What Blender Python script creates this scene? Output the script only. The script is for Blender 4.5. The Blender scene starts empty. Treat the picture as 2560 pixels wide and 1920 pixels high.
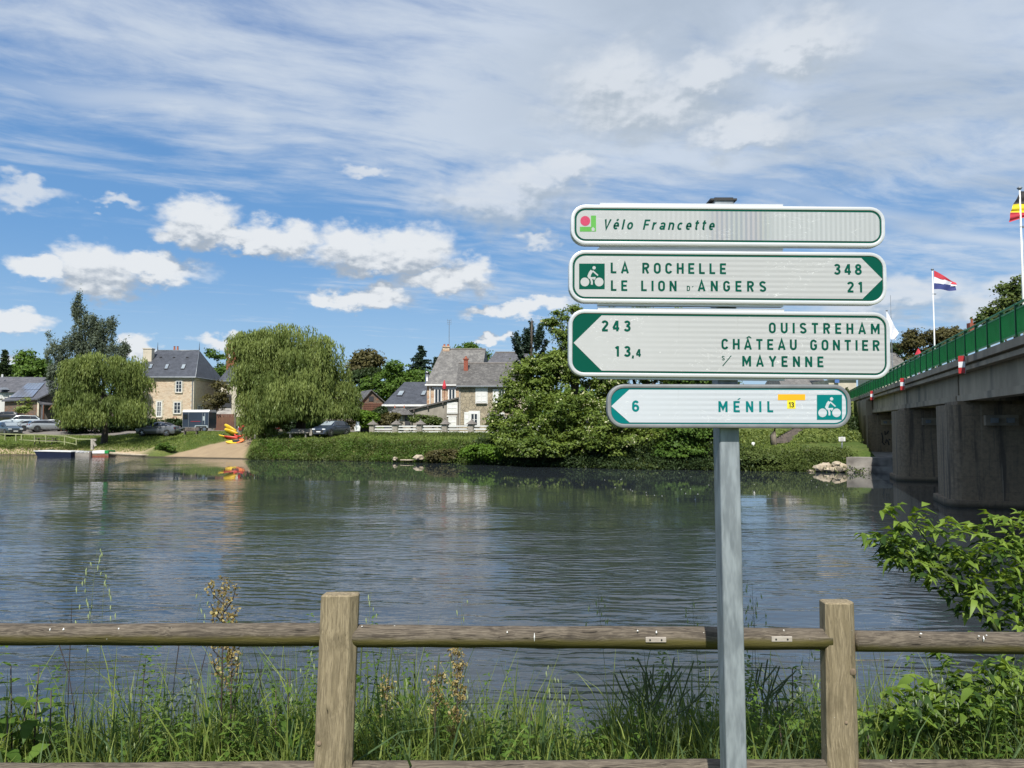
import bpy, math, random
import numpy as np
from mathutils import Vector, Matrix, Quaternion
PI = math.pi
rad = math.radians
random.seed(7)
rng = np.random.default_rng(7)
sc = bpy.context.scene

# ------------------------------------------------------------------ camera
F_PX = 1923.0                       # focal length in photo pixels (photo 2560 wide)
CAM_Z = 3.4                         # eye height above the river
PITCH = math.atan(100 / F_PX)
cam_d = bpy.data.cameras.new('camera')
cam = bpy.data.objects.new('camera', cam_d)
sc.collection.objects.link(cam)
cam.location = (0, 0, CAM_Z)
cam.rotation_euler = (PI / 2 + PITCH, 0, 0)
cam_d.sensor_width = 36.0
cam_d.lens = 36.0 * F_PX / 2560.0
cam_d.clip_start = 0.05
cam_d.clip_end = 6000
sc.camera = cam
sc.render.resolution_x = 1024
sc.render.resolution_y = 768
sc.view_settings.view_transform = 'Standard'
sc.view_settings.look = 'None'
sc.view_settings.exposure = 0.35
sc.view_settings.gamma = 1.0
sc.view_settings.use_curve_mapping = False
sc.render.engine = 'CYCLES'
sc.cycles.max_bounces = 7
sc.cycles.diffuse_bounces = 3
sc.cycles.glossy_bounces = 3
sc.cycles.transmission_bounces = 4
sc.cycles.transparent_max_bounces = 8
sc.cycles.caustics_reflective = False
sc.cycles.caustics_refractive = False
try:
    sc.cycles.use_denoising = True
    sc.cycles.denoiser = 'OPENIMAGEDENOISE'
except Exception:
    pass

def ray(x, y):
    u = (x - 1280) / F_PX
    v = (960 - y) / F_PX
    cp, sp = math.cos(PITCH), math.sin(PITCH)
    return Vector((u, cp - v * sp, sp + v * cp))

def P(x, y, Y):
    "world point seen at photo pixel x, y at the distance Y"
    d = ray(x, y)
    return Vector((0, 0, CAM_Z)) + d * (Y / d.y)

def AE(x, y):
    d = ray(x, y).normalized()
    return math.degrees(math.atan2(d.x, d.y)), math.degrees(math.asin(d.z))

# ------------------------------------------------------------------ sun and sky
SUN_EL, SUN_AZ = 52.0, 188.0        # azimuth clockwise from +Y: behind the camera, a little left
to_sun = Vector((math.sin(rad(SUN_AZ)) * math.cos(rad(SUN_EL)), math.cos(rad(SUN_AZ)) * math.cos(rad(SUN_EL)), math.sin(rad(SUN_EL))))
sun_d = bpy.data.lights.new('sun', 'SUN')
sun_d.energy = 5.0
sun_d.angle = rad(0.53)
sun_d.color = (1.0, 0.955, 0.88)
sun = bpy.data.objects.new('sun', sun_d)
sc.collection.objects.link(sun)
sun.rotation_euler = (-to_sun).to_track_quat('-Z', 'Y').to_euler()
sun.location = (0, -20, 60)

world = bpy.data.worlds.new('World')
sc.world = world
world.use_nodes = True
wt = world.node_tree
wt.nodes.clear()
class G:
    "tiny node-graph writer"
    def __init__(s, tree): s.t = tree
    def n(s, typ, **kw):
        nd = s.t.nodes.new(typ)
        for k, v in kw.items(): setattr(nd, k, v)
        return nd
    def set(s, sock, v):
        if isinstance(v, bpy.types.NodeSocket): s.t.links.new(v, sock)
        elif v is not None: sock.default_value = v
    def m(s, op, a, b=None, c=None, clamp=False):
        nd = s.n('ShaderNodeMath', operation=op, use_clamp=clamp)
        s.set(nd.inputs[0], a)
        if b is not None: s.set(nd.inputs[1], b)
        if c is not None: s.set(nd.inputs[2], c)
        return nd.outputs[0]
    def v(s, op, a, b=None):
        nd = s.n('ShaderNodeVectorMath', operation=op)
        s.set(nd.inputs[0], a)
        if b is not None:
            if op == 'SCALE': s.set(nd.inputs['Scale'], b)
            else: s.set(nd.inputs[1], b)
        return nd.outputs['Value'] if op in ('LENGTH', 'DOT_PRODUCT') else nd.outputs[0]
    def xyz(s, x, y, z):
        nd = s.n('ShaderNodeCombineXYZ')
        for i, q in enumerate((x, y, z)): s.set(nd.inputs[i], q)
        return nd.outputs[0]
    def sep(s, a):
        nd = s.n('ShaderNodeSeparateXYZ'); s.set(nd.inputs[0], a); return nd.outputs
    def noise(s, vec, scale, detail=6, rough=.5, dist=0.0, color=False, dim='3D'):
        nd = s.n('ShaderNodeTexNoise', noise_dimensions=dim)
        s.set(nd.inputs['Vector'], vec)
        nd.inputs['Scale'].default_value = scale; nd.inputs['Detail'].default_value = detail
        nd.inputs['Roughness'].default_value = rough; nd.inputs['Distortion'].default_value = dist
        return nd.outputs['Color'] if color else nd.outputs[0]
    def mr(s, a, f0, f1, t0=0.0, t1=1.0, smooth=True):
        nd = s.n('ShaderNodeMapRange', interpolation_type='SMOOTHSTEP' if smooth else 'LINEAR')
        nd.clamp = True
        s.set(nd.inputs[0], a)
        for i, q in enumerate((f0, f1, t0, t1)): s.set(nd.inputs[i + 1], q)
        return nd.outputs[0]
    def mix(s, f, a, b, mode='MIX'):
        nd = s.n('ShaderNodeMix', data_type='RGBA', blend_type=mode)
        s.set(nd.inputs[0], f)
        for i, q in ((6, a), (7, b)):
            if isinstance(q, tuple) and len(q) == 3: q = (*q, 1)
            s.set(nd.inputs[i], q)
        return nd.outputs[2]

g = G(wt)
SKY_STRENGTH = 0.105
gen = g.n('ShaderNodeTexCoord').outputs['Generated']
sky = g.n('ShaderNodeTexSky', sky_type='NISHITA')
sky.sun_disc = False
sky.sun_elevation = rad(SUN_EL); sky.sun_rotation = rad(SUN_AZ)
sky.air_density = 1.0; sky.dust_density = 0.6; sky.ozone_density = 2.5
dn = g.v('NORMALIZE', gen)
dx, dy, dz = g.sep(dn)
azr = g.m('ARCTAN2', dx, dy)
az = g.m('MULTIPLY', azr, 180 / PI)
el = g.m('MULTIPLY', g.m('ARCSINE', dz), 180 / PI)
ae = g.xyz(az, el, 0.0)
def tone(r, gg, b_):
    "display value (0-255) to a radiance before the background strength"
    k = SKY_STRENGTH * 2 ** sc.view_settings.exposure
    return tuple((((q / 255 + .055) / 1.055) ** 2.4) / k for q in (r, gg, b_))
# high veils: parallel streaks on a flat layer, seen in perspective
zc = g.m('MAXIMUM', g.m('ADD', dz, 0.03), 0.02)
lay = g.xyz(g.m('DIVIDE', dx, zc), g.m('DIVIDE', dy, zc), 0.0)
def layc(x, y):
    d = ray(x, y).normalized(); z = d.z + .03
    return np.array((d.x / z, d.y / z))
la, lb = layc(347, 231), layc(1916, 486)
ang = math.atan2(lb[1] - la[1], lb[0] - la[0])
mp = g.n('ShaderNodeMapping'); mp.vector_type = 'TEXTURE'
mp.inputs['Rotation'].default_value = (0, 0, ang)
wt.links.new(lay, mp.inputs['Vector'])
ly = mp.outputs[0]
def rot(p): return (math.cos(-ang) * p[0] - math.sin(-ang) * p[1], math.sin(-ang) * p[0] + math.cos(-ang) * p[1])
y0 = rot(la)[1]
wrp = g.v('ADD', ly, g.v('SCALE', g.v('SUBTRACT', g.noise(ly, .9, 3, .5, color=True), (.5, .5, .5)), .5))
st = g.v('MULTIPLY', wrp, (.30, 1.0, 1.0))
n1 = g.noise(st, 1.25, 9, .60, .2)
n2 = g.noise(g.v('MULTIPLY', wrp, (.55, 1.1, 1.0)), .55, 4, .5)
n3 = g.noise(wrp, 3.2, 8, .62)
cov_az = g.mr(az, -24.0, 12.0, .0, .16)
cov_el = g.mr(el, 12.0, 26.0, -.06, .13)
cov_lo = g.mr(el, 3.0, 12.0, -.10, 0.0)
veil = g.m('ADD', g.m('MULTIPLY', n1, .55), g.m('ADD', g.m('MULTIPLY', n2, .42), g.m('MULTIPLY', n3, .16)))
veil = g.m('ADD', veil, g.m('ADD', cov_az, g.m('ADD', cov_el, cov_lo)))
veil = g.m('ADD', veil, g.m('MULTIPLY', g.m('SUBTRACT', g.noise(g.v('MULTIPLY', wrp, (1.0, 2.2, 1.0)), 3.0, 8, .6), .5), .42))
veil_a = g.mr(veil, .51, .83, 0.0, .86)
# the long thin streak
lyy = g.sep(wrp)[1]
band = g.m('SUBTRACT', 1.0, g.m('MULTIPLY', g.m('ABSOLUTE', g.m('SUBTRACT', lyy, y0)), 5.5))
band = g.m('MULTIPLY', g.mr(band, 0.0, 1.0), g.mr(n1, .34, .62, .45, .95))
band = g.m('MULTIPLY', band, g.mr(az, -46, -22, 0.0, 1.0))
veil_a = g.m('MAXIMUM', veil_a, g.m('MULTIPLY', band, .80))
veil_shade = g.m('MULTIPLY', g.mr(g.m('ADD', g.m('MULTIPLY', n2, .5), g.m('MULTIPLY', g.noise(wrp, 1.6, 7, .55, .6), .5)), .40, .60, 0, 1), g.mr(az, -8, 12, .1, 1))
veil_col = g.mix(veil_shade, tone(212, 222, 234), tone(186, 198, 211))
# cumulus: groups of soft mounds placed by direction
SH = [(498, 548, 92, 54), (470, 585, 80, 30), (560, 590, 100, 26), (700, 600, 105, 44), (640, 622, 90, 24), (880, 615, 100, 54), (1020, 622, 120, 56), (960, 655, 190, 36), (1175, 690, 62, 48), (1090, 705, 120, 28),
      (225, 655, 92, 52), (350, 668, 170, 34), (105, 668, 80, 25), (250, 705, 110, 34), (900, 752, 130, 26), (960, 738, 55, 26), (810, 752, 50, 18), (35, 805, 85, 26), (1255, 778, 100, 18), (1320, 770, 120, 18), (1228, 850, 46, 11),
      (345, 868, 40, 30), (560, 852, 60, 20), (60, 905, 42, 30)]
SO = [(1250, 495, 210, 75), (1340, 450, 110, 50), (1530, 210, 150, 100), (1600, 270, 240, 90), (1760, 190, 110, 60), (1420, 420, 90, 50), (1340, 600, 50, 16), (60, 480, 110, 26), (290, 508, 60, 14), (2230, 745, 230, 42), (2500, 760, 160, 50), (1860, 330, 170, 50), (1980, 120, 200, 70), (920, 430, 60, 16)]
def field(co, blobs):
    acc = None
    for (x, y, rx, ry) in blobs:
        a0, e0 = AE(x, y); a1, _ = AE(x + rx, y); _, e1 = AE(x, y - ry)
        q = g.v('MULTIPLY', g.v('SUBTRACT', co, (a0, e0, 0)), (.84 / (a1 - a0), .80 / (e1 - e0), 0))
        L = g.v('LENGTH', q)
        acc = L if acc is None else g.m('MINIMUM', acc, L)
    return g.m('SUBTRACT', 1.0, acc)
ae2 = g.v('MULTIPLY', ae, (.75, 1.25, 1))
wa = g.v('SCALE', g.v('SUBTRACT', g.noise(ae2, .50, 3, .5, color=True), (.5, .5, .5)), 2.0)
wa2 = g.v('SCALE', g.v('SUBTRACT', g.noise(ae2, 1.0, 10, .56, color=True), (.5, .5, .5)), 2.1)
cw = g.v('MULTIPLY', g.v('ADD', ae, g.v('ADD', wa, wa2)), (1, 1, 0))
f1 = field(cw, SH)
f2 = field(g.v('ADD', cw, (-.1, 1.5, 0)), SH)
tex = g.noise(ae2, .9, 8, .54)
tex2 = g.noise(g.v('ADD', ae2, (-.14, .36, 0)), .9, 8, .54)
sh_a = g.mr(f1, -.10, .48)
sh_a = g.m('MULTIPLY', sh_a, .97)
lit = g.m('ADD', g.m('SUBTRACT', f1, f2), g.m('MULTIPLY', g.m('SUBTRACT', tex, tex2), 2.0))
sh_col = g.mix(g.mr(lit, -.55, .50), tone(168, 180, 194), tone(232, 236, 240))
ws = g.v('MULTIPLY', g.v('ADD', ae, g.v('ADD', g.v('SCALE', wa, 1.6), g.v('SCALE', wa2, .9))), (1, 1, 0))
s1 = field(ws, SO)
s2 = field(g.v('ADD', ws, (-.3, 1.4, 0)), SO)
so_a = g.m('MULTIPLY', g.mr(s1, -.20, .70), .80)
so_lit = g.m('ADD', g.m('SUBTRACT', s1, s2), g.m('MULTIPLY', g.m('SUBTRACT', tex, tex2), 1.2))
so_col = g.mix(g.mr(so_lit, -.50, .42), tone(178, 190, 202), tone(222, 228, 235))
base = g.mix(g.mr(el, 0.0, 14.0, 0, 1), tone(172, 206, 234), tone(112, 163, 216))
base = g.mix(g.mr(el, 10.0, 33.0, 0, 1), base, tone(78, 126, 190))
base = g.mix(g.mr(el, 36.0, 80.0, 0, 1), base, tone(62, 104, 166))
sk2 = g.mix(1.0, sky.outputs[0], (0.85, 0.95, 1.05), 'MULTIPLY')
base = g.mix(.12, base, sk2)
c = g.mix(veil_a, base, veil_col)
c = g.mix(so_a, c, so_col)
c = g.mix(sh_a, c, sh_col)
bg = g.n('ShaderNodeBackground')
wt.links.new(c, bg.inputs[0]); bg.inputs[1].default_value = SKY_STRENGTH
wo = g.n('ShaderNodeOutputWorld')
wt.links.new(bg.outputs[0], wo.inputs[0])
world.cycles.sampling_method = 'MANUAL'
world.cycles.sample_map_resolution = 512

# ------------------------------------------------------------------ materials
def new_mat(name):
    m = bpy.data.materials.new(name); m.use_nodes = True
    t = m.node_tree; b = t.nodes['Principled BSDF']
    return m, G(t), b
MATS = {}
def pm(name, c1, c2=None, scale=2.0, rough=.7, bump=0.0, metal=0.0, stretch=(1, 1, 1), detail=6, c3=None, s3=.4, bscale=None, spec=.5, bdist=.02):
    "noise-mottled principled material; colours are linear base colours"
    m, g, b = new_mat(name)
    co = g.n('ShaderNodeTexCoord').outputs['Object']
    oi = g.n('ShaderNodeObjectInfo').outputs['Random']
    co = g.v('MULTIPLY', co, stretch)
    n = g.noise(co, scale, detail, .62)
    c2 = c2 or tuple(q * .75 for q in c1)
    col = g.mix(g.mr(n, .32, .68), c1, c2)
    if c3: col = g.mix(g.mr(g.noise(co, s3 * scale, 3, .6), .52, .68), col, c3)
    var = g.mr(oi, 0, 1, .9, 1.1, False)
    col = g.mix(1.0, col, g.xyz(var, var, var), 'MULTIPLY')
    g.set(b.inputs['Base Color'], col)
    b.inputs['Roughness'].default_value = rough
    b.inputs['Metallic'].default_value = metal
    b.inputs['Specular IOR Level'].default_value = spec
    if bump:
        bp = g.n('ShaderNodeBump'); bp.inputs['Strength'].default_value = bump; bp.inputs['Distance'].default_value = bdist
        g.set(bp.inputs['Height'], g.noise(co, bscale or scale * 3, 6, .6)); g.set(b.inputs['Normal'], bp.outputs[0])
    MATS[name] = m
    return m

def leaf_mat(name, ca, cb, trans=.35, cc=None):
    "leaf: three tones picked by the per-leaf attribute, part of the light passes through"
    m, g, b = new_mat(name)
    at = g.n('ShaderNodeAttribute', attribute_name='tint').outputs['Fac']
    col = g.mix(g.mr(at, 0, 1, 0, 1, False), ca, cb)
    if cc: col = g.mix(g.mr(at, .93, .95), col, cc)
    out = m.node_tree.nodes['Material Output']
    m.node_tree.nodes.remove(b)
    d = g.n('ShaderNodeBsdfDiffuse'); t = g.n('ShaderNodeBsdfTranslucent'); gl = g.n('ShaderNodeBsdfGlossy')
    gl.inputs['Roughness'].default_value = .45
    gl.inputs['Color'].default_value = (.8, .85, .8, 1)
    g.set(d.inputs[0], col); g.set(t.inputs[0], g.mix(1.0, col, (1.25, 1.15, .55), 'MULTIPLY'))
    m1 = g.n('ShaderNodeMixShader'); m1.inputs[0].default_value = trans
    g.set(m1.inputs[1], d.outputs[0]); g.set(m1.inputs[2], t.outputs[0])
    m2 = g.n('ShaderNodeMixShader'); m2.inputs[0].default_value = .012
    g.set(m2.inputs[1], m1.outputs[0]); g.set(m2.inputs[2], gl.outputs[0])
    g.set(out.inputs[0], m2.outputs[0])
    MATS[name] = m
    return m

def slate(name, c1, c2, course=4.0, lichen=None):
    m, g, b = new_mat(name)
    co = g.n('ShaderNodeTexCoord').outputs['Object']
    br = g.n('ShaderNodeTexBrick')
    x, y, z = g.sep(co)
    g.set(br.inputs['Vector'], g.xyz(g.m('ADD', x, g.m('MULTIPLY', y, .13)), z, 0.0))
    br.inputs['Scale'].default_value = course
    br.inputs['Mortar Size'].default_value = .018
    br.inputs['Color1'].default_value = (*c1, 1); br.inputs['Color2'].default_value = (*c2, 1)
    br.inputs['Mortar'].default_value = (c1[0] * .45, c1[1] * .45, c1[2] * .45, 1)
    n = g.noise(co, 1.3, 7, .65)
    col = g.mix(g.mr(n, .35, .7, 0, .75), br.outputs[0], tuple(q * 1.5 for q in c2))
    if lichen: col = g.mix(g.mr(g.noise(co, 2.6, 6, .7), .50, .66, 0, .8), col, lichen)
    g.set(b.inputs['Base Color'], col); b.inputs['Roughness'].default_value = .55
    bp = g.n('ShaderNodeBump'); bp.inputs['Strength'].default_value = .5; bp.inputs['Distance'].default_value = .03
    g.set(bp.inputs['Height'], g.m('ADD', br.outputs['Fac'], g.m('MULTIPLY', n, -1.0))); g.set(b.inputs['Normal'], bp.outputs[0])
    MATS[name] = m
    return m

def rubble(name, c1, c2, joint, scale=2.2, stretch=(1, 1, 1.5), jw=.05, c3=None, dk=.35):
    "random-stone masonry"
    m, g, b = new_mat(name)
    co = g.n('ShaderNodeTexCoord').outputs['Object']
    w = g.v('ADD', co, g.v('SCALE', g.noise(co, 3.0, 3, .5, color=True), .12))
    w = g.v('MULTIPLY', w, stretch)
    vo = g.n('ShaderNodeTexVoronoi'); g.set(vo.inputs['Vector'], w); vo.inputs['Scale'].default_value = scale
    ve = g.n('ShaderNodeTexVoronoi', feature='DISTANCE_TO_EDGE'); g.set(ve.inputs['Vector'], w); ve.inputs['Scale'].default_value = scale
    rr = g.sep(vo.outputs['Color'])[0]
    col = g.mix(rr, c1, c2)
    if c3: col = g.mix(g.mr(g.sep(vo.outputs['Color'])[1], .72, .78), col, c3)
    col = g.mix(g.mr(g.noise(co, 9, 5, .6), .3, .7, 0, dk), col, tuple(q * .6 for q in c1))
    col = g.mix(g.mr(g.noise(co, .6, 5, .6), .45, .7, 0, .4), col, tuple(q * .7 for q in joint))
    e = g.mr(ve.outputs['Distance'], .0, jw)
    col = g.mix(e, joint, col)
    g.set(b.inputs['Base Color'], col); b.inputs['Roughness'].default_value = .9
    bp = g.n('ShaderNodeBump'); bp.inputs['Strength'].default_value = .8; bp.inputs['Distance'].default_value = .03
    g.set(bp.inputs['Height'], g.m('ADD', e, g.m('MULTIPLY', g.noise(co, 14, 4, .6), .4))); g.set(b.inputs['Normal'], bp.outputs[0])
    MATS[name] = m
    return m

M = MATS
pm('white_paint', (.74, .74, .72), (.62, .63, .61), 1.5, .55)
pm('cream_plaster', (.55, .50, .40), (.42, .38, .30), .8, .9, .2)
pm('white_plaster', (.62, .62, .60), (.52, .52, .50), .5, .9, .1)
pm('grey_plaster', (.36, .33, .28), (.22, .20, .17), .7, .95, .3, stretch=(1.4, 1.4, .6))
pm('old_planks', (.16, .13, .11), (.075, .065, .06), 2.2, .85, .4, stretch=(4, 4, .3))
pm('brown_planks', (.17, .075, .045), (.11, .05, .035), 2.0, .75, .3, stretch=(4, 4, .3))
pm('concrete', (.30, .28, .25), (.19, .175, .155), .9, .9, .3, c3=(.10, .09, .08), s3=.5)
pm('concrete_post', (.36, .33, .28), (.22, .20, .17), 5, .9, .4)
pm('cap_stone', (.20, .18, .165), (.12, .11, .10), 6, .9, .4)
pm('brick', (.30, .085, .05), (.19, .055, .035), 6, .85, .3)
pm('terracotta', (.42, .15, .08), (.30, .10, .06), 4, .8)
pm('dark_glass', (.012, .015, .02), (.02, .025, .03), 1.0, .06, spec=.8)
pm('sky_glass', (.20, .24, .28), (.30, .34, .36), .7, .12, spec=.9)
pm('dark_metal', (.05, .05, .055), (.035, .035, .04), 3, .5)
pm('zinc', (.28, .30, .32), (.20, .22, .24), 2, .45, metal=.5)
pm('tyre', (.015, .015, .016), (.022, .022, .022), 5, .8)
pm('chrome', (.45, .46, .48), (.35, .36, .38), 4, .25, metal=.9)
pm('galvanised', (.195, .22, .24), (.30, .335, .36), 38, .5, metal=.25, stretch=(1, 1, .22), c3=(.175, .20, .22), s3=.6, detail=3)
pm('aluminium', (.74, .75, .75), (.62, .63, .64), 9, .34, metal=.35, stretch=(.15, 1, 3))
pm('dull_aluminium', (.30, .31, .32), (.22, .23, .24), 9, .5, metal=.4)
pm('asphalt', (.115, .11, .105), (.085, .08, .078), 3, .9, .3, c3=(.15, .145, .135))
pm('gravel_track', (.40, .31, .20), (.31, .235, .155), 3, .95, .5, c3=(.24, .19, .13))
pm('sand', (.42, .34, .24), (.30, .24, .165), 2.5, .95, .5)
pm('bark', (.085, .07, .055), (.045, .038, .03), 5, .95, .7, stretch=(1, 1, .25))
pm('pale_bark', (.20, .17, .13), (.11, .095, .075), 5, .95, .5, stretch=(1, 1, .25))
slate('slate_blue', (.042, .047, .060), (.053, .059, .073), 3.6)
slate('slate_old', (.105, .10, .096), (.135, .13, .123), 3.2, lichen=(.215, .21, .19))
slate('slate_dark', (.070, .066, .062), (.095, .09, .084), 3.2, lichen=(.17, .165, .15))
slate('slate_far', (.070, .070, .078), (.090, .090, .098), 3.2)
rubble('ashlar_stone', (.62, .50, .365), (.57, .455, .33), (.62, .52, .40), 2.4, (1, 1, 2.2), .06, c3=(.52, .39, .27), dk=.12)
rubble('crazy_stone', (.42, .36, .26), (.30, .25, .175), (.185, .165, .13), 2.6, (1, 1, 1), .06)
rubble('brown_stone', (.20, .14, .10), (.12, .085, .065), (.24, .19, .14), 2.2, (1, 1, 2.0), .05, c3=(.26, .10, .055))
rubble('quoin_stone', (.55, .43, .30), (.40, .22, .13), (.60, .52, .40), 1.5, (1, 1, 2.2), .06, c3=(.16, .07, .04))
rubble('dry_stone', (.27, .235, .185), (.16, .14, .11), (.05, .045, .035), 2.6, (1, 1, 2.6), .09)
leaf_mat('leaf_willow', (.060, .100, .022), (.290, .350, .110), .40)
leaf_mat('leaf_birch', (.060, .082, .060), (.175, .215, .150), .32)
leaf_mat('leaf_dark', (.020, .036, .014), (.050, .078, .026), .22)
leaf_mat('leaf_mid', (.035, .078, .014), (.140, .230, .042), .36)
leaf_mat('leaf_locust', (.038, .076, .014), (.215, .285, .058), .38, cc=(.60, .60, .36))
leaf_mat('leaf_bank', (.036, .066, .016), (.140, .175, .050), .30)
leaf_mat('leaf_bright', (.070, .145, .016), (.145, .235, .030), .38)
leaf_mat('leaf_conifer', (.014, .030, .018), (.040, .066, .042), .12)
leaf_mat('leaf_brownish', (.060, .055, .022), (.115, .105, .040), .25)
leaf_mat('leaf_dry', (.19, .135, .055), (.44, .37, .16), .3)
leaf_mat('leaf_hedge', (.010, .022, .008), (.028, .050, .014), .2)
leaf_mat('blade', (.065, .115, .025), (.330, .400, .110), .45)
leaf_mat('blade_blue', (.050, .100, .045), (.150, .220, .095), .40)
leaf_mat('nettle_leaf', (.045, .100, .018), (.150, .240, .045), .38)
leaf_mat('elder_leaf', (.070, .135, .020), (.230, .330, .060), .42)
leaf_mat('elder_shade', (.022, .050, .014), (.060, .110, .026), .3)  # darker copy of the elder leaf, with shade put into its colour
leaf_mat('oat', (.42, .50, .30), (.66, .70, .48), .45)
leaf_mat('flower_rose', (.35, .12, .10), (.60, .36, .26), .3)

# ------------------------------------------------------------------ objects
ROOT = {}
COL = sc.collection
def tag(o, label=None, cat=None, group=None, kind=None):
    if label: o['label'] = label
    if cat: o['category'] = cat
    if group: o['group'] = group
    if kind: o['kind'] = kind
    return o
def thing(name, label, cat, loc=(0, 0, 0), rz=0.0, group=None):
    o = bpy.data.objects.new(name, None); COL.objects.link(o)
    o.empty_display_size = .2
    o.location = loc; o.rotation_euler = (0, 0, rz)
    ROOT[o.name] = Vector(loc)
    return tag(o, label, cat, group)
def link(name, me, parent=None, kind=None, mat=None):
    o = bpy.data.objects.new(name, me); COL.objects.link(o)
    if mat is not None and not me.materials: me.materials.append(M[mat] if isinstance(mat, str) else mat)
    if parent is not None:
        o.parent = parent
        ROOT[o.name] = ROOT.get(parent.name, Vector((0, 0, 0)))
    if kind: o['kind'] = kind
    return o
def copy_tree(o, parent=None):
    c = o.copy(); COL.objects.link(c)
    if parent is not None: c.parent = parent
    ROOT[c.name] = ROOT.get(o.name, Vector((0, 0, 0)))
    for ch in [q for q in bpy.data.objects if q.parent == o]: copy_tree(ch, c)
    return c
CHILD = {}

class MB:
    "collects boxes, prisms, tubes and quads and links them as one mesh object"
    def __init__(s): s.v = []; s.f = []
    def add(s, vs, fs):
        k = len(s.v); s.v += [tuple(q) for q in vs]; s.f += [tuple(i + k for i in f) for f in fs]; return s
    def box(s, c, d, rz=0.0, R=None):
        hx, hy, hz = d[0] / 2, d[1] / 2, d[2] / 2
        pts = [Vector((sx * hx, sy * hy, sz * hz)) for sz in (-1, 1) for sy in (-1, 1) for sx in (-1, 1)]
        if R is None: R = Matrix.Rotation(rz, 3, 'Z')
        pts = [R @ p + Vector(c) for p in pts]
        return s.add(pts, [(0, 2, 3, 1), (4, 5, 7, 6), (0, 1, 5, 4), (2, 6, 7, 3), (0, 4, 6, 2), (1, 3, 7, 5)])
    def bar(s, a, b, w, d=None, up=(0, 0, 1)):
        a, b = Vector(a), Vector(b); d = w if d is None else d
        t = (b - a); L = t.length; t.normalize()
        u = t.cross(Vector(up))
        if u.length < 1e-4: u = t.cross(Vector((0, 1, 0)))
        u.normalize(); n = u.cross(t)
        R = Matrix((u, n, t)).transposed()
        return s.box((a + b) / 2, (w, d, L), R=R)
    def tube(s, pts, rs, n=8, cap=True):
        pts = [Vector(p) for p in pts]
        if not hasattr(rs, '__len__'): rs = [rs] * len(pts)
        k = len(s.v); ref = Vector((0.13, .31, .94)).normalized()
        rings = []
        for i, p in enumerate(pts):
            t = (pts[min(i + 1, len(pts) - 1)] - pts[max(i - 1, 0)]).normalized()
            u = t.cross(ref)
            if u.length < .1: u = t.cross(Vector((1, 0, 0)))
            u.normalize(); w = t.cross(u)
            for j in range(n):
                a = 2 * PI * j / n
                s.v.append(tuple(p + (u * math.cos(a) + w * math.sin(a)) * rs[i]))
        for i in range(len(pts) - 1):
            for j in range(n):
                a, b = k + i * n + j, k + i * n + (j + 1) % n
                s.f.append((a, b, b + n, a + n))
        if cap:
            s.f.append(tuple(k + j for j in range(n))[::-1])
            s.f.append(tuple(k + (len(pts) - 1) * n + j for j in range(n)))
        return s
    def prism(s, poly, off):
        "closed polygon (3-D points) pushed along off"
        off = Vector(off); n = len(poly); a = [Vector(p) for p in poly]
        fs = [tuple(range(n))[::-1], tuple(range(n, 2 * n))] + [(i, (i + 1) % n, n + (i + 1) % n, n + i) for i in range(n)]
        return s.add(a + [p + off for p in a], fs)
    def poly(s, pts): return s.add(pts, [tuple(range(len(pts)))])
    def build(s, name, mat, parent=None, smooth=False, kind=None, world=True, bevel=0.0):
        off = ROOT.get(parent.name, Vector((0, 0, 0))) if (parent is not None and world) else Vector((0, 0, 0))
        me = bpy.data.meshes.new(name)
        me.from_pydata([(v[0] - off[0], v[1] - off[1], v[2] - off[2]) for v in s.v], [], s.f)
        me.validate()
        import bmesh
        bm = bmesh.new(); bm.from_mesh(me)
        bmesh.ops.recalc_face_normals(bm, faces=bm.faces)
        bm.to_mesh(me); bm.free()
        if smooth: me.shade_smooth()
        me.update()
        o = link(name, me, parent, kind, mat)
        if bevel:
            bv = o.modifiers.new('bevel', 'BEVEL'); bv.width = bevel; bv.segments = 2; bv.limit_method = 'ANGLE'
        return o

def np_quads(name, V, mat, parent=None, kind=None, tint=None, world=True, per=4):
    "V: (n, 4, 3) quads -> one mesh, optional per-quad tint"
    V = np.asarray(V, dtype=np.float32)
    n = V.shape[0]
    off = np.array(ROOT.get(parent.name, Vector((0, 0, 0))) if (parent is not None and world) else (0, 0, 0), dtype=np.float32)
    me = bpy.data.meshes.new(name)
    me.vertices.add(n * per); me.vertices.foreach_set('co', (V.reshape(-1, 3) - off).ravel())
    me.loops.add(n * per); me.loops.foreach_set('vertex_index', np.arange(n * per, dtype=np.int32))
    me.polygons.add(n); me.polygons.foreach_set('loop_start', np.arange(0, n * per, per, dtype=np.int32))
    me.polygons.foreach_set('loop_total', np.full(n, per, dtype=np.int32))
    me.update(calc_edges=True)
    if tint is not None:
        a = me.attributes.new('tint', 'FLOAT', 'POINT')
        a.data.foreach_set('value', np.repeat(np.asarray(tint, dtype=np.float32), per))
    return link(name, me, parent, kind, mat)

def unit(v): return v / np.maximum(np.linalg.norm(v, axis=-1, keepdims=True), 1e-6)
def leaves(cent, size, aspect=.5, updir=None, flat=0.0, nrm=None):
    "diamond leaves at the given centres; nrm gives each leaf a preferred facing"
    n = len(cent)
    a = rng.normal(size=(n, 3))
    if updir is not None: a = a * (1 - flat) + np.asarray(updir) * flat
    a = unit(a)
    if nrm is not None:
        nn = unit(nrm + rng.normal(size=(n, 3)) * .55)
        a = unit(np.cross(nn, a)); b = np.cross(nn, a)
    else:
        b = unit(np.cross(a, rng.normal(size=(n, 3))))
    sz = (size * rng.uniform(.6, 1.4, n))[:, None]
    a = a * sz * .5; b = b * sz * .5 * aspect
    return np.stack([cent - a, cent + b, cent + a, cent - b], 1)
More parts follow.
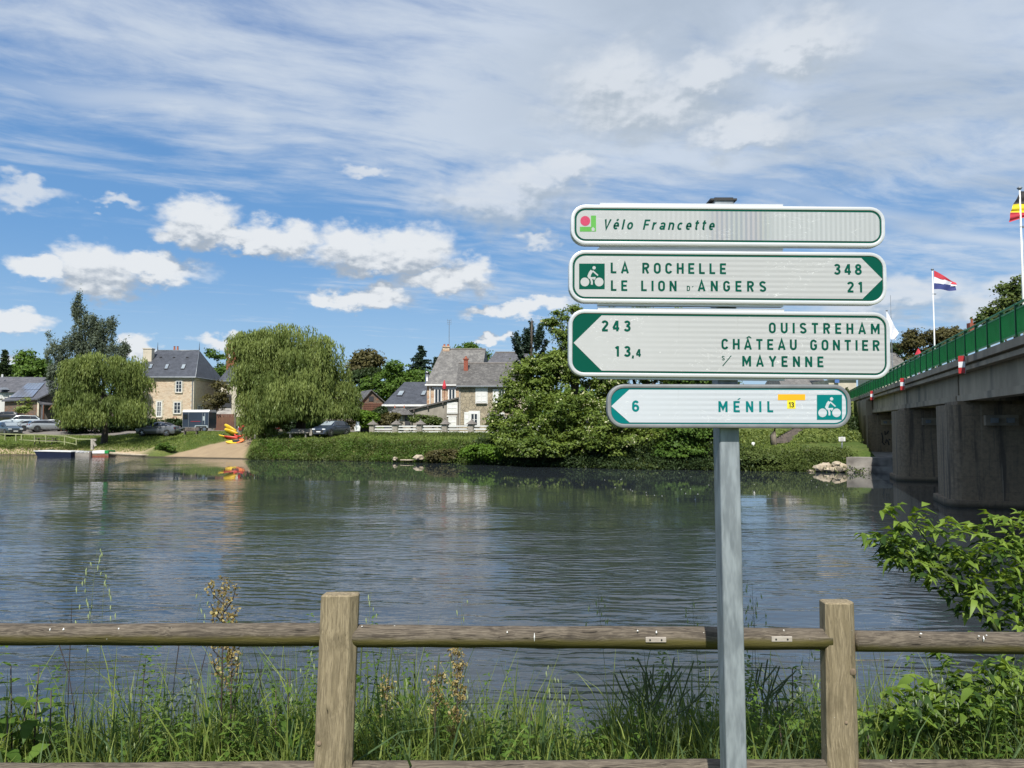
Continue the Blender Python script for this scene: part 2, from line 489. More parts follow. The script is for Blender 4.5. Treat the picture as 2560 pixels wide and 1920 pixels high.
# ================================================================== setting
FAR = [(-400, 120), (-150, 90), (-95, 84), (-54.6, 82), (-37.4, 79), (-25.7, 74.5), (-14, 71), (-4.5, 67), (2.5, 62), (9.7, 58.5), (18.4, 56.5), (23.6, 54.5), (26.1, 53.4), (60, 41), (160, 6), (400, -70)]
fx = np.array([p[0] for p in FAR], float); fy = np.array([p[1] for p in FAR], float)
def bank_y(X): return np.interp(X, fx, fy)
def near_y(X): return np.interp(X, [-400, -60, -6, 0, 5, 8, 14, 60, 400], [-30, 1.5, 4.6, 5.0, 5.2, 7.0, 9.5, -8, -130])
BX0, BS = 7.1, .355                     # bridge face in plan: X = BX0 + BS * Y
bdir = Vector((BS, 1, 0)).normalized()
bnor = Vector((-bdir.y, bdir.x, 0))     # upstream, away from the deck
def bpt(Y, off=0.0, z=0.0):
    "point on the bridge face line at distance Y, pushed off metres upstream"
    p = Vector((BX0 + BS * Y, Y, z)) + bnor * off
    p.z = z
    return p
def sstep(t): t = np.clip(t, 0, 1); return t * t * (3 - 2 * t)
def height(X, Y):
    X = np.asarray(X, float); Y = np.asarray(Y, float)
    d = Y - bank_y(X)
    # the steep overgrown bank, then lawn, then village ground
    rl = -36.2 + np.clip(d, 0, 12) * .38; rr_ = np.interp(d, [-5, 0, 6, 15], [-25.8, -25.9, -27.8, -27.0])
    ramp = sstep((X - rl + 1.2) / 1.2) * (1 - sstep((X - rr_) / .7))
    beach = 1 - sstep((X + 50) / 6.0)
    k = 2.6 + 6.0 * beach + 3.5 * (1 - sstep((X + 40) / 3)) * (1 - beach)
    top = np.interp(X, [-100, -40, -20, 0, 12, 30], [1.15, 1.0, 1.55, 1.6, 1.6, 1.5])
    z1 = -.6 + (top + .6) * sstep((d + 1.2) / (k + 1.2))
    z1 = np.where(d < -1.2, -1.0, z1)
    z2 = top + (2.46 - top) * np.clip((d - k) / 8.5, 0, 1)
    z = np.where(d < k, z1, z2)
    zr = -.5 + np.clip(d + 3.0, 0, 30) * .155
    zr = np.minimum(zr, 2.3)
    z = z * (1 - ramp) + zr * ramp * (d > -3) + (-1.0) * ramp * (d <= -3)
    rise = np.clip((d - 22) / 22.0, 0, 1)
    lft = 1 - sstep((X + 38) / 16)
    z = z + sstep(rise) * (1.2 + 1.0 * lft) * (d > 0)
    z = z + sstep((Y - 150) / 260.0) * 4 * (d > 0)
    # the approach bank behind the bridge
    e = (BX0 + BS * Y - X) * .9424
    al = np.minimum(Y - (60.5 + 9.5 * sstep((2.6 - e) / 2.2)), 60)
    emb = np.minimum(np.minimum(5.7 - np.maximum(e - .4, 0) / 1.75, 5.7 + (e + 9.5) * .6), 1.5 + al / 1.5)
    z = np.where(d > 3.0, np.maximum(z, emb), z)
    z = np.where((e < .9) & (e > -10) & (Y < 69.6) & (d > -1.0), np.minimum(z, .9), z)
    # near bank
    dn = near_y(X) - Y
    zn = np.where(dn > -1.0, -1.0 + 2.75 * sstep((dn + .9) / 2.2), -1.0)
    z = np.where(Y < bank_y(X) - 12, np.maximum(zn, -1.0), z)
    return z
def hz_(X, Y): return float(height(X, Y))

def gh(x, y, Y0=50.0):
    "where the pixel ray meets the far bank's ground"
    d = ray(x, y); d = d / d.y
    Yk = Y0
    while Yk < 150:
        p = Vector((0, 0, CAM_Z)) + d * Yk
        if Yk > float(bank_y(p.x)) - 1 and p.z <= hz_(p.x, Yk) + .01: return p
        Yk += .1
    return Vector((0, 0, CAM_Z)) + d * 95
xs = np.concatenate([np.linspace(-1500, -130, 20), np.linspace(-120, -72, 25), np.arange(-71, 46, .55), np.linspace(48, 120, 25), np.linspace(140, 1500, 20)])
ys = np.concatenate([np.array([-600, -200, -60, -20, -8]), np.arange(-4, 9, .45), np.linspace(10, 38, 12), np.arange(39, 100, .5), np.arange(101, 150, 1.4), np.linspace(155, 420, 34), np.linspace(500, 1800, 12)])
XX, YY = np.meshgrid(xs, ys)
ZZ = height(XX, YY)
nz = np.sin(XX * 1.7 + np.sin(YY * 1.1) * 2) * np.sin(YY * 1.3 + np.sin(XX * .7) * 2)
ZZ = ZZ + nz * .03 * (np.abs(YY) < 200)
nx_, ny_ = len(xs), len(ys)
Vt = np.stack([XX, YY, ZZ], -1).reshape(-1, 3).astype(np.float32)
ii = np.arange(nx_ * ny_).reshape(ny_, nx_)
quads = np.stack([ii[:-1, :-1], ii[:-1, 1:], ii[1:, 1:], ii[1:, :-1]], -1).reshape(-1, 4).astype(np.int32)
me = bpy.data.meshes.new('ground')
me.vertices.add(len(Vt)); me.vertices.foreach_set('co', Vt.ravel())
me.loops.add(quads.size); me.loops.foreach_set('vertex_index', quads.ravel())
me.polygons.add(len(quads)); me.polygons.foreach_set('loop_start', np.arange(0, quads.size, 4, dtype=np.int32))
me.polygons.foreach_set('loop_total', np.full(len(quads), 4, dtype=np.int32))
me.update(calc_edges=True); me.shade_smooth()
Xv, Yv = Vt[:, 0], Vt[:, 1]
dv = Yv - bank_y(Xv)
jit = .6 * np.sin(Xv * .9) + .4 * np.sin(Xv * 2.3 + Yv)
sandm = (1 - sstep((Xv + 47 + jit * 2) / 3.0)) * (1 - sstep((dv - 5.6 - jit * .5) / 1.0)) * (dv > -8)
sandm = np.maximum(sandm, np.exp(-((Xv + 41.5) / 3.2) ** 2 - ((dv - 2.6) / 1.6) ** 2) * 1.1)
def ramp_mask(X, d):
    return sstep((X + 36.2 - np.clip(d, 0, 12) * .38) / .6) * (1 - sstep((X - np.interp(d, [-5, 0, 6, 15], [-25.8, -25.9, -27.8, -27.0])) / .5)) * (d > -6)
wr = ramp_mask(Xv + jit * .2, dv)
rampm = wr * (dv > -6) * (1 - sstep((dv - 15.5) / 1.0))
roadm = np.clip(sstep((dv - np.interp(Xv, [-70, -52, -34, -24, -14, -10], [14.2, 14.2, 13.2, 11.5, 12.5, 15])) / .6) * (1 - sstep((dv - 27.5) / 1.2)) * (1 - sstep((Xv + 13.5) / 2)), 0, 1)
for nm, arr in (('sand', sandm), ('ramp', np.clip(rampm, 0, 1)), ('road', roadm)):
    a = me.attributes.new(nm, 'FLOAT', 'POINT'); a.data.foreach_set('value', arr.astype(np.float32))
m, g, b = new_mat('ground_cover')
co = g.n('ShaderNodeTexCoord').outputs['Object']
nn = g.noise(co, .35, 8, .65); n5 = g.noise(co, 6.0, 5, .7)
gr = g.mix(g.mr(nn, .35, .65), (.062, .098, .018), (.125, .150, .038))
gr = g.mix(g.mr(n5, .35, .7, 0, .7), gr, (.035, .060, .012))
gr = g.mix(g.mr(g.noise(co, .8, 6, .6), .60, .72, 0, .7), gr, (.20, .165, .08))
sd = g.mix(n5, (.50, .39, .26), (.33, .25, .165))
rp = g.mix(g.noise(g.v('MULTIPLY', co, (1, .25, 1)), 1.6, 7, .65), (.40, .30, .185), (.22, .165, .11))
rd = g.mix(g.noise(co, 2.0, 7, .6), (.21, .19, .17), (.14, .13, .12))
at = lambda q: g.n('ShaderNodeAttribute', attribute_name=q).outputs['Fac']
col = g.mix(at('road'), gr, rd); col = g.mix(at('ramp'), col, rp); col = g.mix(at('sand'), col, sd)
zz = g.sep(co)[2]
col = g.mix(g.mr(zz, .02, .14, 1, 0), col, (.045, .038, .026))
g.set(b.inputs['Base Color'], col); b.inputs['Roughness'].default_value = .95
b.inputs['Specular IOR Level'].default_value = .2
bp = g.n('ShaderNodeBump'); bp.inputs['Strength'].default_value = .7; bp.inputs['Distance'].default_value = .08
g.set(bp.inputs['Height'], n5); g.set(b.inputs['Normal'], bp.outputs[0])
link('ground', me, None, 'structure', m)

# ------------------------------------------------------------------ river
m, g, b = new_mat('river_water')
co = g.n('ShaderNodeTexCoord').outputs['Object']
b.inputs['Base Color'].default_value = (.027, .034, .040, 1)
b.inputs['Roughness'].default_value = .02
b.inputs['IOR'].default_value = 1.45
cx, cy, cz = g.sep(co)
# wind patches: long bands where the surface is calmer or rougher
pat = g.noise(g.v('MULTIPLY', co, (.035, .16, 1)), 1.0, 4, .55)
calm = g.mr(pat, .40, .60, .45, 1.25)
lee = g.mr(g.m('ADD', g.m('SUBTRACT', g.m('MULTIPLY', cx, -.45), cy), g.m('MULTIPLY', g.m('SUBTRACT', pat, .5), 14.0)), -44.0, -27.0, .03, 1.0)   # sheltered strip under the far trees
lee = g.m('MAXIMUM', lee, g.mr(cx, -22.0, -30.0, 0.0, .62))
w1 = g.noise(g.v('MULTIPLY', co, (.45, 1.0, 1)), 1.7, 2, .5, .3)
w2 = g.noise(g.v('MULTIPLY', co, (.33, 1.0, 1)), 5.5, 2, .5, .4)
w3 = g.noise(g.v('MULTIPLY', co, (.45, 1.0, 1)), 15.0, 3, .6, .3)
amp = g.m('MULTIPLY', calm, lee)
hgt = g.m('ADD', g.m('MULTIPLY', w1, .040), g.m('ADD', g.m('MULTIPLY', w2, .015), g.m('MULTIPLY', w3, .0026)))
dis = g.m('ADD', g.m('MULTIPLY', g.noise(g.v('MULTIPLY', co, (.30, .55, 1)), 1.4, 3, .5), 1.9), g.m('MULTIPLY', g.noise(g.v('MULTIPLY', co, (.5, 1, 1)), 3.5, 2, .5), .22))
crest = g.m('SINE', g.m('MULTIPLY', g.m('ADD', g.m('ADD', cy, g.m('MULTIPLY', cx, .12)), dis), 2 * PI / .36))
crest = g.m('MULTIPLY', crest, g.mr(g.noise(g.v('MULTIPLY', co, (.25, .6, 1)), 1.3, 2, .5), .35, .65, .15, 1.0))
fade_ = g.mr(cy, 34.0, 14.0, .25, 1.0)
hgt = g.m('ADD', hgt, g.m('MULTIPLY', g.m('MULTIPLY', crest, fade_), .0056))
hgt = g.m('MULTIPLY', hgt, amp)
bp = g.n('ShaderNodeBump'); bp.inputs['Strength'].default_value = 1.0; bp.inputs['Distance'].default_value = 1.0
g.set(bp.inputs['Height'], hgt); g.set(b.inputs['Normal'], bp.outputs[0])
MATS['river_water'] = m
MB().add([(-900, -160, 0), (900, -160, 0), (900, 200, 0), (-900, 200, 0)], [(0, 1, 2, 3)]).build('river', 'river_water', None, kind='structure')

# ------------------------------------------------------------------ bridge
pm('bridge_concrete', (.46, .37, .26), (.32, .255, .18), .8, .9, .3, c3=(.20, .17, .13), s3=.6, stretch=(1, 1, .35))
m, g, b = new_mat('pier_concrete'); MATS['pier_concrete'] = m
co = g.n('ShaderNodeTexCoord').outputs['Object']; gp_ = g.n('ShaderNodeNewGeometry').outputs['Position']; pz = g.sep(gp_)[2]
st1 = g.noise(g.v('MULTIPLY', co, (1.6, 1.6, .10)), 1.6, 7, .62); st2 = g.noise(g.v('MULTIPLY', co, (3.5, 3.5, .12)), 2.2, 5, .6); fn_ = g.noise(co, 7, 7, .65)
col = g.mix(g.mr(fn_, .3, .7), (.30, .225, .145), (.20, .15, .10))
col = g.mix(g.mr(st1, .50, .66, 0, .85), col, (.075, .062, .050))
col = g.mix(g.mr(st2, .60, .70, 0, .55), col, (.38, .32, .24))
brd = g.mr(g.m('ABSOLUTE', g.m('SUBTRACT', g.m('FRACT', g.m('MULTIPLY', pz, 1.6)), .5)), .485, .5)
col = g.mix(g.m('MULTIPLY', brd, .35), col, (.10, .085, .07))
tide = g.mr(g.m('ADD', pz, g.m('MULTIPLY', fn_, .25)), .16, .34, 1, 0)
col = g.mix(g.m('MULTIPLY', tide, .85), col, (.035, .034, .022))
g.set(b.inputs['Base Color'], col); b.inputs['Roughness'].default_value = .92
bp = g.n('ShaderNodeBump'); bp.inputs['Strength'].default_value = .5; bp.inputs['Distance'].default_value = .03
g.set(bp.inputs['Height'], g.m('SUBTRACT', fn_, brd)); g.set(b.inputs['Normal'], bp.outputs[0])
pm('rail_green', (.016, .36, .075), (.014, .27, .055), 1.2, .45, stretch=(1, 1, .5))
pm('rail_green_dark', (.010, .09, .035), (.008, .07, .028), 2, .5)
pm('red_board', (.52, .035, .03), (.42, .03, .03), 4, .5)
pm('white_board', (.76, .76, .76), (.68, .68, .68), 4, .5)
BR = thing('road_bridge', 'long grey concrete road bridge with a green metal parapet crossing the river', 'bridge', bpt(40, 0, 0))
RZ = math.atan2(-BS, 1.0)               # local y along the bridge
def bbox(mb, y0, y1, o0, o1, z0, z1):
    "box along the bridge between distances y0..y1, offsets o0 (outer) .. o1 (inner, under the deck)"
    a, c_, d_, e_ = bpt(y0, o0, z0), bpt(y1, o0, z0), bpt(y1, o1, z0), bpt(y0, o1, z0)
    mb.prism([a, c_, d_, e_], (0, 0, z1 - z0))
    return mb
Y_END = 92.0
mb = MB(); bbox(mb, 9, Y_END, -.12, -8.2, 5.62, 5.93); mb.build('deck_slab', 'bridge_concrete', BR)
mb = MB(); bbox(mb, 9, Y_END, .10, -.20, 5.74, 6.0); bbox(mb, 9, Y_END, .0, -.3, 5.5, 5.66); mb.build('cornice', 'bridge_concrete', BR)
mb = MB(); bbox(mb, 9, Y_END, -.6, -7.6, 5.93, 5.95); mb.build('roadway', 'asphalt', BR)
# edge girders, one per span
spans = [(9.0, 19.6), (20.0, 33.35), (33.65, 47.6), (47.9, 65.8), (66.1, 72)]
for a, c_ in spans:
    for o in (-.42, -2.9, -5.4, -7.4):
        mb = MB(); bbox(mb, a, c_, o, o - .34, 4.62, 5.62); bbox(mb, a, c_, o + .10, o - .44, 4.36, 4.62)
        nstiff = int((c_ - a) / 4)
        mb.build('girder', 'bridge_concrete', BR)
def pier(y0, y1, ztop, o_nose, length, name='pier'):
    # wall across the river with a blunt rounded nose upstream
    r = (y1 - y0) / 2; ym = (y0 + y1) / 2
    for (grow, zz0, zz1, nm) in ((0.0, .28, ztop, name), (.18, -1.0, .28, 'footing')):
        pts = []
        rr = r + grow
        nr = min(rr, .55)
        for k in range(7):
            a = PI / 2 * k / 6
            pts.append(bpt(ym + rr - nr + nr * math.cos(a), o_nose + grow - nr + nr * math.sin(a), zz0))
        for k in range(7):
            a = PI / 2 + PI / 2 * k / 6
            pts.append(bpt(ym - rr + nr + nr * math.cos(a), o_nose + grow - nr + nr * math.sin(a), zz0))
        pts.append(bpt(ym - rr, o_nose - length, zz0)); pts.append(bpt(ym + rr, o_nose - length, zz0))
        if nm == 'footing': PAR = last
        else: PAR = BR
        last = MB().prism(pts, (0, 0, zz1 - zz0)).build(nm, 'pier_concrete', PAR)
        if nm != 'footing':
            # shallow bearing shelf under the girders and the square lamp box on the near face
            mb = MB(); bbox(mb, y0 + .3, y1 - .3, -.1, -8.0, zz1, 4.36); mb.build('bearing_shelf', 'pier_concrete', last)
            mb = MB(); c0 = bpt(y0 - .16, -1.55, 3.55)
            mb.box(c0, (1.15, .34, .42), RZ); bx = mb.build('lamp_box', 'bridge_concrete', last)
            for s in (-.28, .28):
                q = c0 + (-bnor) * s; mb = MB(); mb.box(q - bdir * .24, (.26, .16, .2), RZ); mb.build('lamp', 'zinc', last)
            mb = MB()
            for zq in (1.15, 2.3): mb.box(bpt(y0 - .002, -length / 2 + .3, zq), (length - .3, .012, .02), RZ)
            mb.build('casting_joint', 'pier_concrete', last)
    return last
pier(31.9, 35.0, 4.2, .30, 8.6)
pier(46.3, 49.6, 4.2, .30, 8.6)
pier(66.0, 69.0, 4.15, .15, 8.6, 'abutment')
pier(17.8, 20.6, 4.2, .30, 8.6)
# leaning wing wall beyond the last support
mb = MB(); mb.prism([bpt(68.9, .14, .3), bpt(66.2, .14, .3), bpt(66.2, .14, 5.5), bpt(75, .14, 5.5)], -bnor * .5); mb.build('wing_wall', 'bridge_concrete', BR)
# stone quay along the foot of the last support
mb = MB(); mb.prism([(23.6, 54.5, -1), (26.4, 53.4, -1), (40.5, 48.3, -1), (46, 66, -1), (31.2, 70, -1), (28.6, 62, -1)], (0, 0, 2.05)); 
q = mb.build('quay_wall', 'concrete', None); tag(q, 'low concrete quay wall at the foot of the last bridge support', 'quay wall')
mb = MB(); mb.prism([(23.4, 54.2, -1), (26.3, 53.05, -1), (40.4, 47.9, -1), (40.5, 48.3, -1), (26.4, 53.38, -1), (23.6, 54.48, -1)], (0, 0, 1.45)); mb.build('plinth', 'concrete', q)
# parapet: steel panels of upright bars between posts
PAN = 1.75
nb = 15
pb = MB()
for k in range(nb):
    yy = (k + .5) * PAN / nb
    pb.box((0, yy, .50), (.045, .016, .80))
pb.box((0, PAN / 2, .12), (.05, PAN - .05, .05)); pb.box((0, PAN / 2, .88), (.05, PAN - .05, .05))
pan_me = pb.build('railing_panel', 'rail_green', BR, world=False).data
bpy.data.objects.remove(bpy.data.objects['railing_panel'])
pb = MB(); pb.box((0, 0, .51), (.11, .045, 1.02)); pb.box((.02, 0, 1.01), (.14, .07, .05))
post_me = pb.build('railing_post', 'rail_green_dark', BR, world=False).data
bpy.data.objects.remove(bpy.data.objects['railing_post'])
L0 = bpt(10).length
y = 10.0; step = PAN * bdir.y
npan = 0
while y < Y_END - 2:
    for nm, mesh in (('railing_panel', pan_me), ('railing_post', post_me)):
        o = bpy.data.objects.new(nm, mesh); COL.objects.link(o); o.parent = BR
        o.location = bpt(y, .02, 6.0) - ROOT[BR.name]; o.rotation_euler = (0, 0, RZ)
    y += step; npan += 1
mb = MB(); bbox(mb, 10, y, .07, -.03, 7.0, 7.05); mb.build('handrail', 'rail_green', BR)
mb = MB(); bbox(mb, 10, y, -7.9, -8.0, 6.0, 7.0); mb.build('far_parapet', 'rail_green', BR)
# red and white navigation boards hung on the cornice
for (px, py0, py1, wpx) in ((2430, 889, 933, 16), (2272, 945, 975, 8), (2191, 977, 1000, 6)):
    u = (px - 1280) / F_PX; Yb = BX0 / (u - BS) ; Yb = Yb
    zt, zb = P(px, py0, Yb).z, P(px, py1, Yb).z
    w = .22; RB = RZ + rad(68)
    c0 = bpt(Yb, .30, 0); dz3 = (zt - zb) / 3; fn = Vector((math.cos(RB), math.sin(RB), 0)); fn = -fn if fn.y > 0 else fn
    bk = MB().box((c0.x, c0.y, (zt + zb) / 2), (.04, w * .96, zt - zb - .01), RB).build('marker_board', 'dark_metal', BR)
    for k, mt in enumerate(('red_board', 'white_board', 'red_board')):
        MB().box((c0.x + fn.x * .02, c0.y + fn.y * .02, zt - dz3 * (k + .5)), (.03, w, dz3 - .004), RB).build('stripe', mt, bk)
    bx = MB().box(c0 + Vector((0, 0, (zt + zb) / 2)) - fn * .04 + Vector((.115, 0, 0)), (.02, .10, zt - zb), RZ).build('side_plate', 'white_board', bk)
# marks sprayed on the shaded wall of the abutment
pm('spray_paint', (.02, .018, .022), (.03, .028, .03), 4, .8)
mb = MB()
def on_bface(x, y, off):
    "pixel ray onto the near broad face of the abutment (plane across the bridge)"
    o = bpt(66.0, 0, 0) - bdir * off; d = ray(x, y)
    t = (o - Vector((0, 0, CAM_Z))).dot(bdir) / d.dot(bdir)
    return Vector((0, 0, CAM_Z)) + d * t
for pts in ([(2204, 1082), (2207, 1095), (2206, 1106), (2212, 1112)], [(2212, 1078), (2213, 1087), (2218, 1084), (2221, 1077)], [(2214, 1108), (2216, 1098), (2220, 1103), (2223, 1113)], [(2222, 1098), (2226, 1100)]):
    mb.tube([on_bface(a, c_, .02) for a, c_ in pts], .045, 5)
mb.build('spray_marks', 'spray_paint', BR)
# flag poles on the parapet
pm('flag_red', (.55, .04, .06), (.45, .03, .05), 3, .8)
pm('flag_white', (.72, .73, .78), (.64, .65, .7), 3, .8)
pm('flag_blue', (.035, .05, .18), (.03, .04, .15), 3, .8)
pm('flag_black', (.03, .028, .03), (.04, .038, .04), 3, .8)
pm('flag_yellow', (.80, .62, .02), (.7, .55, .02), 3, .8)
def flag_pole(Yp, px, py, label):
    tp = P(px, py, Yp); ztop = tp.z
    b0 = Vector((tp.x, Yp, 6.0))
    t = thing('flag_pole', label, 'flag pole', b0, 0, 'white flag poles standing along the bridge parapet')
    MB().tube([b0 - Vector((0, 0, .30)), b0 + Vector((0, 0, 1.2)), Vector((b0.x, b0.y, ztop))], [.042, .036, .022], 10).build('pole', 'white_paint', t, True)
    MB().tube([(b0.x, b0.y, ztop), (b0.x, b0.y, ztop + .05), (b0.x, b0.y, ztop + .09)], [.04, .08, .03], 10).build('cap', 'zinc', t, True)
    MB().box((b0.x + .06, b0.y, ztop - 1.15), (.16, .05, .05)).build('halyard_cleat', 'zinc', t)
    return t, b0
def cloth(name, mat, parent, P00, P10, P11, P01, wav=.06, ph=0, n=14, k=6):
    v, f = [], []
    P00, P10, P11, P01 = map(Vector, (P00, P10, P11, P01))
    for i in range(n + 1):
        for j in range(k + 1):
            s, t = i / n, j / k
            p = P00 * (1 - s) * (1 - t) + P10 * s * (1 - t) + P11 * s * t + P01 * (1 - s) * t
            p += Vector((.3, 1, 0)) * wav * s * math.sin(s * 9 + t * 1.5 + ph) + Vector((0, 0, 1)) * wav * .3 * math.sin(s * 7 + ph)
            v.append(p)
    for i in range(n):
        for j in range(k):
            a = i * (k + 1) + j
            f.append((a, a + 1, a + k + 2, a + k + 1))
    return MB().add(v, f).build(name, mat, parent, True)
# red, white and blue flag
Yf = 36.8
t, b0 = flag_pole(Yf, 2331, 676, 'white pole on the bridge flying the red white and blue flag')
def fp(x, y, Y=Yf): return P(x, y, Y)
fl = thing('flag', 'red white and blue striped flag blowing from its pole on the bridge', 'flag', fp(2335, 690), 0, 'flags flying from the bridge poles')
cloth('red_stripe', 'flag_red', fl, fp(2335, 676), fp(2390, 707), fp(2392, 713), fp(2335, 692), .07)
cloth('white_stripe', 'flag_white', fl, fp(2335, 692), fp(2390, 707), fp(2390, 716), fp(2335, 708), .07)
cloth('blue_stripe', 'flag_blue', fl, fp(2335, 708), fp(2388, 712), fp(2390, 727), fp(2335, 723), .07)
Yf = 23.1
t, b0 = flag_pole(Yf, 2549, 474, 'white pole at the picture edge holding the black yellow and red flag')
fl = thing('flag', 'black yellow and red striped flag hanging in folds from its pole', 'flag', P(2550, 500, Yf), 0, 'flags flying from the bridge poles')
cloth('black_stripe', 'flag_black', fl, P(2552, 478, Yf), P(2533, 511, Yf), P(2580, 508, Yf), P(2562, 478, Yf), .03)
cloth('yellow_stripe', 'flag_yellow', fl, P(2533, 511, Yf), P(2526, 531, Yf), P(2580, 532, Yf), P(2575, 506, Yf), .03)
cloth('red_stripe', 'flag_red', fl, P(2526, 531, Yf), P(2523, 556, Yf), P(2580, 538, Yf), P(2580, 531, Yf), .03)
Yf = 53.5
t, b0 = flag_pole(Yf, 2217, 778, 'white pole seen just past the end of the three line sign')
fl = thing('flag', 'plain white flag hanging limp beside the end of the road sign', 'flag', P(2220, 800, Yf), 0, 'flags flying from the bridge poles')
cloth('white_cloth', 'flag_white', fl, P(2219, 782, Yf), P(2246, 832, Yf), P(2238, 852, Yf), P(2219, 822, Yf), .10, 1)
cloth('fold', 'flag_white', fl, P(2219, 818, Yf - .1), P(2246, 834, Yf - .1), P(2236, 850, Yf - .1), P(2222, 845, Yf - .1), .10, 2)
b0 = P(2231, 925, 74)
o = MB().tube([(b0.x, b0.y, 4), (b0.x, b0.y, 9), (b0.x, b0.y, P(2231, 790, 74).z)], [.05, .04, .03], 6)
o.tube([(b0.x, b0.y, P(2231, 790, 74).z - .05), (b0.x, b0.y, P(2231, 738, 74).z)], .02, 5)
q = o.build('radio_mast', 'zinc', None); tag(q, 'thin grey radio mast behind the white flag', 'mast')
# ================================================================== trees and bank plants
def trunk_mesh(b, tops, r, mat='bark', parent=None, lean=(0, 0)):
    mb = MB()
    b = Vector(b)
    fork = None
    zt = max(t[2] for t in tops)
    h = zt - b.z
    fork = b + Vector((lean[0], lean[1], h * .33))
    mb.tube([b - Vector((0, 0, .3)), b + Vector((0, 0, h * .02)), b + (fork - b) * .5 + Vector((.05 * h * .2, 0, 0)), fork], [r * 1.5, r * 1.1, r * .9, r * .8], 9)
    for t in tops:
        t = Vector(t)
        mid = fork.lerp(t, .5) + Vector((random.uniform(-.3, .3), random.uniform(-.3, .3), random.uniform(-.2, .5)))
        mb.tube([fork - Vector((0, 0, .15)), mid, t], [r * .6, r * .32, r * .08], 6, False)
    return mb.build('trunk', mat, parent, True)

def crown_points(blobs, nclump, per, cr, shell=.55, droop=False):
    "boughs over ellipsoids, leaf clumps round the boughs, leaves round the clumps; returns points, tints, facings"
    vol = np.array([b_[3] * b_[4] * b_[5] for b_ in blobs]) ** .75
    nb = max(nclump // 9, 6)
    pick = np.concatenate([np.arange(len(blobs)), rng.choice(len(blobs), nb, p=vol / vol.sum())]); nb = len(pick)
    B = np.array(blobs)[pick]
    d = unit(rng.normal(size=(nb, 3)) + np.array((0, -.12, .12)))
    r = rng.uniform(0, 1, nb) ** (1 / 3 * (1 - shell)) * rng.uniform(.78, 1.06, nb)
    C0 = B[:, :3] + d * r[:, None] * B[:, 3:]
    t0 = rng.uniform(0, 1, nb); q = rng.integers(0, nb, nclump)
    spread = cr * rng.uniform(1.0, 2.1, nb)
    dd = rng.normal(size=(nclump, 3)) * spread[q][:, None] * np.array((.5, .5, 1.0) if droop else (.62, .62, .34))
    C = C0[q] + dd
    # stay inside the outline of the blob, give or take
    bb = B[q]; rel = (C - bb[:, :3]) / bb[:, 3:]; ln = np.linalg.norm(rel, axis=1, keepdims=True)
    C = bb[:, :3] + rel / np.maximum(ln / 1.07, 1) * bb[:, 3:]
    rc = cr * rng.uniform(.35, 1.0, nclump)
    idx = np.repeat(np.arange(nclump), per)
    off = rng.normal(size=(nclump * per, 3)) * rc[idx][:, None] * np.array((.42, .42, .95) if droop else (.62, .62, .30))
    nrm = unit(dd)[idx] * .5 + unit(off) * .4 + np.array((0, -.1, .1 if droop else .75))
    ct = rng.uniform(0, 1, nclump)
    return C[idx] + off, np.clip(t0[q][idx] * .42 + ct[idx] * .28 + rng.uniform(0, .32, nclump * per), 0, 1), nrm

def tree(name, label, cat, x, ybase, Y, blobs_px, n=(420, 34), leaf=.30, mat='leaf_mid', cr=.8, trunk=.25, bark='bark', group=None, shell=.55, aspect=.6, depth=None, z=None, flowers=0, droop=False):
    """blobs_px: (x, y, rx, ry[, dY]) in photo pixels at distance Y (+dY)"""
    u = (x - 1280) / F_PX
    X = u * Y
    z0 = hz_(X, Y) if z is None else z
    t = thing(name, label, cat, (X, Y, z0), 0, group)
    bl = []
    for q in blobs_px:
        yy = Y + (q[4] if len(q) > 4 else 0)
        c = P(q[0], q[1], yy); rx = q[2] / F_PX * yy; rz_ = q[3] / F_PX * yy
        bl.append((c.x, c.y, c.z, rx, depth or rx * .85, rz_))
    pts, tint, nrm = crown_points(bl, n[0], n[1], cr, shell, droop)
    if flowers: tint = np.minimum(tint, .925); fq = rng.integers(0, max(len(tint) // n[1], 1), int(n[0] * flowers)); k_ = (fq[:, None] * n[1] + rng.integers(0, n[1], (len(fq), 9))).ravel() % len(tint); tint[k_] = 1.0
    else: tint = np.minimum(tint, .925)
    pts[:, 2] = np.maximum(pts[:, 2], z0 * .5 + .05)
    np_quads('crown', leaves(pts, leaf, aspect, nrm=nrm), mat, t, None, tint)
    if trunk:
        trunk_mesh((X, Y, z0), [(b_[0], b_[1], b_[2]) for b_ in bl], trunk, bark, t)
    return t

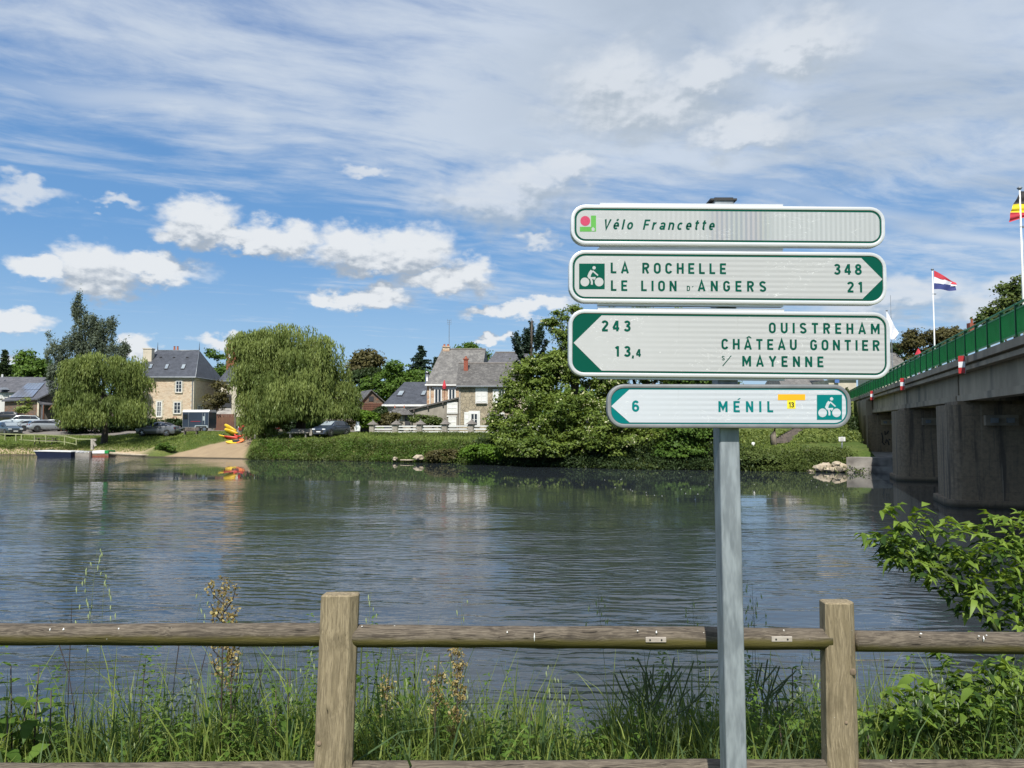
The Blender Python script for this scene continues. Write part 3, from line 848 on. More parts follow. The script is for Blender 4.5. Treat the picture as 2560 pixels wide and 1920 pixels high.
def willow(label, x, Y, blobs_px, nmound, floor, trunk=.35, mat='leaf_willow', group='weeping willows on the far lawn', leafl=.38, name='willow_tree', cat='tree', mr=(.7, 1.5), ml=(1.3, 3.4), per=46, loose=.35):
    """crown made of many overlapping cascades: each mound is a small dome from whose rim strands hang"""
    X = (x - 1280) / F_PX * Y; z0 = hz_(X, Y)
    t = thing(name, label, cat, (X, Y, z0), 0, group)
    bl = []
    for q in blobs_px:
        yy = Y + (q[4] if len(q) > 4 else 0)
        c = P(q[0], q[1], yy); bl.append((c.x, c.y, c.z, q[2] / F_PX * yy, q[2] / F_PX * yy * .85, q[3] / F_PX * yy))
    B = np.array(bl); w = (B[:, 3] * B[:, 5]); w = w / w.sum()
    pk = rng.choice(len(bl), nmound, p=w); Bp = B[pk]
    d = unit(rng.normal(size=(nmound, 3)) + np.array((0, -.25, .22)))
    s = rng.uniform(.55, 1.18, nmound)
    top = Bp[:, :3] + d * s[:, None] * Bp[:, 3:]
    out = top[:, :2] - np.array((X, Y)); on = np.maximum(np.linalg.norm(out, axis=1, keepdims=True), .3); out = out / on
    R_ = rng.uniform(*mr, nmound); L = rng.uniform(*ml, nmound); tone = rng.uniform(0, 1, nmound)
    # thin wisps standing clear of the outline
    idx = np.repeat(np.arange(nmound), per); N = len(idx)
    a = rng.uniform(0, 2 * PI, N); rr = np.sqrt(rng.uniform(0, 1, N)) * R_[idx]
    sx, sy = np.cos(a) * rr, np.sin(a) * rr * .8
    st = top[idx] + np.stack([sx, sy, -(rr ** 2) / R_[idx] * .55], 1)
    st[:, :2] += out[idx] * (R_[idx] * .35)[:, None]
    fl = floor(st[:, 0]) if callable(floor) else np.full(N, floor)
    Ls = L[idx] * rng.uniform(.35, 1.15, N)
    Ls = np.minimum(Ls, np.maximum(st[:, 2] - (fl + rng.uniform(0, .9, N)), .25))
    allq, tints = [], []
    nl = 9
    sway = rng.normal(size=(N, 2)) * .12
    for j in range(nl):
        f = (j + rng.uniform(0, 1, N)) / nl
        p = st.copy()
        p[:, :2] += (out[idx] * .12 + sway) * np.sqrt(f)[:, None]
        p[:, 2] -= Ls * f
        p += rng.normal(size=p.shape) * .045
        ax = unit(np.array((0, 0, -1.0)) + rng.normal(size=p.shape) * loose)
        bb = unit(np.cross(ax, rng.normal(size=ax.shape)))
        sz = leafl * rng.uniform(.6, 1.4, N)[:, None]
        allq.append(np.stack([p, p + ax * sz * .5 + bb * sz * .13, p + ax * sz, p + ax * sz * .5 - bb * sz * .13], 1))
        tints.append(np.clip(tone[idx] * .62 + (1 - f) * .18 + rng.uniform(0, .22, N), 0, 1))
    Q = np.concatenate(allq); T = np.concatenate(tints)
    np_quads('crown', Q, mat, t, None, T)
    trunk_mesh((X, Y, z0), [(b_[0], b_[1], b_[2] + b_[5] * .3) for b_ in bl], trunk, 'bark', t)
    return t

willow('smaller weeping willow behind the pontoon, pale green rounded dome with hanging strands', 263, 88,
       [(262, 930, 58, 58), (198, 895, 24, 26), (330, 905, 22, 28), (205, 955, 34, 54, -1), (318, 965, 30, 56, 1), (192, 905, 16, 26), (255, 905, 44, 32), (305, 912, 24, 28), (338, 985, 16, 40), (182, 990, 18, 46), (230, 1000, 44, 40, -2), (300, 1005, 40, 36, -2)], 118, P(260, 1066, 88).z, ml=(1.4, 3.6), loose=.24)
def fl2(Xq): return np.interp(Xq, [-31.5, -30, -26.5, -25.0, -22], [P(600, 1094, 82).z, P(600, 1094, 82).z, P(600, 1094, 82).z, P(700, 1056, 82).z, P(700, 1046, 82).z])
willow('largest weeping willow, broad crown trailing down to the slipway between the two houses', 752, 84,
       [(725, 915, 80, 80), (640, 860, 34, 46), (690, 830, 44, 28), (745, 826, 40, 26), (790, 855, 36, 38), (646, 930, 36, 56), (648, 990, 28, 50, -1), (800, 930, 46, 56, 1), (842, 975, 30, 48, 1), (664, 1040, 30, 34, -2), (735, 985, 76, 50, -3), (702, 812, 20, 14), (612, 835, 10, 14), (812, 845, 10, 14), (858, 1005, 22, 30), (630, 1020, 12, 40, -1), (780, 1005, 50, 34, -2), (680, 1030, 30, 34, -2)], 255, fl2, trunk=.5, ml=(1.6, 4.4), mr=(.7, 1.5), loose=.24)
tree('birch_tree', 'tall blue-grey birch rising behind the smaller willow, two loose drooping peaks', 'tree', 205, 1060, 112,
       [(201, 775, 15, 30), (215, 825, 28, 36), (262, 838, 22, 34), (140, 895, 24, 34), (185, 880, 36, 40), (235, 880, 36, 40), (288, 900, 24, 34), (150, 945, 26, 44), (200, 930, 40, 44), (284, 812, 7, 16), (120, 850, 10, 14), (197, 748, 7, 14), (240, 800, 10, 16), (310, 880, 12, 18)],
       (1150, 30), .36, 'leaf_birch', .55, .32, aspect=.32, droop=True)

# the row of false acacias and maples that overhang the water behind the sign
tree('overhanging_tree', 'leafy bank tree at the left end of the row, touching the stone house', 'tree', 1310, 1150, 66,
     [(1290, 1010, 42, 54), (1330, 960, 62, 60), (1370, 1040, 80, 66, -3), (1300, 1095, 56, 46, -3), (1262, 980, 24, 50), (1250, 1060, 22, 42), (1380, 915, 60, 40), (1355, 1120, 70, 34, -4)],
     (900, 44), .24, 'leaf_locust', .62, .28, flowers=.10, group='trees overhanging the far bank behind the sign')
tree('overhanging_tree', 'open-topped acacia with pale blossom showing left of the lowest sign', 'tree', 1440, 1150, 66,
     [(1430, 905, 60, 50), (1480, 960, 90, 80), (1450, 1050, 90, 70, -3), (1500, 1110, 80, 42, -5), (1400, 830, 18, 20), (1415, 795, 14, 9), (1398, 782, 9, 7), (1420, 850, 26, 24), (1432, 772, 9, 8), (1378, 806, 12, 5), (1426, 815, 9, 12), (1462, 850, 30, 40)],
     (1000, 44), .23, 'leaf_locust', .58, .26, flowers=.22, group='trees overhanging the far bank behind the sign')
tree('overhanging_tree', 'tall acacia whose top shows in the gap under the LA ROCHELLE sign', 'tree', 1600, 1150, 66,
     [(1560, 830, 90, 72), (1650, 850, 100, 80), (1600, 960, 120, 90), (1560, 1090, 90, 52, -5), (1660, 1080, 90, 60, -4), (1720, 830, 50, 62)],
     (1300, 44), .24, 'leaf_locust', .62, .34, flowers=.2, group='trees overhanging the far bank behind the sign')
tree('overhanging_tree', 'dark bushy bank tree just right of the sign pole', 'tree', 1780, 1150, 63,
     [(1740, 950, 80, 60), (1770, 1040, 70, 56), (1720, 1090, 80, 56, -3), (1800, 980, 40, 40), (1780, 1100, 50, 34, -2), (1700, 1130, 56, 26, -4)],
     (900, 44), .24, 'leaf_mid', .62, .28, group='trees overhanging the far bank behind the sign')
# monkey puzzle
t = thing('monkey_puzzle_tree', 'monkey puzzle tree with stiff cactus-like arms above the bank trees', 'tree', (1.9, 76, hz_(1.9, 76)))
mb = MB(); cp = P(1330, 800, 76)
mb.tube([(1.9, 76, hz_(1.9, 76)), (1.9, 76, P(1330, 860, 76).z), cp], [.25, .15, .06], 8); mb.build('trunk', 'bark', t, True)
Q = []
arms = [((1330, 880), (1329, 803)), ((1330, 870), (1352, 812)), ((1330, 880), (1316, 822)), ((1330, 895), (1290, 832)), ((1330, 905), (1284, 845)), ((1330, 900), (1308, 838)), ((1330, 890), (1357, 826)), ((1330, 895), (1346, 828)), ((1330, 915), (1288, 862)), ((1330, 900), (1320, 840)), ((1330, 920), (1365, 850)), ((1330, 930), (1300, 880)), ((1330, 940), (1290, 905)), ((1330, 935), (1362, 890))]
for k, (a, c_) in enumerate(arms):
    A = np.array(P(*a, 76)); C = np.array(P(*c_, 76 + random.uniform(-1.2, 1.2)))
    mid = (A + C) / 2 + np.array(((C[0] - A[0]) * .25, 0, -.35))
    for i in range(420):
        f = random.uniform(.28, 1) ** .8
        p = (1 - f) ** 2 * A + 2 * f * (1 - f) * mid + f * f * C
        Q.append(p + rng.normal(size=3) * .14)
Q = np.array(Q); np_quads('crown', leaves(Q, .26, .45), 'leaf_conifer', t, None, rng.uniform(0, 1, len(Q)))

def conifer(label, x, Y, ytop, ybot, hw, n=26, mat='leaf_conifer', group=None, name='cedar_tree'):
    X = (x - 1280) / F_PX * Y; z0 = hz_(X, Y)
    t = thing(name, label, 'tree', (X, Y, z0), 0, group)
    zt, zb = P(x, ytop, Y).z, P(x, ybot, Y).z; R = hw / F_PX * Y
    MB().tube([(X, Y, z0), (X, Y, zt)], [.3, .05], 8).build('trunk', 'bark', t, True)
    Q, ax = [], []
    for k in range(n):
        f = (k + .5) / n; zz = zt - (zt - zb) * f
        r = R * (.12 + .88 * f ** .8) * random.uniform(.8, 1.1)
        nb_ = 5 + int(6 * f)
        for j in range(nb_):
            a = random.uniform(0, 2 * PI); rr = r * random.uniform(.75, 1.12)
            for i in range(int(26 + 70 * f)):
                q = random.uniform(.1, 1)
                p = np.array((X + math.cos(a) * rr * q, Y + math.sin(a) * rr * q, zz + .25 * q - .5 * q * q * rr / R + random.gauss(0, .07)))
                p[:2] += rng.normal(size=2) * .20 * (1 - q * .5)
                Q.append(p)
    Q = np.array(Q); np_quads('crown', leaves(Q, .38, .4), mat, t, None, rng.uniform(0, 1, len(Q)))
    return t
conifer('tiered blue-green cedar left of the big slate roof', 1053, 120, 866, 950, 46, 15)
conifer('small dark pointed spruce tucked against the big slate roof', 1090, 128, 896, 945, 14, 18, name='spruce_tree')
conifer('dark conifer cut off at the left picture edge', 8, 140, 876, 985, 26, 22, 'leaf_dark', name='spruce_tree')

tree('deciduous_tree', 'fresh green spreading tree above the long slate roof on the left', 'tree', 68, 1000, 150, [(68, 925, 46, 40), (40, 950, 30, 26), (75, 895, 26, 18), (98, 935, 28, 32)], (300, 36), .55, 'leaf_mid', 1.2, .4)
tree('deciduous_tree', 'dark green tree crown rising between the two slate houses', 'tree', 560, 1000, 150, [(560, 925, 26, 20), (585, 905, 14, 12), (536, 880, 13, 16), (545, 900, 18, 16), (572, 930, 20, 14)], (130, 34), .45, 'leaf_mid', .9, .3)
tree('deciduous_tree', 'dark round tree top right of the big willow', 'tree', 918, 1000, 140, [(915, 915, 36, 36), (925, 895, 26, 18), (895, 935, 24, 28)], (260, 36), .50, 'leaf_brownish', 1.1, .4, group='trees on the rise behind the houses')
tree('deciduous_tree', 'mid green crown below the dark round tree', 'tree', 900, 1000, 128, [(900, 960, 30, 32), (880, 975, 22, 26), (930, 950, 30, 26)], (220, 36), .42, 'leaf_dark', .9, .3, group='trees on the rise behind the houses')
tree('deciduous_tree', 'brighter green crown above the old stone shed', 'tree', 965, 1000, 122, [(965, 955, 36, 34), (940, 970, 34, 30), (990, 945, 30, 24), (985, 975, 34, 26)], (300, 36), .40, 'leaf_mid', .9, .3, group='trees on the rise behind the houses')
tree('deciduous_tree', 'low green crown under the cedar', 'tree', 1030, 1000, 118, [(1030, 955, 42, 26), (1060, 950, 26, 22), (1000, 965, 26, 22), (985, 915, 16, 12)], (260, 36), .40, 'leaf_mid', .9, .3, group='trees on the rise behind the houses')
tree('deciduous_tree', 'green crown peeping over the ridge of the big slate roof', 'tree', 1165, 1000, 130, [(1165, 880, 36, 17), (1195, 890, 26, 20), (1148, 882, 18, 12)], (150, 36), .42, 'leaf_mid', .9, .3)
tree('deciduous_tree', 'brownish green tree beyond the bridge under the striped flag', 'tree', 2330, 1000, 120, [(2320, 870, 62, 46), (2370, 860, 46, 34), (2290, 855, 30, 34), (2350, 835, 30, 16), (2380, 840, 36, 26)], (380, 34), .42, 'leaf_brownish', .9, .3)
tree('deciduous_tree', 'loose leafy tree above the green parapet at the right edge', 'tree', 2540, 1000, 60, [(2530, 745, 34, 40), (2500, 775, 30, 24), (2560, 720, 34, 44), (2475, 795, 22, 12), (2550, 790, 40, 40)], (260, 36), .26, 'leaf_bank', .55, .2, z=5.0)
tree('deciduous_tree', 'dark tree far behind the white flag', 'tree', 2245, 1000, 150, [(2245, 880, 26, 18), (2222, 872, 14, 12)], (70, 34), .5, 'leaf_dark', .9, .3)
tree('garden_tree', 'thin olive tree with upright bare twigs in front of the pale house', 'tree', 537, 1078, 104, [(540, 1000, 24, 30), (552, 985, 22, 34), (528, 1010, 18, 26), (560, 1000, 14, 22), (545, 965, 10, 12)], (120, 20), .30, 'leaf_brownish', .6, .12, 'pale_bark')
tree('climbing_shrub', 'straggly yellow-green shrub climbing the front of the solar roofed barn', 'shrub', 62, 1046, 112, [(64, 1010, 12, 14), (55, 1028, 10, 10), (68, 1024, 8, 12)], (40, 26), .30, 'leaf_willow', .5, .06)

# shrubs
def shrub(label, x, Y, blobs, mat, n=(90, 34), leaf=.22, cr=.4, group=None, name='shrub', cat='shrub'):
    return tree(name, label, cat, x, 0, Y, blobs, (n[0] * 2, n[1]), leaf, mat, cr, .05, group=group)
shrub('bright green rounded bush by the left end of the white-railed fence', 918, 85, [(915, 1048, 26, 18), (902, 1040, 14, 14), (930, 1054, 20, 14)], 'leaf_bright', (130, 34))
shrub('reddish rose bush beside the little well house', 978, 86, [(975, 1050, 20, 20), (960, 1056, 14, 12), (985, 1040, 10, 10)], 'leaf_brownish', (90, 30), group='garden bushes behind the white-railed fence')
shrub('dusty green bush against the lean-to wall', 1085, 86, [(1080, 1055, 18, 14), (1062, 1050, 14, 10), (1095, 1058, 10, 10), (1042, 1046, 14, 7)], 'leaf_bank', (80, 30), group='garden bushes behind the white-railed fence')
shrub('small potted bush under the porch of the stone house', 1228, 86, [(1230, 1058, 12, 8)], 'leaf_brownish', (30, 30), .16, .25, group='garden bushes behind the white-railed fence')
shrub('dark bush at the foot of the shed', 952, 98, [(950, 1030, 14, 14)], 'leaf_dark', (40, 34), .24)
shrub('lighter green bush beneath the big willow next to the blue car', 805, 92, [(795, 1064, 22, 18), (780, 1070, 12, 12)], 'leaf_mid', (80, 34), .22)
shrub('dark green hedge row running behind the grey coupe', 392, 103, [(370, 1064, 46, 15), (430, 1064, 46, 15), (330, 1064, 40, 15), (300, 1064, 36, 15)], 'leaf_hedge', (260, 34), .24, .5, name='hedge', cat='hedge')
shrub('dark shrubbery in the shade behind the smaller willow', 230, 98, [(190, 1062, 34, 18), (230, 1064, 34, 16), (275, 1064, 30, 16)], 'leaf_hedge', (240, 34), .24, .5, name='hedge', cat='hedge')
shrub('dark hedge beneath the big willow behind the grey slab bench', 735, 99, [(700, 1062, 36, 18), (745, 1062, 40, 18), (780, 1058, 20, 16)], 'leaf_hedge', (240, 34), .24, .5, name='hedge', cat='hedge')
shrub('low bright shrub at the left edge of the slipway', 412, 80.5, [(412, 1114, 12, 6), (427, 1120, 9, 5), (398, 1121, 9, 4)], 'leaf_mid', (50, 30), .16, .28)
shrub('brown-stemmed willow scrub at the waterline below the fence', 1105, 67.5, [(1100, 1140, 32, 12), (1130, 1140, 24, 13), (1080, 1142, 22, 10)], 'leaf_brownish', (120, 30), .20, .3)
shrub('bright green leafy bush at the waterline left of the bank trees', 1205, 64.5, [(1195, 1130, 34, 17), (1235, 1132, 34, 18), (1260, 1138, 26, 16), (1170, 1136, 18, 14)], 'leaf_bright', (240, 34), .19, .34)
shrub('dark green bush on the bank right of the sign pole', 1890, 57, [(1880, 1146, 36, 13), (1925, 1152, 28, 9), (1850, 1142, 26, 18)], 'leaf_bank', (160, 34), .18, .32)

# continuous bank growth, lawn tufts and far woods: nobody could count these
def strip(label, x0, x1, dist0, dist1, n, hmax, leaf, mat, kind='stuff', name='bank_growth', cat='undergrowth', shape=1.0, clump=60):
    Xc = rng.uniform(x0, x1, n // clump); dc = rng.uniform(dist0, dist1, n // clump); hc = rng.uniform(.35, 1, n // clump) * hmax
    idx = np.repeat(np.arange(len(Xc)), clump)
    X = Xc[idx] + rng.normal(size=len(idx)) * .35; D = dc[idx] + rng.normal(size=len(idx)) * .3
    Yp = bank_y(X) + D
    okm = ramp_mask(X, D) < .3; X, D, Yp, idx = X[okm], D[okm], Yp[okm], idx[okm]
    z = height(X, Yp); z = np.maximum(z, 0.0) + rng.uniform(0, 1, len(idx)) ** .8 * hc[idx]
    pts = np.stack([X, Yp, z], 1)
    tn = np.clip(rng.uniform(0, 1, len(Xc))[idx] * .6 + rng.uniform(0, .4, len(idx)), 0, 1)
    o = np_quads(name, leaves(pts, leaf, .4, (0, 0, 1), .35), mat, None, kind, tn)
    return tag(o, label, cat)
strip('tangled green growth hanging over the far bank from slipway to trees', -25.6, 12, -.45, 2.4, 30000, .70, .19, 'leaf_bank', clump=90)
strip('darker bramble leaves mixed into the far bank growth', -25.4, 4, -.35, 2.0, 13000, .85, .17, 'leaf_mid', name='brambles', clump=110)
strip('pale dry grass stems hanging in the far bank growth', -25.4, 4, -.3, 2.4, 1300, .8, .20, 'leaf_brownish', name='dry_stems', clump=26)
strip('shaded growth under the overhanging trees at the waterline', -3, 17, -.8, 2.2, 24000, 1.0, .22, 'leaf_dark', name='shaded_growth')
strip('rough weeds edging the sand below the far lawn', -75, -37, 4.6, 7.0, 9000, .35, .16, 'leaf_bank', name='weeds')
strip('weeds and flowers below the white-railed fence', -14.5, 6, 8.2, 10.8, 12000, .26, .14, 'leaf_bank', name='flower_border', cat='flower border')
strip('olive growth and roots on the low bank left of the concrete quay', 14, 24.2, -.5, 1.9, 15000, .55, .17, 'leaf_bank', name='quay_growth')
def tufts(label, X0, X1, d0, d1, n, h, mat, name='lawn_grass'):
    X = rng.uniform(X0, X1, n); D = rng.uniform(d0, d1, n); okm = ramp_mask(X, D) < .3; X, D = X[okm], D[okm]; n = len(X); Yp = bank_y(X) + D; z = height(X, Yp)
    c = np.stack([X, Yp, z], 1); hh = h * rng.uniform(.4, 1.2, n)[:, None]
    up = unit(np.array((0, 0, 1.0)) + rng.normal(size=(n, 3)) * .35); sd = unit(np.cross(up, rng.normal(size=(n, 3))))
    q = np.stack([c - sd * .035, c + sd * .035, c + up * hh + sd * .012, c + up * hh - sd * .012], 1)
    return tag(np_quads(name, q, mat, None, 'stuff', np.clip(rng.normal(.45, .25, n), 0, 1)), label, 'grass')
tufts('mown grass lawn with scattered tufts on the far bank', -62, -26, 3, 14, 26000, .14, 'blade')
tufts('grass on the bank top between the water and the fence', -25, 22, 2.2, 11, 26000, .18, 'blade', 'bank_grass')
# the planted slope beside the bridge
X = rng.uniform(17, 33, 16000); Yp = rng.uniform(60, 74, 16000); z = height(X, Yp); ok = z > 1.75
SA, SB = P(1945, 1122, 60.5), P(2036, 1060, 68)
tt = np.clip(((X - SA.x) * (SB.x - SA.x) + (Yp - SA.y) * (SB.y - SA.y)) / ((SB.x - SA.x) ** 2 + (SB.y - SA.y) ** 2), 0, 1)
ok &= np.hypot(X - SA.x - tt * (SB.x - SA.x), Yp - SA.y - tt * (SB.y - SA.y)) > .85
ok &= ((BX0 + BS * Yp - X) * .9424 > 1.0) | (Yp > 70)
pts = np.stack([X, Yp, z + rng.uniform(0, .4, 16000)], 1)[ok]
tag(np_quads('slope_plants', leaves(pts, .26, .4), 'leaf_willow', None, 'stuff', rng.uniform(0, 1, len(pts))), 'pale ground cover on the slope beside the bridge', 'ground cover')
X = rng.uniform(25, 35, 12000); Yp = rng.uniform(65, 78, 12000); z = height(X, Yp); e = (BX0 + BS * Yp - X) * .9424; ok = (z > 2.0) & (e > .75) & (e < 3.5)
pts = np.stack([X, Yp, z + rng.uniform(0, 1.6, 12000)], 1)[ok]
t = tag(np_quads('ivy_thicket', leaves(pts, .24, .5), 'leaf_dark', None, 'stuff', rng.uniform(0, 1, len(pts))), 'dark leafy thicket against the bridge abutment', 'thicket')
# distant woods
def woods(label, x0, x1, Y0, Y1, ncl, zmin, zmax, mat, R=3.4, per=40, leaf=.9):
    X = rng.uniform(x0, x1, ncl); Y_ = rng.uniform(Y0, Y1, ncl); b_ = height(X, Y_)
    z = b_ + rng.uniform(zmin, zmax, ncl) * (.75 + .25 * np.sin(X * .11) * np.sin(X * .037 + 1))
    idx = np.repeat(np.arange(ncl), per)
    pts = np.stack([X, Y_, z], 1)[idx] + rng.normal(size=(ncl * per, 3)) * np.array((R, R, R * .8)) * .5
    tn = np.clip(rng.uniform(0, 1, ncl)[idx] * .6 + rng.uniform(0, .4, ncl * per), 0, 1)
    tag(np_quads('woods', leaves(pts, leaf, .6), mat, None, 'stuff', tn), label, 'woods')
woods('wooded rise far behind the village roofs', -210, 40, 165, 215, 1500, .5, 7.5, 'leaf_mid')
woods('wooded rise far behind the bridge', 60, 230, 165, 215, 900, .5, 7.0, 'leaf_dark')
# ================================================================== village on the far bank
class Wall:
    "vertical plane through two plan points; features are placed on it along pixel rays"
    def __init__(s, a, b):
        s.a = Vector((a[0], a[1], 0)); s.b = Vector((b[0], b[1], 0))
        s.u = (s.b - s.a).normalized(); s.n = Vector((s.u.y, -s.u.x, 0))
        if s.n.dot(-s.a) < 0: s.n = -s.n
        s.rz = math.atan2(s.u.y, s.u.x)
    def pt(s, x, y, off=0.0):
        d = ray(x, y); o = Vector((0, 0, CAM_Z)); q = s.a + s.n * off - o
        return o + d * (q.dot(s.n) / d.dot(s.n))
    def rect(s, mb, x0, y0, x1, y1, off, th):
        ym = (y0 + y1) / 2; xm = (x0 + x1) / 2
        A, B = s.pt(x0, ym, off), s.pt(x1, ym, off)
        zt, zb = s.pt(xm, y0, off).z, s.pt(xm, y1, off).z
        c = (A + B) / 2; c.z = (zt + zb) / 2
        R = Matrix((s.u, -s.n, Vector((0, 0, 1)))).transposed()
        mb.box(c, (abs((B - A).dot(s.u)), th, abs(zt - zb)), R=R)
        return c, abs((B - A).dot(s.u)), abs(zt - zb), R
def px_X(x, Y): return (x - 1280) / F_PX * Y

def window(W, x0, y0, x1, y1, parent, frame='white_paint', pane='dark_glass', cols=2, rows=3, surround=None, name='window', off=.03, fw=.09, sw=.22, label=None):
    mb = MB()
    c, w, h, R = W.rect(MB(), x0, y0, x1, y1, off, .1)
    def bx(u0, v0, uw, vh, d, th):
        mb.box(c + W.u * u0 + Vector((0, 0, v0)) + W.n * d, (uw, th, vh), R=R)
    bx(0, h / 2 - fw / 2, w, fw, 0, .12); bx(0, -h / 2 + fw / 2, w, fw, 0, .12)
    for s in (-1, 1): bx(s * (w / 2 - fw / 2), 0, fw, h - 2 * fw, 0, .12)
    for k in range(1, cols): bx(-w / 2 + w * k / cols, 0, fw * .75 if cols == 2 else .04, h - 2 * fw, 0, .10)
    for k in range(1, rows): bx(0, -h / 2 + h * k / rows, w - 2 * fw, .045, .003, .07)
    o = mb.build(name, frame, parent)
    if label: o['label'] = label
    mb = MB(); mb.box(c - W.n * .02, (w - fw, .03, h - fw), R=R); mb.build('pane', pane, o)
    if surround:
        sm = MB()
        for s in (-1, 1):
            nk = 7
            for k in range(nk):
                ww = sw * (1.35 if k % 2 else .85)
                sm.box(c + W.u * s * (w / 2 + ww / 2) + Vector((0, 0, -h / 2 + h * (k + .5) / nk)) - W.n * .02, (ww, .08, h / nk - .015), R=R)
        sm.box(c + Vector((0, 0, h / 2 + .14)) - W.n * .02, (w + .5, .1, .26), R=R)
        sm.build('stone_surround', surround, o)
    mb = MB(); mb.box(c + Vector((0, 0, -h / 2 - .06)) + W.n * .03, (w + .24, .2, .1), R=R); mb.build('sill', surround or 'concrete', o)
    return o
def shutter(W, x0, y0, x1, y1, parent, name='shutter', mat='white_paint', off=.05):
    mb = MB(); c, w, h, R = W.rect(mb, x0, y0, x1, y1, off, .05)
    for v in (-.38, 0, .38): mb.box(c + Vector((0, 0, h * v)) + W.n * .035, (w * .86, .025, .09), R=R)
    for k in (-1, 1): mb.box(c + W.u * (w * .43 * k) + W.n * .03, (.05, .02, h * .96), R=R)
    return mb.build(name, mat, parent)
def roof_window(parent, pts, mat='sky_glass'):
    "pts: 4 points on the slope"
    pts = [Vector(p) for p in pts]; n = (pts[1] - pts[0]).cross(pts[3] - pts[0]).normalized()
    if n.z < 0: n = -n
    c = sum(pts, Vector()) / 4
    o = MB().prism([p + n * .02 for p in pts], n * .10).build('roof_window', 'dark_metal', parent)
    MB().prism([c + (p - c) * .82 + n * .125 for p in pts], n * .015).build('pane', mat, o)
    return o
def plane_pt(pts, x, y, off=0.0):
    "pixel ray onto the plane of a roof slope"
    a, b, c = [Vector(p) for p in pts[:3]]; n = (b - a).cross(c - a).normalized()
    if n.z < 0: n = -n
    d = ray(x, y); o = Vector((0, 0, CAM_Z))
    return o + d * ((a + n * off - o).dot(n) / d.dot(n))
def slab(name, pts, mat, parent, th=.14):
    return MB().prism([Vector(p) for p in pts], (0, 0, -th)).build(name, mat, parent)
def chimney(parent, c, sx, sy, z0, z1, mat='brick', pots=2, potmat='terracotta', poth=.7):
    o = MB().box((c[0], c[1], (z0 + z1) / 2), (sx, sy, z1 - z0)).box((c[0], c[1], z1 + .05), (sx + .16, sy + .16, .14)).build('chimney', mat, parent)
    for k in range(pots):
        xx = c[0] + (k - (pots - 1) / 2) * sx * .55
        MB().tube([(xx, c[1], z1 + .1), (xx, c[1], z1 + .1 + poth * .8), (xx, c[1], z1 + .1 + poth)], [.17, .13, .16], 8).build('chimney_pot', potmat, o)
    return o
def body(name, foot, z0, z1, mat, parent):
    return MB().prism([(p[0], p[1], z0) for p in foot], (0, 0, z1 - z0)).build(name, mat, parent)

# ---- pale stone house with hipped slate roof
Y0, Y1 = 118.0, 129.0
xl, xr = px_X(317, Y0), px_X(484, Y0)
H = thing('stone_house', 'two-storey pale stone house with hipped blue slate roof between the willows', 'house', ((xl + xr) / 2, (Y0 + Y1) / 2, 3.0))
zb, ze = 2.6, P(440, 944, Y0).z
body('wall', [(xl, Y0), (xr, Y0), (xr, Y1), (xl, Y1)], zb, ze, 'ashlar_stone', H)
Wf = Wall((xl, Y0), (xr, Y0)); Ws = Wall((xr, Y0), (xr, Y1))
MB().prism([(xl - .15, Y0 - .15, ze - .30), (xr + .15, Y0 - .15, ze - .30), (xr + .15, Y1 + .15, ze - .30), (xl - .15, Y1 + .15, ze - .30)], (0, 0, .34)).build('cornice', 'cream_plaster', H)
e_ = .35; zr = P(440, 876, 123.5).z; ym = (Y0 + Y1) / 2
a = (xl - e_, Y0 - e_, ze + .05); b_ = (xr + e_, Y0 - e_, ze + .05); c_ = (xr + e_, Y1 + e_, ze + .05); d_ = (xl - e_, Y1 + e_, ze + .05)
ra, rb = (px_X(391, ym), ym, zr), (px_X(495.5, ym), ym, zr)
rf = MB().add([a, b_, c_, d_, ra, rb], [(0, 1, 5, 4), (1, 2, 5), (2, 3, 4, 5), (3, 0, 4), (0, 3, 2, 1)]).build('roof', 'slate_blue', H)
rf['label'] = 'hipped blue slate roof'
mb = MB(); mb.tube([ra, rb], .09, 6); mb.tube([b_, rb], .05, 6); mb.tube([a, ra], .05, 6); mb.build('ridge_lead', 'zinc', rf, True)
for q in (ra, rb): MB().tube([q, (q[0], q[1], q[2] + .5), (q[0], q[1], q[2] + 1.3)], [.08, .05, .015], 6).build('finial', 'dark_metal', rf)
fr = [a, b_, rb]
for (x0, y0, x1, y1, sk) in ((370.5, 911, 384, 923, 5), (410.5, 911, 424, 924, 5), (451.5, 911.5, 466, 924, 5)):
    roof_window(rf, [plane_pt(fr, x0, y1, 0), plane_pt(fr, x1 - sk, y1, 0), plane_pt(fr, x1, y0, 0), plane_pt(fr, x0 + sk, y0, 0)])
for (x, y) in ((402, 893), (435, 893), (468, 893)):
    q = plane_pt(fr, x, y, .05); MB().box(q, (.35, .25, .12)).build('roof_vent', 'dark_metal', rf)
gut = MB().tube([(xl - e_, Y0 - e_ - .06, ze + .02), (xr + e_, Y0 - e_ - .06, ze + .02), (xr + e_ + .06, Y1 + e_, ze + .02)], .09, 6).build('gutter', 'zinc', H)
p0 = Wf.pt(481, 945, .08); p1 = Wf.pt(474.5, 1025, .08)
MB().tube([(xr - .12, Y0 - .4, ze), (xr - .2, Y0 - .1, ze - .6), (xr - .2, Y0 - .1, zb)], .07, 6).build('downpipe', 'zinc', H)
window(Wf, 439.5, 952, 455, 981, H, surround='cream_plaster')
window(Wf, 434.5, 1005, 452, 1034, H, surround='cream_plaster')
window(Wf, 352, 950, 366, 980, H, surround='cream_plaster')
window(Ws, 535, 952, 541.5, 968, H, surround='cream_plaster', cols=2, rows=2, fw=.07)
window(Ws, 494, 1014, 506, 1026, H, surround='cream_plaster', cols=2, rows=2, fw=.07)
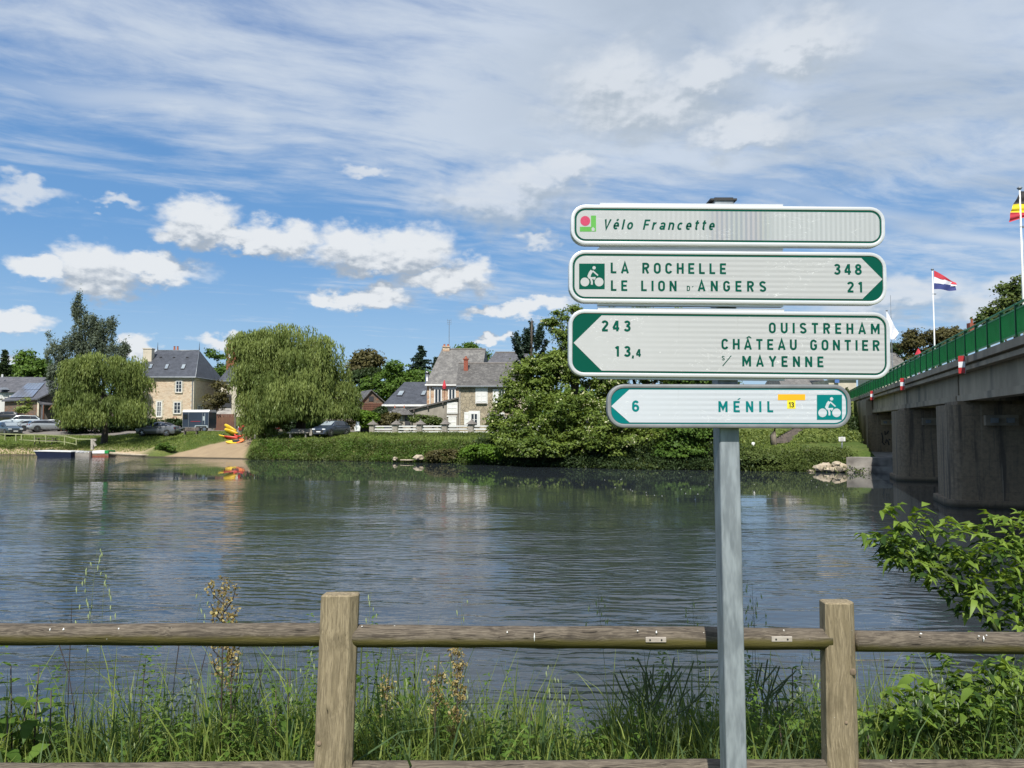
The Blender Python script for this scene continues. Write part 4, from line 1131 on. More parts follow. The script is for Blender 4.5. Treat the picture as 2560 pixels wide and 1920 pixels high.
dr = window(Wf, 391.5, 1003, 404.5, 1042, H, cols=2, rows=3, surround='cream_plaster', name='door', fw=.14)
chimney(H, (px_X(369, 121.5), 121.5), 1.35, 1.0, ze, P(369, 873, 121.5).z, 'cream_plaster', 0)
chimney(H, (px_X(437, 125.5), 125.5), .95, .7, zr - 1.5, P(437, 877, 125.5).z, 'brick', 2, poth=.65)
# quoins at the corner
mb = MB()
for k in range(16):
    z = ze - .5 - k * .42; w_ = .5 if k % 2 else .32
    if z < zb + .3: break
    mb.box((xr - w_ / 2 + .02, Y0 + .1, z), (w_, .26, .40)); mb.box((xr + .01, Y0 + (.8 - w_) / 2 + .1, z), (.05, .8 - w_, .40))
mb.build('corner_stones', 'cream_plaster', H)
# small red trestle in front of the door
MB().tube([P(431, 1046, 116), P(434, 1042, 116), P(440, 1042, 116), P(443, 1047, 116)], .06, 6).build('garden_arch', 'brick', None)
tag(bpy.data.objects['garden_arch'], 'low red metal hoop standing below the ground floor window of the pale house', 'hoop')

# ---- house with tall brick chimney
Y0, Y1 = 121.0, 131.0
xl, xr = px_X(551, Y0), px_X(700, Y0)
H = thing('stone_house', 'slate roofed house with a tall red brick chimney half hidden by the big willow', 'house', ((xl + xr) / 2, 126, 3.0))
ze = P(570, 952, Y0).z
body('wall', [(xl, Y0), (xr, Y0), (xr, Y1), (xl, Y1)], 2.5, ze, 'cream_plaster', H)
Wd = Wall((xl, Y0), (xr, Y0))
ym = 126; zr = P(600, 884, ym).z
a = (xl - .3, Y0 - .4, ze); b_ = (xr + .4, Y0 - .4, ze); c_ = (xr + .4, Y1 + .4, ze); d_ = (xl - .3, Y1 + .4, ze)
ra, rb = (px_X(598, ym), ym, zr), (px_X(690, ym), ym, zr)
rf = MB().add([a, b_, c_, d_, ra, rb], [(0, 1, 5, 4), (1, 2, 5), (2, 3, 4, 5), (3, 0, 4), (0, 3, 2, 1)]).build('roof', 'slate_blue', H)
ch = chimney(rf, (px_X(578.5, 124), 124), 1.5, .9, ze + .5, P(578, 863, 124).z, 'brick', 2, poth=.55)
q = P(576, 890, 123.2)
MB().tube([q, q + Vector((0, -.12, 0))], [.22, .30], 12).build('satellite_dish', 'white_paint', ch)
mb = MB(); Wd.rect(mb, 553, 988, 577.5, 1020, .02, .08); mb.build('opening_panel', 'dark_metal', H)  # flat dark panel on the wall; its colour stands for the unlit inside
MB().tube([Wd.pt(577.5, 985, .1), Wd.pt(577.5, 1022, .1)], .06, 6).build('downpipe', 'dark_metal', H)
MB().prism([P(548, 1021, 112), P(578, 1021, 112), P(578, 1036, 109), P(538, 1036, 109)], (0, 0, -.12)).build('porch_roof', 'concrete', H)
for x in (541, 576): MB().bar(P(x, 1036, 109.3), P(x, 1075, 109.3), .14).build('porch_post', 'old_planks', H)
MB().tube([Wd.pt(551, 953, .5), Wd.pt(700, 953, .5)], .09, 6).build('gutter', 'zinc', H)
# brown board gate
g0, g1 = P(534, 1076, 104), P(585, 1076, 104)
T = thing('board_gate', 'brown gate of upright wooden boards between horse trailer and big willow', 'gate', (g0 + g1) / 2)
nb = 24
bm_ = None
hgt_ = 2.2
for k in range(nb):
    f = (k + .5) / nb; c0 = g0.lerp(g1, f)
    mb = MB().box((0, 0, 0), ((g1 - g0).length / nb - .018, .03 + .012 * (k % 2), hgt_ + random.uniform(-.03, .03))) if bm_ is None else None
    if bm_ is None:
        o = mb.build('board', 'brown_planks', T, world=False); bm_ = o.data
    else:
        o = bpy.data.objects.new('board', bm_); COL.objects.link(o); o.parent = T
    o.location = Vector((c0.x, c0.y + .012 * (k % 2), g0.z + hgt_ / 2)) - ROOT[T.name]
MB().bar(g1 + Vector((.15, 0, -.2)), g1 + Vector((.15, 0, 2.35)), .18).build('gate_post', 'old_planks', T)

# ---- barn with solar panels and the long slate roof behind it
A1 = [P(-60, 940, 136), P(60, 949, 136), P(36, 980, 130), P(-60, 980, 130)]
H = thing('long_house', 'white walled building under a long grey slate roof at the left edge', 'house', P(0, 1040, 132))
xl, xr = px_X(-110, 130), px_X(60, 130)
ze = P(20, 981, 130).z
body('wall', [(xl, 130.3), (xr, 130.3), (xr, 141.5), (xl, 141.5)], 2.8, ze, 'white_plaster', H)
zr = P(0, 943, 136).z
rf = MB().add([(xl - .3, 129.9, ze), (xr + .3, 129.9, ze), (xr + .3, 142, ze), (xl - .3, 142, ze), (xl - .3, 136, zr + .1), (xr + .3, 136, zr)],
     [(0, 1, 5, 4), (2, 3, 4, 5), (1, 2, 5), (3, 0, 4), (0, 3, 2, 1)]).build('roof', 'slate_far', H)
Wl = Wall((xl, 130.3), (xr, 130.3))
for (x0, y0, x1, y1) in ((1, 984, 5, 996), (8, 984, 12, 998), (14, 984, 20, 994), (-12, 984, -4, 996)): window(Wl, x0, y0, x1, y1, H, cols=2, rows=2, fw=.08)
for x in (1, 8): MB().prism([P(x - 3, 974, 129.3), P(x + 4, 974, 129.3), P(x + 1, 968, 131)], (0, 1.2, 0)).build('roof_vent', 'zinc', rf)
q = P(6, 943, 134); MB().tube([q, q + Vector((0, 0, .5))], .15, 8).build('vent_pipe', 'white_paint', rf)

H = thing('barn', 'low stone barn with solar panels on its slate roof behind the parked cars', 'barn', P(50, 1050, 120))
L0 = P(4, 1000, 125); R0 = P(92, 998, 116)      # eave ends
RL, RR = P(58, 949, 131), P(127, 952, 123)      # ridge ends
zt = (RL.z + RR.z) / 2; RL.z = zt; RR.z = zt - .1
ze = (L0.z + R0.z) / 2; L0.z = ze; R0.z = ze
u_ = (R0 - L0).normalized(); back = ((RL - L0) + (RR - R0)); back = (back - u_ * back.dot(u_)); back.z = 0; back.normalize()
dep = 11.0
in_ = back * .45
F0, F1 = L0 + in_, R0 + in_ - u_ * .35
B0, B1 = F0 + back * dep, F1 + back * dep
body('wall', [F0, F1, B1, B0], 2.3, ze + .05, 'brown_stone', H)
gp = (F1 + B1) / 2; gp.z = zt - .15
MB().prism([(F1.x, F1.y, ze), (B1.x, B1.y, ze), gp], -u_ * .2).build('gable', 'old_planks', H)
MB().prism([Vector((F1.x, F1.y, 2.3)) + u_ * .03, Vector((B1.x, B1.y, 2.3)) + u_ * .03, Vector((B1.x, B1.y, ze)) + u_ * .03, Vector((F1.x, F1.y, ze)) + u_ * .03], u_ * .05).build('plank_cladding', 'old_planks', H)
G0 = L0 + back * (dep + .9); G1 = R0 + back * (dep + .9)
mid0 = (L0 + G0) / 2; mid1 = (R0 + G1) / 2; mid0.z = zt; mid1.z = zt
mid1 = mid1 + u_ * .2
sl = slab('roof', [L0, R0 + u_ * .2, mid1, mid0], 'slate_far', H, .2)
slab('rear_roof', [mid0, mid1, G1, G0], 'slate_far', H, .2)
front = [L0, R0, mid1]
q4 = [plane_pt(front, 23, 994.4, .1), plane_pt(front, 81, 993, .1), plane_pt(front, 112.7, 957, .1), plane_pt(front, 69.6, 958, .1)]
pm('solar_cell', (.17, .18, .22), (.21, .22, .26), 1, .18, spec=.8, stretch=(3, 3, .2))
N_ = (q4[1] - q4[0]).cross(q4[3] - q4[0]).normalized()
def bil(s, t): return q4[0] * (1 - s) * (1 - t) + q4[1] * s * (1 - t) + q4[2] * s * t + q4[3] * (1 - s) * t
for j in range(2):
    for i in range(6):
        s0, s1, t0, t1 = i / 6 + .006, (i + 1) / 6 - .006, j / 2 + .012, (j + 1) / 2 - .012
        MB().prism([bil(s0, t0), bil(s1, t0), bil(s1, t1), bil(s0, t1)], N_ * .05).build('solar_panel', 'solar_cell', sl)
MB().bar(Vector((F1.x, F1.y, 2.3)) - back * .05, Vector((F1.x, F1.y, ze)) - back * .05, .28).build('corner_post', 'cream_plaster', H)
# open cart shed leaning on the gable
S = thing('cart_shed', 'dark open-fronted lean-to shed beside the barn behind the red box', 'shed', P(130, 1050, 117))
s0, s1 = P(101, 1011, 115.5), P(158, 1011, 119); s0.z = s1.z = P(130, 1011, 117).z
slab('roof', [P(95, 998, 116.4), s0, s1, P(158, 985, 126)], 'slate_far', S, .15)
bk0, bk1 = P(104, 1011, 123), P(160, 1011, 126)
MB().prism([(bk0.x, bk0.y, 2.4), (bk1.x, bk1.y, 2.4), (bk1.x, bk1.y, s0.z), (bk0.x, bk0.y, s0.z)], (0, .2, 0)).build('back_wall', 'old_planks', S)
for x in (109, 150): q = P(x, 1011, 116); MB().bar((q.x, q.y, 2.3), (q.x, q.y, s0.z - .1), .22).build('post', 'brown_planks', S)
MB().bar(P(150, 1014, 116), P(160, 1022, 116), .15).bar(P(122, 1024, 116.5), P(131, 1013, 116.5), .15).build('brace', 'brown_planks', S)
q = P(106, 1012, 115.2); MB().tube([P(110, 1011, 115.3), q, (q.x, q.y, 2.3)], .08, 6).build('downpipe', 'zinc', S)
MB().prism([P(123, 1029, 120), P(150, 1029, 120), P(150, 1016, 121), P(130, 1013, 121)], (0, .1, 0)).build('cream_sheet', 'cream_plaster', S)

# ---- old stone shed
c0 = P(905, 1001, 105); c1 = P(959, 1001, 106.5); c2 = P(880, 1003, 111)
ze = c0.z; c1.z = ze; c2.z = ze
H = thing('stone_shed', 'small old shed of brown stone with a grey roof right of the big willow', 'shed', (c0 + c1) / 2)
c3 = c1 + (c2 - c0)
body('wall', [c0, c1, c3, c2], 2.2, ze, 'brown_stone', H)
ap = P(928, 974, 105.7); bkv = (c2 - c0); ap2 = ap + bkv
MB().prism([c0, c1, ap], bkv * .04).build('gable', 'brown_stone', H)
ov = (c1 - c0).normalized() * .35; dn_ = Vector((0, 0, -.3)); fw_ = -bkv.normalized() * .3
slab('roof', [c0 - ov + dn_ + fw_, ap + fw_, ap2, c2 - ov + dn_], 'slate_dark', H, .14)
slab('rear_roof', [ap + fw_, c1 + ov + dn_ + fw_, c3 + ov + dn_, ap2], 'slate_dark', H, .14)
Wg = Wall(c0, c1)
mb = MB(); Wg.rect(mb, 922, 991, 934, 1003, .02, .06); mb.build('hatch', 'dark_metal', H)
mb = MB()
for k in range(5): Wg.rect(mb, 908, 1008 + k * 4.4, 957, 1011.6 + k * 4.4, .04, .05)
mb.build('timber_boards', 'brown_planks', H)

# ---- white annex with slate roof
Y0 = 99.0
xl, xr = px_X(961, Y0), px_X(1072, Y0); ze = P(1000, 1012, Y0).z
H = thing('white_annex', 'white walled annex with dark slate roof and two roof windows', 'house', ((xl + xr) / 2, 102, 2.8))
body('wall', [(xl, Y0), (xr, Y0), (xr, Y0 + 9), (xl, Y0 + 9)], 2.3, ze, 'white_plaster', H)
yr = Y0 + 4.6; zr = P(1040, 955, yr).z
a = (xl - .2, Y0 - .35, ze); b_ = (xr + .2, Y0 - .35, ze); c_ = (xr + .2, Y0 + 9.3, ze); d_ = (xl - .2, Y0 + 9.3, ze)
ra, rb = (px_X(1011, yr), yr, zr), (xr + .2, yr, zr)
rf = MB().add([a, b_, c_, d_, ra, rb], [(0, 1, 5, 4), (1, 2, 5), (2, 3, 4, 5), (3, 0, 4), (0, 3, 2, 1)]).build('roof', 'slate_blue', H)
MB().bar((xl - .25, Y0 - .4, ze - .08), (xr + .2, Y0 - .4, ze - .08), .24).build('gutter_board', 'white_paint', H)
fr = [a, b_, rb]
for (x0, y0, x1, y1, sk) in ((991, 978, 1013, 991, 8), (1051, 978, 1068, 990, 6)):
    roof_window(rf, [plane_pt(fr, x0, y1), plane_pt(fr, x1 - sk, y1), plane_pt(fr, x1, y0), plane_pt(fr, x0 + sk, y0)])
q = P(1068, 952, Y0 + 4); MB().tube([(q.x, q.y, ze), (q.x, q.y, P(1068, 932, Y0 + 4).z)], .28, 10).tube([(q.x, q.y, P(1068, 932, Y0 + 4).z), (q.x, q.y, P(1068, 928, Y0 + 4).z)], [.4, .12], 10).build('flue', 'chrome', rf, True)

# ---- tall old slate house
Y0 = 97.0
xl, xr = px_X(1067, Y0), px_X(1215, Y0); ze = P(1100, 963, Y0).z
H = thing('village_house', 'tall house with big weathered slate roof and upstairs windows of mixed brick and stone', 'house', ((xl + xr) / 2, 101, 2.8))
body('wall', [(xl, Y0), (xr, Y0), (xr, Y0 + 9.5), (xl, Y0 + 9.5)], 2.3, ze, 'quoin_stone', H)
yr = Y0 + 4.8; zr = P(1150, 873, yr).z
ra, rb = (px_X(1104, yr), yr, zr), (px_X(1214, yr), yr, zr)
a = (px_X(1062, Y0 - .3), Y0 - .3, ze); b_ = (px_X(1199, Y0 - .3) , Y0 - .3, ze - .1); c_ = (xr + .6, Y0 + 9.8, ze); d_ = (xl - .2, Y0 + 9.8, ze)
rf = MB().add([a, b_, c_, d_, ra, rb], [(0, 1, 5, 4), (2, 3, 4, 5), (3, 0, 4), (0, 3, 2, 1)]).build('roof', 'slate_old', H)
MB().prism([b_, c_, (rb[0] + .02, rb[1], rb[2] - .05)], (-.15, 0, 0)).build('slate_gable', 'slate_blue', H)
MB().tube([ra, rb], .12, 6).build('ridge_tiles', 'cap_stone', rf)
MB().tube([(a[0], a[1] - .08, ze - .02), (px_X(1150, Y0 - .3), Y0 - .38, ze - .05)], .1, 6).build('gutter', 'white_paint', H)
Wg = Wall((xl, Y0), (xr, Y0))
window(Wg, 1085, 971, 1105, 1010, H, cols=2, rows=1, fw=.16, name='window')
window(Wg, 1120, 971, 1139.5, 1006, H, cols=2, rows=1, fw=.16, name='window')
mb = MB(); Wg.rect(mb, 1080, 967, 1142, 971, .04, .1); mb.build('lintel', 'white_paint', H)
MB().tube([Wg.pt(1075, 964, .1), Wg.pt(1075, 1012, .1)], .07, 6).build('downpipe', 'white_paint', H)
chimney(rf, (px_X(1115, yr), yr), .9, .6, zr - .6, P(1115, 868, yr).z, 'quoin_stone', 2, poth=.3)
tp = P(1123, 800, yr)
mb = MB().tube([(tp.x, yr, zr - .2), (tp.x, yr, tp.z)], .04, 6)
for (dz, hw) in ((-.05, .25), (-.35, .25), (-.6, .2)): mb.bar((tp.x - hw, yr, tp.z + dz), (tp.x + hw, yr, tp.z + dz), .03)
for s in (-.25, .25): mb.bar((tp.x + s, yr, tp.z + .15), (tp.x + s, yr, tp.z - .6), .03)
mb.build('aerial', 'zinc', rf)
U = thing('garden_parasol', 'closed dark red parasol standing in front of the upstairs windows', 'parasol', P(1111, 1000, 94))
q0, q1 = P(1111, 1003, 94), P(1111, 950, 94)
MB().tube([(q1.x, q1.y, q0.z - .6), q1], .04, 6).build('pole', 'brick', U)
MB().tube([(q1.x, q1.y, q1.z - 1.1), (q1.x, q1.y, q1.z - .8), q1], [.20, .26, .03], 8).build('folded_canopy', 'flag_red', U)

# lean-to wall with its sloping dark coping
H = thing('lean_to', 'low grey plastered lean-to with a long sloping dark roof edge left of the stone house', 'outbuilding', P(1080, 1060, 92))
Wl = Wall((px_X(1000, 92), 92), (px_X(1149, 92), 92))
t0, t1 = Wl.pt(1018, 1027), Wl.pt(1146, 995.5)
zb = 2.3
pts = [(t0.x, 92, zb), (t1.x, 92, zb), (t1.x, 92, t1.z - .1), (t0.x, 92, t0.z - .1)]
MB().prism(pts, (0, 4.5, 0)).build('wall', 'grey_plaster', H)
MB().prism([(t0.x - .3, 91.7, t0.z - .12), (t1.x, 91.7, t1.z - .08), (t1.x, 91.7, t1.z + .12), (t0.x - .3, 91.7, t0.z + .06)], (0, 5, 0)).build('roof', 'slate_dark', H)
for x in (1035, 1070, 1107): q = Wl.pt(x, 1027 - (x - 1018) * .246 + 4, .2); MB().box(q, (.14, .3, .22)).build('rafter_end', 'old_planks', H)
shutter(Wl, 1117.5, 1005.5, 1144, 1034, H, 'shutter', off=.06)
mb = MB(); Wl.rect(mb, 1117, 1039, 1142, 1042, .05, .1); mb.build('lintel', 'white_paint', H)
shutter(Wl, 1121, 1043, 1141, 1068, H, 'door', off=.05)

# ---- stone front house
Y0 = 90.0
xl, xr = px_X(1147, Y0), px_X(1300, Y0); ze = P(1200, 966, Y0).z
H = thing('village_house', 'stone cottage with white shutters and a weathered slate roof beside the bank trees', 'house', ((xl + xr) / 2, 94, 2.8))
body('wall', [(xl, Y0), (xr, Y0), (xr, Y0 + 8), (xl, Y0 + 8)], 2.3, ze, 'crazy_stone', H)
yr = Y0 + 4.2; zr = P(1200, 908, yr).z
a = (px_X(1140, Y0 - .35), Y0 - .35, ze); b_ = (xr + .3, Y0 - .35, ze); c_ = (xr + .3, Y0 + 8.3, ze); d_ = (xl - .3, Y0 + 8.3, ze)
ra, rb = (px_X(1146, yr), yr, zr), (px_X(1290, yr), yr, zr)
rf = MB().add([a, b_, c_, d_, ra, rb], [(0, 1, 5, 4), (1, 2, 5), (2, 3, 4, 5), (3, 0, 4), (0, 3, 2, 1)]).build('roof', 'slate_dark', H)
MB().tube([ra, rb], .11, 6).build('ridge_tiles', 'cap_stone', rf)
MB().tube([(px_X(1140, Y0 - .3), Y0 - .42, ze - .03), (xr + .3, Y0 - .42, ze - .03)], .09, 6).build('gutter', 'zinc', H)
chimney(rf, (px_X(1164.5, yr - 1.3), yr - 1.3), .5, .5, ze + 1.0, P(1164, 899, yr - 1.3).z, 'brick', 1, poth=.3)
Wh = Wall((xl, Y0), (xr, Y0))
mb = MB(); Wh.rect(mb, 1147, 968, 1151.5, 1072, .03, .08); mb.build('pilaster', 'concrete_post', H)
def pair(x0, y0, x1, y1):
    xm_ = (x0 + x1) / 2
    shutter(Wh, x0, y0, xm_ - .3, y1, H); shutter(Wh, xm_ + .3, y0, x1, y1, H)
mb = MB(); Wh.rect(mb, 1188.5, 968.5, 1219, 1010, .02, .06); mb.build('window_surround', 'white_paint', H)
pair(1191, 971, 1216.5, 1007)
mb = MB(); c0, w_, h_, R_ = Wh.rect(mb, 1190, 1007.5, 1217, 1009.5, .1, .25); mb.build('sill', 'concrete', H)
shutter(Wh, 1232, 973, 1245.5, 1006.5, H)
window(Wh, 1246, 974, 1262, 1006, H, cols=2, rows=2, fw=.1)
shutter(Wh, 1160.5, 1030, 1172, 1063, H)
mb = MB(); Wh.rect(mb, 1171.5, 1027, 1200, 1066, .02, .06); mb.build('window_surround', 'white_paint', H)
window(Wh, 1175.5, 1032, 1195.5, 1066, H, cols=2, rows=2, fw=.14, off=.07)
# porch with a small slate hood
MB().prism([P(1217, 1039, 88.2), P(1248, 1039, 88.2), P(1241, 1028.5, 89.8), P(1224, 1028.5, 89.8)], (0, .15, -.06)).build('porch_hood', 'slate_dark', H)
for x in (1219.5, 1246): MB().bar(P(x, 1038, 88.5), P(x, 1075, 88.5), .14).build('porch_post', 'white_paint', H)
window(Wh, 1222.5, 1040, 1243, 1062, H, cols=2, rows=1, fw=.16)
shutter(Wh, 1248.5, 1031, 1261, 1064, H, 'door')
mb = MB(); Wh.rect(mb, 1245, 1005, 1268, 1009, .3, .4); mb.build('balcony_edge', 'white_paint', H)
window(Wh, 1262, 1042, 1284, 1066, H, cols=3, rows=1, fw=.16)
# ---- roof behind
Y0 = 111
H = thing('rear_house', 'grey slate roofed house behind the tall house left of the monkey puzzle', 'house', P(1260, 1000, 115))
xl, xr = px_X(1222, Y0), px_X(1330, Y0); ze = P(1250, 935, Y0).z; yr = Y0 + 4.5; zr = P(1260, 881, yr).z
body('wall', [(xl, Y0), (xr, Y0), (xr, Y0 + 9), (xl, Y0 + 9)], 2.6, ze, 'cream_plaster', H)
a = (xl - 1.6, Y0 - .3, ze); b_ = (xr + .3, Y0 - .3, ze); c_ = (xr + .3, Y0 + 9.3, ze); d_ = (xl - 1.6, Y0 + 9.3, ze)
ra, rb = (px_X(1238, yr), yr, zr), (px_X(1320, yr), yr, zr)
rf = MB().add([a, b_, c_, d_, ra, rb], [(0, 1, 5, 4), (1, 2, 5), (2, 3, 4, 5), (3, 0, 4), (0, 3, 2, 1)]).build('roof', 'slate_far', H)
MB().tube([ra, rb], .14, 6).build('ridge_tiles', 'cap_stone', rf)
# ---- little well house
H = thing('well_house', 'small stone well house with a steep little slate roof behind the garden fence', 'well house', P(1010, 1066, 87))
q0, q1 = P(998, 1066, 87), P(1028, 1066, 87); zt = P(1010, 1037, 87).z
body('wall', [(q0.x, 87), (q1.x, 87), (q1.x, 88.6), (q0.x, 88.6)], 2.2, zt, 'grey_plaster', H)
a, b_ = P(970, 1035, 86.4), P(1030, 1038, 86.4); b_.z = a.z = zt; c_, d_ = b_ + Vector((0, 2.8, 0)), a + Vector((0, 2.8, 0))
ra, rb = P(987, 1019.5, 87.8), P(1010.5, 1019.5, 87.8)
rf = MB().add([a, b_, c_, d_, ra, rb], [(0, 1, 5, 4), (1, 2, 5), (2, 3, 4, 5), (3, 0, 4), (0, 3, 2, 1)]).build('roof', 'slate_dark', H)
for q in (ra, rb): MB().tube([q, q + Vector((0, 0, .3))], [.1, .03], 6).build('finial', 'terracotta', rf)
for x in (975, 995): MB().bar(P(x, 1036, 86.9), P(x, 1066, 86.9), .16).build('post', 'old_planks', H)
mb = MB(); Wq = Wall((q0.x, 87), (q1.x, 87)); Wq.rect(mb, 1012, 1040, 1026, 1066, .02, .05); mb.build('door', 'dark_metal', H)
mb = MB(); Wq.rect(mb, 1000, 1038, 1006, 1052, .04, .05); mb.build('white_panel', 'white_paint', H)

# ---- white railed garden fence with capped pillars
FN = thing('railed_fence', 'garden fence of white rails between squat grey pillars with pyramid caps', 'fence', P(1120, 1083, 78))
f0 = P(932, 1083, 84); f1 = P(1247, 1083.5, 76.5)
fd = (f1 - f0) / 5
cap_me = None
pil = []
npil = 12
for k in range(npil):
    p = f0 + fd * k; pil.append(p)
    zk = min(f0.z + (f1.z - f0.z) / 5 * k, 2.45) if k <= 5 else f1.z - (k - 5) * .045
    p.z = zk
    if cap_me is None:
        o = MB().box((0, 0, .42), (.56, .56, 1.04)).build('pillar', 'concrete_post', FN, world=False); pil_me = o.data
        cp_ = MB().add([(-.44, -.44, .94), (.44, -.44, .94), (.44, .44, .94), (-.44, .44, .94), (-.40, -.40, 1.0), (.40, -.40, 1.0), (.40, .40, 1.0), (-.40, .40, 1.0), (0, 0, 1.40)],
            [(0, 3, 2, 1), (0, 1, 5, 4), (1, 2, 6, 5), (2, 3, 7, 6), (3, 0, 4, 7), (4, 5, 8), (5, 6, 8), (6, 7, 8), (7, 4, 8)]).tube([(0, 0, 1.34), (0, 0, 1.5)], [.08, .05], 6).build('cap', 'cap_stone', o, world=False)
        cap_me = cp_.data
    else:
        o = bpy.data.objects.new('pillar', pil_me); COL.objects.link(o); o.parent = FN
        c = bpy.data.objects.new('cap', cap_me); COL.objects.link(c); c.parent = o
    o.location = p - ROOT[FN.name]; o.rotation_euler = (0, 0, math.atan2(fd.y, fd.x))
for k in range(npil - 1):
    a, b_ = pil[k], pil[k + 1]; t_ = (b_ - a).normalized() * .3
    for dz in (.14, .44, .74):
        MB().bar(a + t_ + Vector((0, 0, dz)), b_ - t_ + Vector((0, 0, dz)), .10, .13).build('rail', 'white_paint', FN)
mb = MB(); a, b_ = pil[0] - fd.normalized() * 2.6, pil[-1]
mb.prism([(a.x, a.y + .1, 1.6), (b_.x, b_.y + .1, 1.2), (b_.x, b_.y + .1, pil[-1].z + .02), (pil[0].x, pil[0].y + .1, pil[0].z + .0), (a.x, a.y + .1, pil[0].z)], (0, .4, 0)); mb.build('base_wall', 'dry_stone', FN)
# rough stone wall ending beside the scooter, and the wall behind the blue car
w = MB().prism([P(900, 1088, 86.5), P(931, 1086, 84.5), P(931, 1064, 84.5), P(915, 1068, 85.5), P(900, 1066, 86.5)], (0, .5, 0)).build('dry_stone_wall', 'dry_stone', None)
tag(w, 'short broken dry stone wall between scooter and first fence pillar', 'stone wall')
w = MB().prism([P(700, 1078, 101), P(905, 1078, 99), P(905, 1046, 99), P(700, 1050, 101)], (0, .5, 0)).build('dry_stone_wall', 'dry_stone', None)
tag(w, 'grey rubble stone wall behind the dark blue car', 'stone wall')
w = MB().prism([P(286, 1079, 106), P(470, 1079, 106), P(470, 1051, 106), P(286, 1051, 106)], (0, .4, 0)).build('garden_wall', 'dry_stone', None)
tag(w, 'dark garden wall between the grey coupe and the pale stone house', 'garden wall')
w = MB().prism([P(168, 1079, 108), P(286, 1079, 106.5), P(286, 1052, 106.5), P(168, 1050, 108)], (0, .4, 0)).build('garden_wall', 'dry_stone', None)
tag(w, 'grey wall behind the smaller willow running to the red box', 'garden wall')
b_ = MB().box(P(860, 1084, 89), (6.0, .18, .28)).build('kerb_wall', 'concrete', None); tag(b_, 'low pale kerb wall to the right of the blue car', 'kerb')

# ---- houses behind the signs on the right
Y0 = 105
H = thing('village_house', 'grey roofed house glimpsed in the gap above the lowest sign', 'house', P(2020, 1000, 108))
xl, xr = px_X(1960, Y0), px_X(2068, Y0); ze = P(2000, 967, Y0).z; zr = P(2000, 925, Y0 + 4).z
body('wall', [(xl, Y0), (xr, Y0), (xr, Y0 + 8), (xl, Y0 + 8)], 2.5, ze, 'cream_plaster', H)
MB().add([(xl - .3, Y0 - .3, ze), (xr + .3, Y0 - .3, ze), (xr + .3, Y0 + 8.3, ze), (xl - .3, Y0 + 8.3, ze), (xl, Y0 + 4, zr), (xr, Y0 + 4, zr)], [(0, 1, 5, 4), (2, 3, 4, 5), (1, 2, 5), (3, 0, 4), (0, 3, 2, 1)]).build('roof', 'slate_old', H)
Wx = Wall((xl, Y0), (xr, Y0))
for k in range(3):
    window(Wx, 1972 + 32 * k, 985, 1983 + 32 * k, 1005, H, surround='white_plaster'); window(Wx, 1972 + 32 * k, 1028, 1983 + 32 * k, 1048, H, surround='white_plaster')
Y0 = 100
H = thing('shop_building', 'cream building with a blue panel between the sign ends and the bridge', 'house', P(2100, 1000, 103))
xl, xr = px_X(2073, Y0), px_X(2142, Y0); ze = P(2100, 950, Y0).z
body('wall', [(xl, Y0), (xr, Y0), (xr, Y0 + 6), (xl, Y0 + 6)], 2.5, ze, 'cream_plaster', H)
MB().prism([(xl - .3, Y0 - .3, ze), (xr + 2, Y0 - .3, ze), (xr + 2, Y0 + 5, ze + 1.8), (xl - .3, Y0 + 5, ze + 1.8)], (0, 0, .15)).build('roof', 'slate_old', H)
pm('blue_paint', (.08, .17, .42), (.07, .15, .38), 2, .6)
Wb = Wall((xl, Y0), (xr, Y0)); window(Wb, 2080, 975, 2092, 995, H); window(Wb, 2108, 975, 2120, 995, H); window(Wb, 2108, 1020, 2120, 1045, H)
mb = MB(); Wb.rect(mb, 2087, 947, 2098, 957, .4, .05); mb.build('blue_panel', 'blue_paint', H)
Y0 = 118
H = thing('village_house', 'grey roofed house just above the far end of the bridge parapet', 'house', P(2250, 980, 122))
xl, xr = px_X(2205, Y0), px_X(2276, Y0); ze = P(2250, 925, Y0).z; zr = P(2250, 882, Y0 + 4).z
body('wall', [(xl, Y0), (xr, Y0), (xr, Y0 + 8), (xl, Y0 + 8)], 3.5, ze, 'cream_plaster', H)
MB().add([(xl - .3, Y0 - .3, ze), (xr + .3, Y0 - .3, ze), (xr + .3, Y0 + 8.3, ze), (xl - .3, Y0 + 8.3, ze), (xl, Y0 + 4, zr), (xr, Y0 + 4, zr)], [(0, 1, 5, 4), (2, 3, 4, 5), (1, 2, 5), (3, 0, 4), (0, 3, 2, 1)]).build('roof', 'slate_old', H)
q = P(2296, 878, 100); o = MB().tube([q - Vector((0, 0, .45)), q + Vector((0, 0, .35))], [.42, .04], 4).tube([q - Vector((0, 0, 3.5)), q - Vector((0, 0, .4))], .05, 6).build('red_sign', 'flag_red', None)
tag(o, 'small red triangular road sign above the bridge parapet', 'road sign')
c0 = P(2430, 824, 95); o = MB().box(c0, (.9, .7, 1.6)).tube([c0 + Vector((0, 0, .8)), c0 + Vector((0, 0, 1.4))], .14, 8).build('chimney_stack', 'brick', None)
c0.z -= 5; tag(o, 'brick chimney stack showing over the parapet near the brown tree', 'chimney')
# stairs up the slope
S = thing('bank_stairs', 'flight of wooden log steps climbing the slope beside the bridge', 'stairs', P(1945, 1122, 60.5))
a, b_ = P(1945, 1122, 60.5), P(2036, 1060, 68)
ns = 18
for k in range(ns):
    p = a.lerp(b_, (k + .5) / ns); p.z = hz_(p.x, p.y) + .12
    MB().box(p + Vector((0, 0, .05)), (1.25, .42, .2)).build('step', 'old_planks', S)
